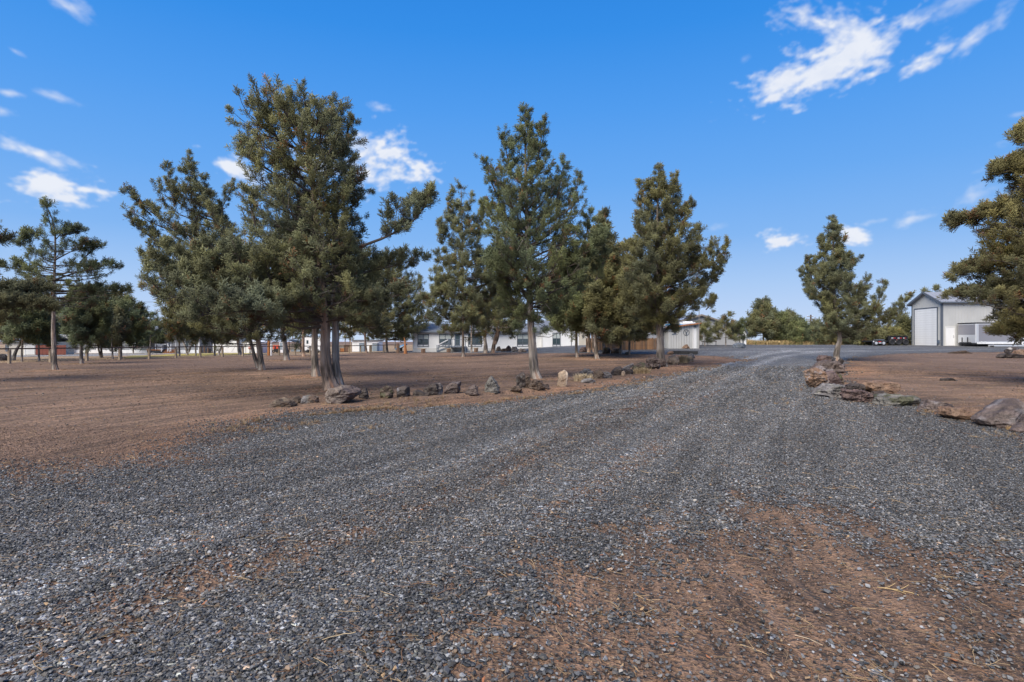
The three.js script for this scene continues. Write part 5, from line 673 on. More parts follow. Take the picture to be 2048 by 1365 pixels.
  far('juniper top showing over the roof of the tall garage', [1866, 688], 4, [[574, 1852, 1874], [590, 1844, 1882], [620, 1846, 1884], [660, 1850, 1880]], 'olive', 900);
  far('small crooked juniper before the middle of the grey barn', [1452, 691.8], 4, [[624, 1440, 1456], [640, 1432, 1472], [656, 1424, 1482], [672, 1428, 1474], [682, 1436, 1466]], 'brown', 520);
  far('narrow juniper at the right end of the grey barn', [1479, 691.6], 3, [[638, 1474, 1482], [655, 1471, 1485], [676, 1471, 1486]], 'green', 330);
  far('feathery juniper between the grey shed and the grey barn', [1410, 692.2], 3, [[640, 1402, 1414], [655, 1398, 1424], [672, 1400, 1426], [682, 1402, 1418]], 'olive', 420);
  far('dark juniper behind the left end of the white house', [790, 700], 4, [[640, 770, 800], [655, 755, 825], [680, 752, 828]], 'green', 1200);
  far('juniper behind the roof of the white house', [1010, 694], 4, [[600, 1000, 1022], [625, 985, 1040], [655, 980, 1050]], 'olive', 1100);
  far('yellow green juniper left behind the wood stacks', [690, 701], 4, [[620, 680, 700], [645, 668, 712], [680, 668, 710]], 'yellow', 1100);
  far('juniper behind the dark open shed', [585, 701], 4, [[630, 575, 600], [655, 565, 620], [685, 570, 615]], 'green', 1000);
  far('juniper behind the white shed left of the orange posts', [505, 702], 4, [[610, 495, 520], [640, 482, 535], [672, 486, 530]], 'olive', 1100);
  far('juniper behind the beige building', [150, 703], 4, [[600, 140, 165], [630, 130, 185], [665, 125, 190]], 'deep', 1200);
  far('juniper behind the left edge of the beige building', [10, 703], 4, [[590, 0, 30], [620, -20, 50], [665, -25, 50]], 'olive', 1200);
  far('juniper rising behind the forked V shaped one', [400, 703], 4, [[590, 390, 415], [625, 375, 440], [668, 370, 445]], 'deep', 1200);
  far('juniper behind the wooden fence', [1290, 696], 4, [[600, 1280, 1300], [630, 1265, 1320], [668, 1262, 1322]], 'olive', 1100);
}
// ------------------------------------------------------------------ buildings
const at = (px, py) => ground(px, py);
function windowPart(parent, d, x0, x1, y0, y1, o = {}) {             // frame, panes, mullions and sill in front of a wall d metres away
  const X0 = PX(x0, d), X1 = PX(x1, d), Y0 = PY(y1, d), Y1 = PY(y0, d), f = o.f ?? 0.08, z = -d, g = [];
  g.push(wbox(X0, X0 + f, Y0, Y1, z, z + 0.06), wbox(X1 - f, X1, Y0, Y1, z, z + 0.06), wbox(X0 + f, X1 - f, Y1 - f, Y1, z, z + 0.058), wbox(X0 + f, X1 - f, Y0, Y0 + f, z, z + 0.058));
  const yi = o.apron ? mix(Y0, Y1, o.apron) : Y0 + f; if (o.apron) g.push(wbox(X0 + f, X1 - f, yi - f, yi, z, z + 0.056));
  const n = o.cols ?? 2; for (let i = 1; i < n; i++) { const x = mix(X0, X1, i / n); g.push(wbox(x - f * 0.45, x + f * 0.45, Y0 + f, Y1 - f, z, z + 0.054)); }
  const ym = mix(yi, Y1, 0.5); if (o.rail !== false) g.push(wbox(X0 + f, X1 - f, ym - 0.03, ym + 0.03, z, z + 0.045));
  const w = part(parent, 'window', merge(g), o.mat ?? M.slate);
  for (let i = 0; i < n; i++) { const a = mix(X0, X1, i / n) + f * 0.5, b = mix(X0, X1, (i + 1) / n) - f * 0.5; for (const [lo, hi, mat] of o.rail === false ? [[yi, Y1, M.glass]] : [[yi, ym, M.glass], [ym, Y1, o.blind === false ? M.glass : M.blind]]) { const p = mesh('pane', plainBox(a, b, lo + 0.02, hi - 0.02, z + 0.012, z + 0.022).translate(-parent.position.x, -parent.position.y, -parent.position.z), mat); w.add(p); } }
  return w;
}
function gableRoof(x0, x1, yE, yR, zF, zB, over, t) {                // ridge along x
  const zm = (zF + zB) / 2, k = (yR - yE) / Math.abs(zF - zm), yo = yE - over * k;
  const f = prism([[zF + over, yo], [zm, yR], [zm, yR + t], [zF + over, yo + t]], x0 - over, x1 + over), b = prism([[zB - over, yo], [zm, yR], [zm, yR + t], [zB - over, yo + t]], x0 - over, x1 + over);
  for (const g of [f, b]) { g.rotateY(-Math.PI / 2); g.scale(-1, 1, 1); const p = g.attributes.position; for (let i = 0; i < p.count; i += 3) { const x = p.getX(i), y = p.getY(i), z = p.getZ(i); p.setXYZ(i, p.getX(i + 1), p.getY(i + 1), p.getZ(i + 1)); p.setXYZ(i + 1, x, y, z); } g.computeVertexNormals(); boxUV(g); }
  return [f, b];
}
function roofX(x0, x1, yE, yR, zF, zB, over, t) {                    // two slabs, each a sheared box; ridge along x
  const zm = (zF + zB) / 2, k = (yR - yE) / Math.abs(zF - zm), slab = (za, ya) => { const P = []; for (const x of [x0 - over, x1 + over]) for (const [z, y] of [[za, ya], [zm, yR]]) P.push(V(x, y, z), V(x, y + t, z)); return boxUV(new ConvexGeometry(P)); };
  return [slab(zF + over, yE - over * k), slab(zB - over, yE - over * k)];
}
function roofZ(x0, x1, yE, yR, z0, z1, over, t, xr = (x0 + x1) / 2) { // ridge along z
  const slab = (xa, s) => { const k = (yR - yE) / Math.abs(xa - xr), P = []; for (const z of [z0 - over, z1 + over]) for (const [x, y] of [[xa + s * over, yE - over * k], [xr, yR]]) P.push(V(x, y, z), V(x, y + t, z)); return boxUV(new ConvexGeometry(P)); };
  return [slab(x0, -1), slab(x1, 1)];
}
function buildHouse() {
  const g = at(985, 701.5), d = g.d, y0 = gh(g.x, d) - 0.5, h = thing('white_house', 'long white one storey house with slate window frames and blue grey stairs', 'house', V(g.x, gh(g.x, d), -d));
  const X = (p) => PX(p, d), yE = PY(664, d), yR = PY(647, d), base = (p) => gh(X(p), d) - 0.4;
  part(h, 'wall', plainBox(X(826), X(1084), y0, yE, -d - 9, -d), M.white);
  part(h, 'skirting', wbox(X(826) - 0.02, X(1084), y0, PY(696.5, d), -d, -d + 0.03), M.offwhite);
  part(h, 'wall', plainBox(X(1084), X(1172), y0, PY(655, d), -d - 8, -d + 0.9), M.white);
  for (const p of roofX(X(826), X(1084), yE, yR, -d, -d - 9, 0.45, 0.14)) part(h, 'roof', p, M.roofGrey);
  for (const p of roofX(X(1084), X(1172), PY(655, d), PY(641, d), -d + 0.9, -d - 8, 0.4, 0.14)) part(h, 'roof', p, M.roofGrey);
  part(h, 'fascia', wbox(X(826) - 0.45, X(1078), yE - 0.16, yE + 0.02, -d + 0.44, -d + 0.48), M.slate);
  part(h, 'corner_trim', wbox(X(1082), X(1085), y0, PY(656, d), -d + 0.88, -d + 0.93), M.offwhite); part(h, 'corner_trim', wbox(X(825.4), X(828), y0, yE, -d - 0.02, -d + 0.035), M.offwhite);
  windowPart(h, d, 835, 857.5, 668.5, 694, { apron: 0.2, blind: true }); windowPart(h, d, 878, 903, 668.5, 694, { apron: 0.2 }); windowPart(h, d, 936, 964, 668, 694, { apron: 0.2, blind: false }); windowPart(h, d, 1034, 1057, 668, 694, { apron: 0.2 }); windowPart(h, d - 0.9, 1105, 1121, 666, 694, { apron: 0.18 });
  const door = part(h, 'door', wbox(X(909), X(921), PY(692, d), PY(667, d), -d - 0.02, -d + 0.05), M.blueGrey); const dp = mesh('door_glass', plainBox(X(911.5), X(918.5), PY(690, d), PY(670, d), -d + 0.052, -d + 0.058).translate(-h.position.x, -h.position.y, -h.position.z), M.glass); door.add(dp);
  part(h, 'door_frame', merge([wbox(X(907.5), X(909), PY(692, d), PY(666, d), -d, -d + 0.07), wbox(X(921), X(922.5), PY(692, d), PY(666, d), -d, -d + 0.07), wbox(X(907.5), X(922.5), PY(666, d), PY(665, d), -d, -d + 0.07)]), M.white);
  part(h, 'door', wbox(X(1142), X(1152), PY(696, d), PY(668, d), -d + 0.88, -d + 0.94), M.white); part(h, 'door_frame', merge([wbox(X(1140.6), X(1142), PY(696, d), PY(667, d), -d + 0.9, -d + 0.97), wbox(X(1152), X(1153.4), PY(696, d), PY(667, d), -d + 0.9, -d + 0.97), wbox(X(1140.6), X(1153.4), PY(667, d), PY(666, d), -d + 0.9, -d + 0.97)]), M.slate);
  for (let i = 0; i < 13; i++) part(h, 'siding_board', wbox(X(1156), X(1171.5), PY(696 - i * 2.6, d), PY(696 - i * 2.6 - 2.5, d), -d + 0.9, -d + 0.93 + 0.001 * (i % 2)), M.cream);
  part(h, 'wall_lamp', wbox(X(1163), X(1165), PY(675, d), PY(671, d), -d + 0.93, -d + 1.08), M.black);
  // stairs with a landing and railings
  const s = thing('entry_stairs', 'blue grey wooden entry stairs with railings at the white house', 'stairs', V(X(912), gh(X(912), d), -d + 1)), top = PY(693, d), gy = gh(X(890), d), L = X(900), R = X(934);
  part(s, 'landing', wbox(L, R, top - 0.12, top, -d + 0.06, -d + 1.9), M.blueGrey);
  const n = 5; for (let i = 0; i < n; i++) part(s, 'step', wbox(L - 0.3 * (i + 1), L - 0.3 * i + 0.04, top - (i + 1) * (top - gy) / (n + 1) - 0.05, top - (i + 1) * (top - gy) / (n + 1), -d + 0.7, -d + 1.9), M.blueGrey);
  for (const z of [-d + 0.68, -d + 1.92]) { part(s, 'stringer', bar(V(L, top - 0.12, z), V(L - 0.3 * n, gy + 0.1, z), 0.06, 0.22), M.blueGrey); part(s, 'handrail', bar(V(L, top + 0.95, z), V(L - 0.3 * n, gy + 0.95, z), 0.09, 0.05), M.pale); part(s, 'post', wbox(L - 0.05, L + 0.05, gy, top + 0.97, z - 0.05, z + 0.05), M.blueGrey); part(s, 'post', wbox(L - 0.3 * n - 0.05, L - 0.3 * n + 0.05, gy - 0.05, gy + 0.97, z - 0.05, z + 0.05), M.blueGrey); part(s, 'middle_rail', bar(V(L, top + 0.5, z), V(L - 0.3 * n, gy + 0.5, z), 0.05, 0.05), M.blueGrey); }
  part(s, 'handrail', wbox(L, R, top + 0.9, top + 0.96, -d + 1.86, -d + 1.96), M.blueGrey); part(s, 'post', wbox(R - 0.1, R, gy, top + 0.97, -d + 1.86, -d + 1.96), M.blueGrey);
  for (let i = 1; i < 8; i++) part(s, 'baluster', wbox(mix(L, R, i / 8) - 0.02, mix(L, R, i / 8) + 0.02, top, top + 0.9, -d + 1.89, -d + 1.93), M.blueGrey);
}
function vertBoards(parent, d, x0, x1, y0, y1, n, mats, gap = 0.006, jag = 0.02, seed = 1, origin) { const r = rng(seed); for (let i = 0; i < n; i++) { const a = mix(PX(x0, d), PX(x1, d), i / n), b = mix(PX(x0, d), PX(x1, d), (i + 1) / n); part(parent, 'board', wbox(a + gap / 2, b - gap / 2, y0, y1 + (r() - 0.5) * jag, -d, -d + 0.02 + r() * 0.006, 0.003), mats[Math.floor(r() * mats.length)]); } }
function buildFence() {
  const g = at(1262, 700), d = g.d, yb = gh(g.x, d) - 0.05, yt = PY(677, d), f = thing('wooden_fence', 'weathered cedar board fence in orange and brown right of the white house', 'fence', V(g.x, gh(g.x, d), -d));
  vertBoards(f, d, 1172, 1316, yb, yt, 58, M.cedar, 0.008, 0.05, 3);
  for (const p of [1186, 1216, 1246, 1276, 1306]) part(f, 'post', wbox(PX(p, d) - 0.06, PX(p, d) + 0.06, yb, yt + 0.06, -d - 0.14, -d - 0.02), M.brownWood);
  for (const y of [0.25, 0.8]) part(f, 'rail', wbox(PX(1172, d), PX(1316, d), mix(yb, yt, y) - 0.04, mix(yb, yt, y) + 0.04, -d - 0.05, -d - 0.005), M.brownWood);
  const q = at(1290, 699.5).d, gt = thing('fence_gate', 'narrow grey metal sheet standing at the right end of the wooden fence', 'gate', V(PX(1293, q), gh(PX(1293, q), q), -q)); part(gt, 'sheet', pbox(q, 1289.5, 1293.5, 678, 700.5, 0.04), M.shedBlue); part(gt, 'frame', pbox(q - 0.03, 1287.5, 1289.3, 676.5, 701, 0.08), M.oldWood);
  const w = at(1312, 698), wp = thing('standing_sheet', 'white panel standing between the fence and the juniper by the drive', 'panel', V(w.x, w.y, w.z)); part(wp, 'sheet', pbox(w.d, 1306, 1316, 678, 698.5, 0.05), M.white); part(wp, 'foot', pbox(w.d - 0.05, 1305.5, 1316.5, 697, 698.8, 0.2), M.slate);
}
function buildShed() {
  const g = at(1370, 697.5), d = g.d, yb = gh(g.x, d) - 0.05, s = thing('grey_shed', 'small pale grey shed with metal wall art and a slanting roof', 'shed', V(g.x, gh(g.x, d), -d));
  const x0 = PX(1337, d), x1 = PX(1384, d), x2 = PX(1398, d), yl = PY(655.5, d), yr = PY(648, d);
  part(s, 'wall', prism([[x0, yb], [x2, yb], [x2, yr - 0.02], [x0, yl - 0.02]], -d - 3, -d - 0.03), M.lightGrey);
  const n = 9; for (let i = 0; i < n; i++) { const a = mix(x0, x1, i / n), b = mix(x0, x1, (i + 1) / n), t = (x) => mix(yl, yr, (x - x0) / (x2 - x0)) - 0.03; part(s, 'board', prism([[a + 0.02, yb], [b - 0.02, yb], [b - 0.02, t(b)], [a + 0.02, t(a)]], -d - 0.028, -d + 0.03 + 0.006 * (i % 2)), M.lightGrey); }
  part(s, 'corner_board', wbox(x1, x1 + 0.12, yb, PY(650.5, d), -d - 0.028, -d + 0.025), M.offwhite);
  const dr = part(s, 'door', wbox(x1 + 0.2, x1 + 0.46, yb + 0.06, PY(658, d), -d - 0.028, -d + 0.012), M.white); part(s, 'trim', wbox(x1 + 0.13, x1 + 0.19, yb, PY(656, d), -d - 0.028, -d + 0.03), M.white);
  part(s, 'corner_board', wbox(x1 + 0.48, x2, yb, PY(650, d), -d - 0.028, -d + 0.006), M.lightGrey); part(s, 'lamp', wbox(x1 + 0.24, x1 + 0.36, PY(655, d), PY(651.5, d), -d + 0.006, -d + 0.1), M.slate);
  const P = []; for (const z of [-d - 3.2, -d + 0.3]) for (const [x, y] of [[x0 - 0.35, yl - 0.05], [x2 + 0.12, yr + 0.02]]) P.push(V(x, y, z), V(x, y + 0.1, z)); part(s, 'roof', boxUV(new ConvexGeometry(P)), M.roofMetal);
  part(s, 'fascia', bar(V(x0 - 0.35, yl - 0.02, -d + 0.32), V(x2 + 0.12, yr + 0.05, -d + 0.32), 0.05, 0.12), M.orangeWood);
  // metal art
  const c = V(PX(1372.5, d), PY(665.5, d), -d + 0.05), ar = thing('round_wall_art', 'round metal ring with an antlered deer cut out, on the shed wall', 'wall art', V(c.x, c.y, c.z)); const R = 5.6 * d / F; lpart(ar, 'ring', new THREE.TorusGeometry(R, 0.025, 6, 32), M.slate);
  const deer = new THREE.Shape(); [[-0.16, -0.9], [0.2, -0.85], [0.22, -0.3], [0.3, 0.0], [0.6, 0.45], [0.5, 0.75], [0.36, 0.4], [0.16, 0.12], [0.05, 0.1], [-0.1, 0.14], [-0.3, 0.5], [-0.52, 0.72], [-0.5, 0.4], [-0.25, 0.05], [-0.3, -0.2]].forEach(([a, b], i) => i ? deer.lineTo(a * R, b * R) : deer.moveTo(a * R, b * R)); lpart(ar, 'deer', new THREE.ExtrudeGeometry(deer, { depth: 0.015, bevelEnabled: false }), M.slate);
  const e = V(PX(1348, d), PY(666, d), -d + 0.045), fa = thing('small_wall_art', 'small dark metal animal cutout left of the round art on the shed', 'wall art', V(e.x, e.y, e.z)), k = d / F, f = new THREE.Shape(); [[-5, -4.5], [5, -3], [3.5, 0], [2.5, 4], [-3, 3.5], [-4.5, 1], [-1, 1.5], [1, 1], [0.5, -1.5], [-3.5, -2]].forEach(([a, b], i) => i ? f.lineTo(a * k, b * k) : f.moveTo(a * k, b * k)); lpart(fa, 'cutout', new THREE.ExtrudeGeometry(f, { depth: 0.02, bevelEnabled: false }), M.blueGrey);
  // motor home roof behind the shed
  const q = d + 7, rv = thing('motor_home', 'white motor home with a blue band, its top showing behind the shed', 'motor home', V(PX(1350, q), gh(PX(1350, q), q), -q)), A = (a, b, c, e, z0, z1, m, n) => part(rv, n, wbox(PX(a, q), PX(b, q), PY(e, q), PY(c, q), -q - z1, -q - z0, 0.05), m);
  A(1330, 1392, 645.5, 688, 0, 2.4, M.white, 'body'); A(1330.5, 1366, 648.5, 651.5, -0.02, 0.05, M.blue, 'stripe'); A(1331, 1366, 652.5, 656, -0.025, 0.05, M.slate, 'stripe'); A(1348, 1370, 643.3, 645.4, 0.5, 1.5, M.slate, 'roof_box'); A(1372, 1390, 642.5, 645.4, 0.6, 1.6, M.white, 'air_conditioner'); A(1384, 1391, 647, 653, -0.02, 0.05, M.glass, 'window');
  for (const p of [1342, 1380]) { const w = part(rv, 'wheel', cyl(0.42, 0.42, 0.3, 20).rotateX(Math.PI / 2).translate(PX(p, q), gh(PX(p, q), q) + 0.42, -q - 0.1), M.rubber); }
  const pl = thing('white_pole', 'thin white pole standing at the right corner of the grey shed', 'pole', V(PX(1398.5, d - 0.5), gh(g.x, d), -d + 0.5)); lpart(pl, 'shaft', cyl(0.03, 0.035, PY(611, d) - yb, 8).translate(0, (PY(611, d) - yb) / 2, 0), M.oldWood); lpart(pl, 'cap', cyl(0.05, 0.05, 0.05, 8).translate(0, PY(611, d) - yb, 0), M.steel);
}
function buildBarn() {
  const g = at(1440, 690.4), d = g.d, yb = gh(g.x, d) - 0.05, b = thing('grey_barn', 'large plain grey barn behind the shed, gable end facing the yard', 'barn', V(g.x, gh(g.x, d), -d)), X = (p) => PX(p, d), yR = PY(631, d), yE = PY(656, d);
  part(b, 'wall', prism([[X(1316), yb], [X(1482), yb], [X(1482), yE], [X(1402), yR], [X(1316), PY(655, d)]], -d - 12, -d), M.barnGrey);
  for (let i = 0; i < 34; i++) { const x = mix(X(1318), X(1480), i / 33), t = x > X(1402) ? mix(yR, yE, (x - X(1402)) / (X(1482) - X(1402))) : mix(PY(655, d), yR, (x - X(1316)) / (X(1402) - X(1316))); part(b, 'batten', wbox(x - 0.02, x + 0.02, yb, t - 0.05, -d, -d + 0.02, 0.004), M.barnGrey); }
  for (const p of roofZ(X(1316), X(1482), yE, yR + 0.02, -d - 12, -d, 0.35, 0.12, X(1402))) part(b, 'roof', p, M.roofMetal);
  part(b, 'trim', bar(V(X(1402), yR + 0.02, -d + 0.37), V(X(1482) + 0.35, yE - 0.1, -d + 0.37), 0.04, 0.2), M.oldWood); part(b, 'trim', bar(V(X(1402), yR + 0.02, -d + 0.37), V(X(1316) - 0.35, PY(655, d) - 0.1, -d + 0.37), 0.04, 0.2), M.oldWood);
  const e = at(1487, 690.2), w = thing('white_lean_to', 'white lean to with a dark slanting roof edge at the right end of the barn', 'lean-to', V(e.x, e.y, e.z)); part(w, 'wall', prism([[PX(1482.6, d), yb], [PX(1490, d), yb], [PX(1490, d), PY(668, d)], [PX(1482.6, d), PY(656, d)]], -d - 5, -d + 0.4), M.white); part(w, 'roof', bar(V(PX(1482, d), PY(652, d), -d - 2), V(PX(1491.5, d), PY(668, d), -d - 2), 5.4, 0.1), M.slate); part(w, 'door', pbox(d - 0.4, 1484, 1488, 672, 689.5, 0.05), M.lightGrey);
  // low table and saw horse in front of the barn
  const q = at(1410, 691.2), tb = thing('work_table', 'low dark work table standing on the gravel before the barn', 'table', V(q.x, q.y, q.z)); const T = (a, b2, c, e2, dd, n, m) => part(tb, n, pbox(q.d, a, b2, c, e2, dd), m); T(1408, 1434, 682.5, 684, 0.8, 'top', M.brownWood); for (const p of [1409, 1432]) { T(p, p + 0.9, 684, 691.3, 0.06, 'leg', M.dark); }
  const sh = thing('saw_horse', 'small dark saw horse left of the low work table', 'saw horse', V(PX(1407, q.d), q.y, q.z)); const zz = -q.d + 0.5, bx = PX(1407, q.d); part(sh, 'beam', wbox(bx - 0.25, bx + 0.25, q.y + 0.42, q.y + 0.5, zz - 0.05, zz + 0.05), M.dark); for (const s of [-1, 1]) for (const t of [-1, 1]) part(sh, 'leg', bar(V(bx + s * 0.2, q.y + 0.45, zz), V(bx + s * 0.28, q.y, zz + t * 0.2), 0.04), M.dark);
}
function buildGarage() {
  const c = at(1884, 692.2), d = c.d, yb = c.y - 0.05, x = c.x, W = 4.75, H = PY(604.5, d), ridge = PY(590.5, d + 1.2) + 0.12, L = 15, ang = -0.07, g = thing('tall_garage', 'tall pale grey metal garage with a white roll up door and slate trim', 'garage', V(x, c.y, -d));
  g.rotation.y = -ang * -1; const h = H - c.y, rr = h + 1.25, b0 = -0.06;
  // local axes: x along the side wall to the right, -z along the door wall; the corner of the two walls is the origin
  const wall = (pts, z0, z1) => prism(pts, z0, z1);
  const gable = wall([[0, b0], [W, b0], [W, h], [W / 2, rr], [0, h]], 0, 0.12); gable.rotateY(Math.PI / 2); boxUV(gable); lpart(g, 'wall', gable, M.lightGrey);   // lies in x = 0..0.12, z = 0..-W
  lpart(g, 'wall', plainBox(0.12, L, b0, h, -0.12, 0), M.lightGrey); lpart(g, 'wall', plainBox(0.12, L, b0, h, -W, -W + 0.12), M.lightGrey); lpart(g, 'wall', plainBox(L - 0.12, L, b0, h, -W + 0.12, -0.12), M.lightGrey);
  for (let i = 0; i < 44; i++) { const xx = 0.45 + i * 0.33; lpart(g, 'rib', wbox(xx - 0.02, xx + 0.02, b0, h - 0.1, 0, 0.022, 0.006), M.lightGrey); }
  for (let i = 0; i < 15; i++) { const z = -0.2 - i * (W - 0.4) / 14, t = h + (rr - h) * (1 - Math.abs(z + W / 2) / (W / 2)) - 0.12, inDoor = z < -0.55 && z > -4.25; lpart(g, 'rib', wbox(-0.022, 0, inDoor ? 4.42 : b0, t, z - 0.018, z + 0.018, 0.006), M.lightGrey); }
  const xa = -0.35, xb = L + 0.3; for (const s of [0, 1]) { const P = [], ze = s ? -W - 0.3 : 0.3, k = (rr - h) / (W / 2), ye = h - 0.3 * k; for (const xx of [xa, xb]) P.push(V(xx, ye, ze), V(xx, ye + 0.09, ze), V(xx, rr, -W / 2), V(xx, rr + 0.09, -W / 2)); const rf = lpart(g, 'roof', boxUV(new ConvexGeometry(P)), M.roofMetal); if (!s) for (let i = 0; i < 38; i++) { const xx = xa + 0.2 + i * 0.41, rb = mesh('roof_rib', bar(V(xx, ye + 0.09, ze), V(xx, rr + 0.09, -W / 2), 0.04, 0.05), M.roofMetal); rf.add(rb); } }
  lpart(g, 'roof_trim', bar(V(xa - 0.02, h - 0.06, 0.32), V(xa - 0.02, rr + 0.04, -W / 2), 0.06, 0.22), M.slate); lpart(g, 'roof_trim', bar(V(xa - 0.02, h - 0.06, -W - 0.32), V(xa - 0.02, rr + 0.04, -W / 2), 0.06, 0.22), M.slate); lpart(g, 'eave_trim', wbox(xa, xb, h - 0.16, h + 0.02, 0.31, 0.36), M.slate);
  lpart(g, 'corner_trim', wbox(-0.028, 0.16, b0, h - 0.05, -0.16, 0.03), M.slate); lpart(g, 'corner_trim', wbox(-0.028, 0.05, b0, h - 0.05, -W - 0.03, -W + 0.14), M.slate);
  // roll up door of long flat sections
  const z0 = -0.62, z1 = -4.18, dh = 4.3; for (let i = 0; i < 16; i++) lpart(g, 'door_section', wbox(-0.05, -0.005, 0.02 + i * dh / 16 + 0.006, 0.02 + (i + 1) * dh / 16 - 0.006, z1, z0, 0.008), M.white); lpart(g, 'door_backing', plainBox(-0.012, 0.0, 0.02, dh, z1, z0), M.lightGrey);
  lpart(g, 'door_trim', wbox(-0.09, -0.002, b0, dh + 0.14, z0, z0 + 0.12), M.slate); lpart(g, 'door_trim', wbox(-0.09, -0.002, b0, dh + 0.14, z1 - 0.12, z1), M.slate); lpart(g, 'door_trim', wbox(-0.088, -0.002, dh + 0.03, dh + 0.14, z1, z0), M.slate);
  const md = lpart(g, 'door', wbox(0.42, 1.33, 0.02, 2.08, 0.002, 0.05), M.white); lpart(g, 'door_frame', merge([wbox(0.33, 0.42, b0, 2.17, 0.002, 0.07), wbox(1.33, 1.42, b0, 2.17, 0.002, 0.07), wbox(0.42, 1.33, 2.08, 2.17, 0.002, 0.068)]), M.offwhite); const kn = mesh('handle', new THREE.SphereGeometry(0.04, 10, 8).translate(1.22, 1.0, 0.09), M.dark); md.add(kn); const kn2 = mesh('lock', cyl(0.025, 0.025, 0.03, 10).rotateX(Math.PI / 2).translate(1.22, 1.15, 0.062), M.dark); md.add(kn2);
  lpart(g, 'meter_box', wbox(-0.16, -0.03, 0.25, 0.65, -0.5, -0.2), M.blueGrey);
}
function buildTrailers() {
  // long enclosed trailer before the garage
  const c = at(1990, 692.8), d = c.d - 1.6, y = gh(c.x, d), X = (p) => PX(p, d), t = thing('enclosed_trailer', 'long silver and grey enclosed trailer parked before the tall garage', 'trailer', V(c.x, y, -d)), B = (n, a, b, lo, hi, z0, z1, m, q = 0.03) => part(t, n, wbox(a, b, y + lo, y + hi, -d - z1, -d - z0, q), m);
  const xf = X(1953), len = 10, xb = xf + len, top = PY(647, d) - y, flo = PY(687.5, d) - y;
  B('body', xf, xb, flo, top, 0.02, 2.3, M.alu, 0.08); part(t, 'front_panel', wbox(xf - 0.015, xf + 0.03, y + mix(flo, top, 0.44), y + top - 0.12, -d - 2.2, -d - 0.12), M.trailerGrey); B('panel', xf + 0.3, xb - 0.3, flo + 0.24, top - 0.12, 0, 0.05, M.trailerGrey); B('trim', xf + 0.02, xf + 0.26, flo + 0.1, top - 0.1, -0.01, 0.05, M.alu); B('roof_cap', xf - 0.03, xb, top, top + 0.1, 0, 2.32, M.dark, 0.04); B('skirt_rail', xf + 0.1, xb, flo - 0.06, flo + 0.1, -0.03, 0.04, M.white);
  B('lamp', xf + 0.5, xf + 0.65, flo + 0.14, flo + 0.22, -0.04, 0.0, M.white, 0.01); B('lamp', xf + 0.9, xf + 1.05, flo + 0.14, flo + 0.22, -0.04, 0.0, M.white, 0.01);
  part(t, 'tongue', bar(V(xf + 0.4, y + 0.42, -d - 0.4), V(xf - 0.75, y + 0.4, -d - 1.15), 0.1, 0.14), M.black); part(t, 'tongue', bar(V(xf + 0.4, y + 0.42, -d - 1.9), V(xf - 0.75, y + 0.4, -d - 1.15), 0.1, 0.14), M.black); part(t, 'jack', cyl(0.05, 0.05, 1.0, 10).translate(xf - 0.5, y + 0.5, -d - 1.15), M.black); part(t, 'jack', cyl(0.05, 0.05, 0.8, 10).translate(xf - 0.12, y + 0.62, -d - 0.9), M.dark); B('frame', xf + 0.1, xb - 0.2, flo - 0.2, flo - 0.07, 0.3, 2.0, M.dark);
  const wx = PX(2046, d); for (const k of [0, 1]) { const w = wx + k * 0.95; part(t, 'wheel', new THREE.TorusGeometry(0.27, 0.1, 12, 28).translate(w, y + 0.37, -d + 0.02), M.rubber); part(t, 'rim', cyl(0.2, 0.2, 0.14, 20).rotateX(Math.PI / 2).translate(w, y + 0.37, -d + 0.02), M.white); part(t, 'hub', cyl(0.07, 0.09, 0.2, 12).rotateX(Math.PI / 2).translate(w, y + 0.37, -d + 0.04), M.steel); const a = new THREE.TorusGeometry(0.5, 0.06, 8, 20, Math.PI).translate(w, y + 0.37, -d + 0.03); part(t, 'mudguard', a, M.white); }
  // flat aluminium ramp lying under the trailer
  const rp = thing('loading_ramp', 'flat aluminium loading ramp lying under the front of the trailer', 'ramp', V(xf + 2.5, y, -d + 0.4)); part(rp, 'plate', wbox(xf + 1.2, xf + 4.2, y + 0.1, y + 0.15, -d + 0.2, -d + 0.9), M.steel); for (const z of [0.2, 0.86]) part(rp, 'edge', wbox(xf + 1.1, xf + 4.3, y + 0.02, y + 0.2, -d + z, -d + z + 0.05), M.alu);
  // two black trailers left of the garage
  const u = at(1775, 692.5), ud = u.d + 2, uy = gh(PX(1775, ud), ud), U = (p) => PX(p, ud), Yb = (py) => PY(py, ud);
  const dt = thing('dump_trailer', 'black dump trailer with red reflectors, beside the tall garage', 'trailer', V(U(1796), uy, -ud)), D = (n, a, b, c2, e, z0, z1, m, q = 0.02) => part(dt, n, wbox(U(a), U(b), Yb(e), Yb(c2), -ud - z1, -ud - z0, q), m);
  D('box', 1777, 1817, 672.8, 684, 0, 4, M.black, 0.04); D('rim', 1776.5, 1817.5, 672, 673, -0.03, 4.03, M.dark); D('frame', 1779, 1815, 684, 687, 0.1, 4, M.black);
  for (const p of [1779, 1787, 1795.5, 1803, 1810]) D('stake', p, p + 1, 673, 684, -0.06, 0, M.dark, 0.008);
  for (const [a, b] of [[1782, 1791], [1795, 1803], [1806, 1812]]) { D('reflector', a, (a + b) / 2 - 0.2, 676, 677.2, -0.075, -0.06, M.pale, 0.004); D('reflector', (a + b) / 2, b, 676, 677.2, -0.075, -0.06, M.red, 0.004); }
  D('reflector', 1781, 1786, 679, 684.6, -0.08, -0.06, M.red, 0.006); D('reflector', 1792.5, 1799, 679.2, 681.8, -0.08, -0.06, M.red, 0.006); for (const p of [1788, 1798]) D('reflector', p, p + 3, 683, 685, -0.08, -0.06, M.pale, 0.004);
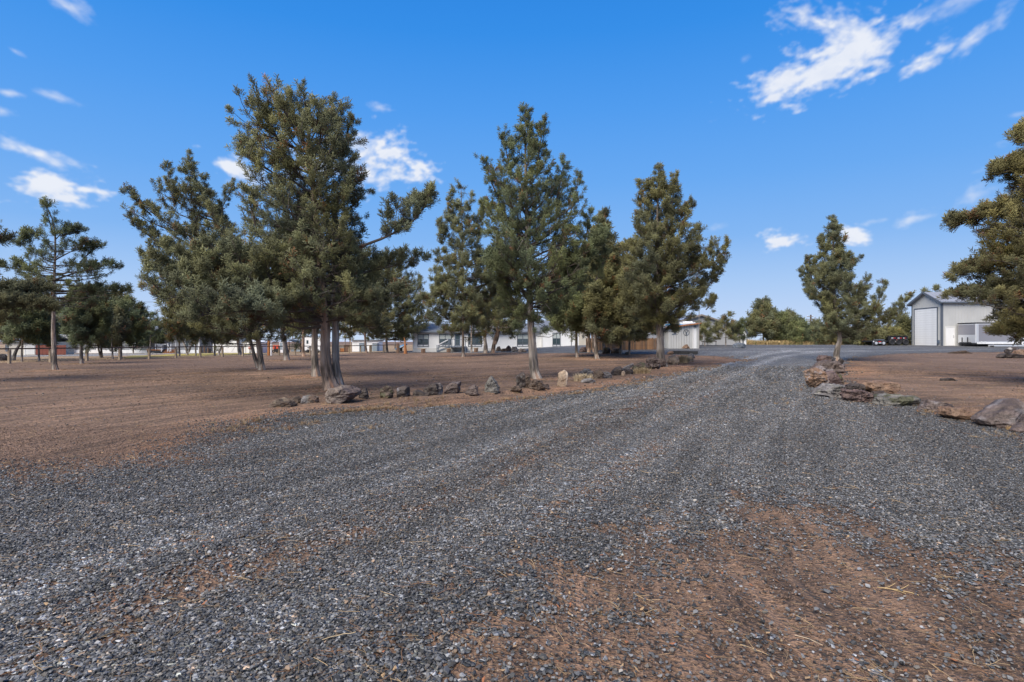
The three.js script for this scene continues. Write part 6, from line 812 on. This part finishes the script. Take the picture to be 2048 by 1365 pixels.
  for (const p of [1784, 1797, 1811]) { part(dt, 'wheel', new THREE.TorusGeometry(0.26, 0.11, 10, 22).translate(U(p), uy + 0.37, -ud + 0.06), M.rubber); part(dt, 'rim', cyl(0.2, 0.2, 0.12, 16).rotateX(Math.PI / 2).translate(U(p), uy + 0.37, -ud + 0.05), M.dark); }
  const td = ud - 1.2, ty = gh(PX(1755, td), td), ft = thing('utility_trailer', 'low black and silver utility trailer left of the dump trailer', 'trailer', V(PX(1757, td), ty, -td)), E = (n, a, b, c2, e, z0, z1, m, q = 0.015) => part(ft, n, wbox(PX(a, td), PX(b, td), PY(e, td), PY(c2, td), -td - z1, -td - z0, q), m);
  E('deck', 1748, 1776, 681.5, 684.5, 0, 2, M.black); E('tailgate', 1748.5, 1770, 679, 681.3, 0.02, 0.1, M.slate); E('reflector', 1753, 1766, 683, 684.6, -0.02, 0, M.red, 0.004); E('reflector', 1749, 1752.5, 683, 684.2, -0.02, 0, M.pale, 0.004); E('reflector', 1766.4, 1770, 683, 684.2, -0.02, 0, M.pale, 0.004); E('bumper', 1748.5, 1771, 685.4, 687.6, -0.1, 0.05, M.alu); E('side_board', 1752, 1776, 672.6, 680, 1.9, 2, M.black); E('post', 1745.4, 1747.4, 681, 692, -0.1, 0.1, M.dark); E('lamp', 1745.2, 1747.5, 682.5, 684.6, -0.13, -0.1, M.pale, 0.004);
  for (const p of [1752, 1767]) { part(ft, 'wheel', new THREE.TorusGeometry(0.22, 0.09, 10, 20).translate(PX(p, td), ty + 0.31, -td + 0.03), M.rubber); part(ft, 'rim', cyl(0.16, 0.16, 0.12, 14).rotateX(Math.PI / 2).translate(PX(p, td), ty + 0.31, -td + 0.03), M.alu); }
}
function buildPoles() {
  const d = 95, x = PX(1622, d), y = gh(x, d), p = thing('power_pole', 'dark wooden power pole with crossarms far beyond the yard', 'power pole', V(x, y, -d)), h = PY(630, d) - y; lpart(p, 'shaft', cyl(0.13, 0.19, h + 0.3, 10).translate(0, h / 2 - 0.15, 0), M.rail); for (const [k, w] of [[0.94, 0.9], [0.84, 1.1]]) { lpart(p, 'crossarm', wbox(-w * 0.9, w * 0.4, h * k - 0.05, h * k + 0.05, 0.12, 0.2), M.oldWood); } lpart(p, 'transformer', cyl(0.2, 0.2, 0.5, 12).translate(-0.35, h * 0.77, 0), M.steel);
  for (const z of [-0.7, 0.3]) lpart(p, 'insulator', cyl(0.04, 0.05, 0.16, 8).translate(z, h * 0.94 + 0.12, 0.16), M.pale);
  const a = 110, w = thing('power_line', 'thin dark wire crossing the gap between the left trees', 'wire', V(PX(290, a), PY(606, a), -a)), X0 = PX(-400, a) - w.position.x, X1 = PX(700, a) - w.position.x; const pts = []; for (let i = 0; i <= 20; i++) { const u = i / 20; pts.push(V(mix(X0, X1, u), 0.6 - 1.6 * 4 * u * (1 - u) * 0.25 + 0.4 * (0.5 - u), 0)); } lpart(w, 'wire', new THREE.TubeGeometry(new THREE.CatmullRomCurve3(pts), 40, 0.035, 5), M.dark);
  for (const e of [X0, X1]) lpart(w, 'support', cyl(0.12, 0.16, PY(606, a) + 2, 8).translate(e, -(PY(606, a)) / 2 - 0.4, 0), M.rail);
}
function buildRailFence() {
  const p0 = [-33.4, 34], dv = [0.84, 2.09], f = thing('rail_fence', 'wooden post and rail fence along the far side of the left field', 'fence', V(-30, 0, -43)), tops = [];
  for (let i = -3; i <= 17; i++) { const x = p0[0] + dv[0] * i, d = p0[1] + dv[1] * i, y = gh(x, d); tops.push([x, d, y]); part(f, 'post', wbox(x - 0.075, x + 0.075, y - 0.1, y + 0.93, -d - 0.075, -d + 0.075, 0.012), M.post); }
  const last = tops[tops.length - 1], run = [last, [PX(738, 68), 68.4, 0], [PX(765, 67), 67.6, 0], [PX(795, 66), 66.8, 0]].map(([x, d]) => [x, d, gh(x, d)]); run.slice(1).forEach(([x, d, y]) => part(f, 'post', wbox(x - 0.09, x + 0.09, y - 0.1, y + 1.0, -d - 0.09, -d + 0.09, 0.012), M.post));
  const all = [...tops, ...run.slice(1)]; for (let i = 1; i < all.length; i++) { const [xa, da, ya] = all[i - 1], [xb, db, yb] = all[i]; part(f, 'rail', bar(V(xa, ya + 0.985, -da), V(xb, yb + 0.985, -db), 0.13, 0.09), M.rail); }
}
function buildLeftHouses() {
  // beige building
  let g = at(92, 711), d = g.d, b = thing('beige_building', 'beige building with a pale garage door behind the leaning old juniper', 'building', V(g.x, g.y, -d)), P = (o, n, a, c, e, f, dep, m, front = 0) => part(o, n, wbox(PX(a, d), PX(c, d), PY(f, d), PY(e, d), -d - dep, -d + front, 0.02), m);
  P(b, 'wall', 17, 70, 684, 712, 7, M.cream); for (let i = 0; i < 7; i++) P(b, 'door_section', 51, 69, 709.5 - (i + 1) * 3.2 + 0.15, 709.5 - i * 3.2, 0.01, M.offwhite, 0.05); P(b, 'trim', 48.6, 50.6, 686, 711, 0.01, M.white, 0.06); P(b, 'window', 10, 16.5, 690, 704, 0.4, M.slate); for (const r of roofX(PX(17, d), PX(70, d), PY(684, d), PY(672, d), -d, -d - 7, 0.4, 0.12)) part(b, 'roof', r, M.roofGrey);
  const rf = thing('red_fence', 'dark red board fence between the beige building and the white gable', 'fence', V(PX(100, d), g.y, -d)); const r = rng(3); for (let i = 0; i < 22; i++) P(rf, 'board', 70.6 + i * 2.76, 70.6 + i * 2.76 + 2.6, 690.6 + r() * 0.4, 710, 0.04, M.redwood, r() * 0.015); P(rf, 'rail', 70.6, 131, 695, 696.4, 0.1, M.redwood, -0.05); P(rf, 'rail', 70.6, 131, 704, 705.4, 0.1, M.redwood, -0.05);
  // grey house with white trim
  g = at(250, 706.6); d = g.d; const h = thing('grey_house', 'grey sided house with white trim, porch and skirting behind the rail fence', 'house', V(g.x, g.y, -d));
  P(h, 'wall', 149, 395, 672, 704.5, 8, M.greySiding); P(h, 'skirting', 149, 398, 700.6, 707.2, 0.02, M.white, 0.04); P(h, 'wall', 130, 150, 671, 707, 8.2, M.white, 0.8); for (const q of roofX(PX(130, d), PX(395, d), PY(672, d), PY(655, d), -d + 0.4, -d - 8, 0.5, 0.14)) part(h, 'roof', q, M.roofGrey);
  for (let i = 0; i < 9; i++) P(h, 'siding_board', 151, 320, 700.4 - (i + 1) * 3 + 0.14, 700.4 - i * 3, 0.01, M.greySiding, 0.02 + 0.003 * (i % 2));
  for (const p of [192, 226, 259, 262.5, 324, 396]) P(h, 'trim', p, p + 3, 673, 701, 0.01, M.white, 0.06);
  for (const [a, c, e, f] of [[269, 284, 686.5, 694.5], [286.5, 301, 686.5, 694.5], [381, 389, 684, 694], [370, 378, 676, 694]]) windowPart(h, d - 0.04, a, c, e, f, { mat: M.white, cols: 1, rail: false, f: 0.07 });
  P(h, 'trim', 264, 306, 694.6, 697.4, 0.01, M.white, 0.07); P(h, 'window', 140.5, 143, 680, 695, 0.01, M.slate, 0.83);
  P(h, 'door_frame', 341, 352, 681, 706, 0.01, M.white, 0.07); P(h, 'door', 342.6, 350.4, 683, 705, 0.01, M.barnGrey, 0.09);
  const pc = thing('porch_stairs', 'white porch railings over a red brown deck and steps at the grey house', 'porch', V(PX(325, d), g.y, -d + 1)), z = d; const Q = (n, a, c, e, f, dep, m, fr) => P(pc, n, a, c, e, f, dep, m, fr); Q('deck', 305, 333, 699.4, 701, 0, M.orangeWood, 1.6); Q('fascia', 305, 333, 701, 705, -1.3, M.dark, 1.5); for (let i = 0; i < 4; i++) Q('step', 337, 358, 699.5 + i * 2, 700.8 + i * 2, -0.3 - i * 0.3, M.orangeWood, 0.8 + i * 0.3);
  for (const [a, e] of [[321, 690], [326, 688], [329.5, 688], [333, 690], [345, 687], [351, 689]]) Q('post', a, a + 1.4, e, 703, -1.35, M.white, 1.5); for (const a of [321, 333]) Q('handrail', a - 1, a + 10, 688.4, 689.6, -1.36, M.white, 1.48);
  for (const [a, b2, c2, e2] of [[331, 690, 336, 700], [346, 689, 351.5, 699], [332, 697, 334, 704], [348, 697, 350, 704]]) part(pc, 'stair_rail', bar(V(PX(a, d), PY(b2, d), -d + 1.52), V(PX(c2, d), PY(e2, d), -d + 1.52), 0.07), M.white);
  // white garage
  g = at(455, 706.6); d = g.d; const w = thing('white_garage', 'white garage with a row of small square windows in its wide door', 'garage', V(g.x, g.y, -d)); P(w, 'wall', 425, 478, 674, 707, 7, M.white); for (const q of roofX(PX(425, d), PX(478, d), PY(674, d), PY(662, d), -d, -d - 7, 0.4, 0.12)) part(w, 'roof', q, M.roofGrey);
  for (let i = 0; i < 4; i++) P(w, 'door_section', 432, 474, 706 - (i + 1) * 5.4 + 0.15, 706 - i * 5.4, 0.01, M.white, 0.05); for (let i = 0; i < 7; i++) P(w, 'window', 433.5 + i * 5.9, 437.5 + i * 5.9, 686.6, 689.6, 0.01, M.dark, 0.065); P(w, 'trim', 430, 431.8, 682, 707, 0.01, M.offwhite, 0.08); P(w, 'trim', 474.2, 476, 682, 707, 0.01, M.offwhite, 0.08);
  const br = thing('patio_clutter', 'brown patio furniture between the grey house and the white garage', 'patio set', V(PX(412, d), g.y, -d + 1)); for (const [a, c, e, f] of [[408, 410, 693, 706], [414, 416, 694, 706], [421, 423, 696, 706], [406, 424, 693, 694.4]]) P(br, 'post', a, c, e, f, -0.9, M.brownWood, 1.1); P(br, 'box', 418, 423, 698, 706, -0.2, M.dark, 0.9);
  const ws = thing('white_shed', 'small white gabled shed right of the white garage', 'shed', V(PX(500, d), g.y, -d)); part(ws, 'wall', prism([[PX(485, d), g.y - 0.1], [PX(513, d), g.y - 0.1], [PX(513, d), PY(684, d)], [PX(493, d), PY(680, d)], [PX(485, d), PY(686, d)]], -d - 4, -d), M.white); for (const q of roofZ(PX(485, d), PX(513, d), PY(686, d), PY(680.5, d), -d - 4, -d, 0.2, 0.08, PX(493, d))) part(ws, 'roof', q, M.lightGrey); P(ws, 'trim', 490, 491.4, 683, 706, 0.01, M.lightGrey, 0.04); P(ws, 'door', 500, 509, 686, 706, 0.01, M.offwhite, 0.03);
  const sc = thing('garden_ornament', 'small pink round garden ornament before the white shed', 'ornament', V(PX(499.5, d - 3), g.y, -d + 3)), sp = new THREE.IcosahedronGeometry(0.28, 3); { const p = sp.attributes.position; for (let i = 0; i < p.count; i++) { const k = 1 + 0.25 * noise(p.getX(i) * 6, p.getY(i) * 6, p.getZ(i) * 6); p.setXYZ(i, p.getX(i) * k, p.getY(i) * k * 0.9, p.getZ(i) * k); } sp.computeVertexNormals(); } lpart(sc, 'head', sp.translate(0, 0.95, 0), M.pink); lpart(sc, 'stand', cyl(0.06, 0.16, 0.75, 10).translate(0, 0.37, 0), M.oldWood);
  // posts, machine, sheds and wood between the two houses
  const post = (label, name, cat, px, py0, py1, w, m, gr) => { const q = at(px, py1), o = thing(name, label, cat, V(q.x, q.y, q.z), gr); part(o, 'shaft', wbox(q.x - w / 2, q.x + w / 2, q.y - 0.1, PY(py0, q.d), q.z - w / 2, q.z + w / 2, 0.015), m); part(o, 'cap', wbox(q.x - w * 0.55, q.x + w * 0.55, PY(py0, q.d), PY(py0, q.d) + 0.05, q.z - w * 0.55, q.z + w * 0.55, 0.01), m); return o; };
  post('tall orange wooden post left of the white pole', 'wooden_post', 'post', 537, 682, 711.5, 0.22, M.orangeWood); post('tall white pole right of the tall orange post', 'white_post', 'post', 542, 661, 711.5, 0.13, M.pale); post('short red post right of the small red machine', 'red_post', 'post', 559, 698, 710.5, 0.12, M.red); post('thick dark brown post at the right end of the rail fence', 'corner_post', 'post', 795.5, 688, 707, 0.3, M.brownWood); post('tall pale fence post behind the stacked wood', 'tall_post', 'post', 700.5, 681, 704.8, 0.14, M.post);
  g = at(552, 706); d = g.d; const tr = thing('small_red_machine', 'small red machine with a dark front, seen between the trunks', 'machine', V(g.x, g.y, -d)); P(tr, 'hood', 547, 557.5, 691, 698, 1.2, M.tractor, 0.3); P(tr, 'body', 548, 557, 698, 704, 1.0, M.dark, 0.2); P(tr, 'grille', 550, 553.5, 694, 697.5, -0.28, M.dark, 0.32); for (const p of [549, 556]) part(tr, 'wheel', new THREE.TorusGeometry(0.2, 0.09, 10, 18).translate(PX(p, d), g.y + 0.29, -d + 0.4), M.rubber);
  const cb = thing('grey_cabinet', 'pale blue grey cabinet behind the stump like juniper trunk', 'cabinet', V(PX(562, d), g.y, -d)); P(cb, 'case', 558.6, 566, 684, 706, 0.8, M.pale, 0.1); P(cb, 'door', 559.4, 565.2, 686, 700, -0.09, M.shedBlue, 0.12);
  g = at(590, 705.5); d = g.d; const os = thing('open_shed', 'dark open shed with a black slanted roof and plank walls', 'shed', V(g.x, g.y, -d)); P(os, 'back_wall', 576, 602, 688, 704, 3.2, M.oldWood, -3); for (let i = 0; i < 5; i++) P(os, 'plank', 577, 600, 688 + i * 2.4, 690.2 + i * 2.4, 0.02, M.oldWood, -0.6 + 0.004 * (i % 2)); part(os, 'roof', bar(V(PX(576, d), PY(680, d), -d - 1), V(PX(603, d), PY(687, d), -d - 1), 3.4, 0.12), M.dark); for (const p of [577, 600]) P(os, 'post', p, p + 1.4, 683, 706, 0.1, M.brownWood, 0.1); P(os, 'pipe_stack', 583, 601, 700, 703.6, 1, M.shedBlue, 0.3);
  g = at(617, 706); d = g.d; const tv = thing('travel_trailer', 'white travel trailer half hidden behind the reddish trunk', 'trailer', V(g.x, g.y, -d)); P(tv, 'body', 608, 650, 675, 702, 2.2, M.white, 0.1); P(tv, 'window', 613, 617, 681, 688, -0.08, M.glass, 0.13); P(tv, 'storage_flap', 615, 625, 694.6, 697, -0.08, M.slate, 0.16); P(tv, 'frame', 609, 648, 702, 703.4, 2, M.dark, 0); for (const p of [616, 636]) part(tv, 'wheel', new THREE.TorusGeometry(0.23, 0.1, 10, 20).translate(PX(p, d), g.y + 0.33, -d + 0.05), M.rubber); P(tv, 'tank', 612, 617, 701, 705.5, 0.3, M.dark, 0.4);
  g = at(705, 704.4); d = g.d; const boxes = [['plank crate stack left of the tall pale post', 676, 688, 691, 704, M.oldWood], ['orange brown crate before the plank crate stack', 680, 687, 697, 703.8, M.orangeWood], ['dark shelf of boards right of the crates', 688, 699, 690, 704, M.brownWood], ['tan wooden crate left of the metal sheds', 707, 717.5, 691, 704, M.brownWood]];
  boxes.forEach(([lab, a, c, e, f, m], i) => { const o = thing('wood_crate', lab, 'crate', V(PX((a + c) / 2, d - i * 0.25), g.y, -d + i * 0.25)); const dd = d - i * 0.25, n = 4; for (let k = 0; k < n; k++) part(o, 'slat', wbox(PX(a, dd), PX(c, dd), mix(PY(f, dd), PY(e, dd), k / n) + 0.012, mix(PY(f, dd), PY(e, dd), (k + 1) / n) - 0.012, -dd - 0.22, -dd - 0.19 + 0.004 * (k % 2), 0.006), m); part(o, 'core', wbox(PX(a, dd) + 0.03, PX(c, dd) - 0.03, PY(f, dd) - 0.05, PY(e, dd) - 0.03, -dd - 0.9, -dd - 0.24), M.dark); for (const x of [a, c]) part(o, 'corner', wbox(PX(x, dd) - 0.04, PX(x, dd) + 0.04, PY(f, dd), PY(e, dd), -dd - 0.18, -dd - 0.12), m); });
  g = at(740, 703.6); d = g.d; for (const [lab, a, c, e] of [['blue grey ribbed metal shed left of the reddish double trunk', 718, 728, 686], ['blue grey ribbed metal box right of the reddish double trunk', 744, 754, 687]]) { const o = thing('metal_shed', lab, 'metal shed', V(PX((a + c) / 2, d), g.y, -d)); P(o, 'body', a, c, e, 703.6, 1.5, M.shedBlue); for (let k = 0; k < 8; k++) P(o, 'rib', a + 0.3, c - 0.3, e + 0.8 + k * 2, e + 1.6 + k * 2, 0.01, M.shedBlue, 0.04); P(o, 'roof', a - 0.6, c + 0.6, e - 1, e - 0.2, 1.6, M.pale, 0.1); }
  const wc = thing('white_cabin', 'white cabin wall behind the metal sheds', 'cabin', V(PX(735, d + 4), g.y, -d - 4)); { const dd = d + 4; part(wc, 'wall', wbox(PX(704, dd), PX(757, dd), g.y - 0.1, PY(682, dd), -dd - 3, -dd), M.white); part(wc, 'roof', wbox(PX(702, dd), PX(759, dd), PY(682, dd), PY(680, dd), -dd - 3.3, -dd + 0.3), M.roofGrey); part(wc, 'door', pbox(dd - 0.03, 748, 753, 688, 703, 0.03), M.lightGrey); }
  // kayak and carved post left of the white house
  g = at(802, 703); d = g.d; const ky = thing('blue_kayak', 'bright blue and white kayak leaning behind the carved post', 'kayak', V(g.x, g.y, -d)); { const hull = new THREE.SphereGeometry(1, 20, 12); hull.scale(1.0, 0.2, 0.28).rotateZ(0.42).translate(PX(802.5, d), PY(694, d), -d); part(ky, 'hull', hull, M.blue); const dk = new THREE.SphereGeometry(1, 16, 8); dk.scale(0.7, 0.08, 0.2).rotateZ(0.42).translate(PX(801.5, d), PY(695.4, d), -d + 0.2); part(ky, 'deck', dk, M.pale); part(ky, 'rack', wbox(PX(800, d), PX(804, d), g.y, PY(696, d), -d - 0.3, -d + 0.1), M.dark); }
  g = at(810.5, 708); d = g.d; const cp = thing('weathered_stump', 'tall narrow orange brown weathered stump left of the white house', 'stump', V(g.x, g.y, -d)); lpart(cp, 'trunk', sweep([V(0, -0.1, 0), V(0.02, 0.5, 0), V(-0.03, 1.0, 0), V(-0.06, 1.5, 0), V(-0.16, 1.95, 0)], [0.2, 0.17, 0.15, 0.1, 0.02], 14, { bark: true, seed: 4, twist: 0.6 }), M.orangeWood); lpart(cp, 'splinter', sweep([V(0.08, 1.1, 0.05), V(0.1, 1.5, 0.05), V(0.06, 1.7, 0.05)], [0.05, 0.03, 0.005], 6, {}), M.oldWood);
  // benches of planks on stumps
  for (const [lab, px, py, w] of [['plank bench on stumps under the left window of the white house', 845, 706.5, 17], ['plank bench on stumps before the blue grey stairs', 896, 705.5, 15], ['plank bench on stumps right of the blue grey stairs', 951, 705, 14]]) { const q = at(px, py), o = thing('plank_bench', lab, 'bench', V(q.x, q.y, q.z), 'plank benches before the white house'), hw = w / 2 * q.s; lpart(o, 'plank', cbox(hw * 2, 0.07, 0.35, 0.012).translate(-0.05, 0.53, 0), M.post); const leg = cyl(0.2, 0.23, 0.5, 14); lpart(o, 'stump', leg.translate(0.02, 0.25, 0), M.brownWood); lpart(o, 'stump', cyl(0.12, 0.14, 0.5, 12).translate(hw * 0.45, 0.25, 0.02), M.brownWood); }
  // dark edging timber of the raised gravel pad
  const a = at(1340, 708.5), bq = at(1396, 709.5), tm = thing('edging_timber', 'long black edging timber along the raised gravel pad', 'timber', V((a.x + bq.x) / 2, (a.y + bq.y) / 2, (a.z + bq.z) / 2)); for (let i = 0; i < 3; i++) { const p = V(mix(a.x, bq.x, i / 3) + 0.02, mix(a.y, bq.y, i / 3) + 0.1, mix(a.z, bq.z, i / 3)), q = V(mix(a.x, bq.x, (i + 1) / 3), mix(a.y, bq.y, (i + 1) / 3) + 0.1, mix(a.z, bq.z, (i + 1) / 3)); part(tm, 'beam', bar(p, q, 0.22, 0.3), M.dark); }
}
// ------------------------------------------------------------------ put it together
for (const [px, py, r] of [[662, 780, 1.1], [630, 752, 1.6], [560, 738, 1.9], [572, 721, 1.9], [607, 713, 2.2], [1100, 756, 1.5], [927, 714, 3.2], [1154, 715, 1.8], [1215, 717, 3.0], [1330, 733, 1.7], [115, 741, 1.6], [163, 728, 1.3], [1672, 722, 1.6]]) { const g = ground(px, py); TREE_PADS.push([g.x, g.d, r]); }
buildGround();
buildHouse(); buildFence(); buildShed(); buildBarn(); buildGarage(); buildTrailers(); buildLeftHouses(); buildRailFence(); buildPoles();
buildTrees();
buildRocks();
buildGravel(); buildLitter(); buildGrass();
scene.traverse((o) => { if (o.isMesh) o.castShadow = o.receiveShadow = true; });
renderer.render(scene, camera);
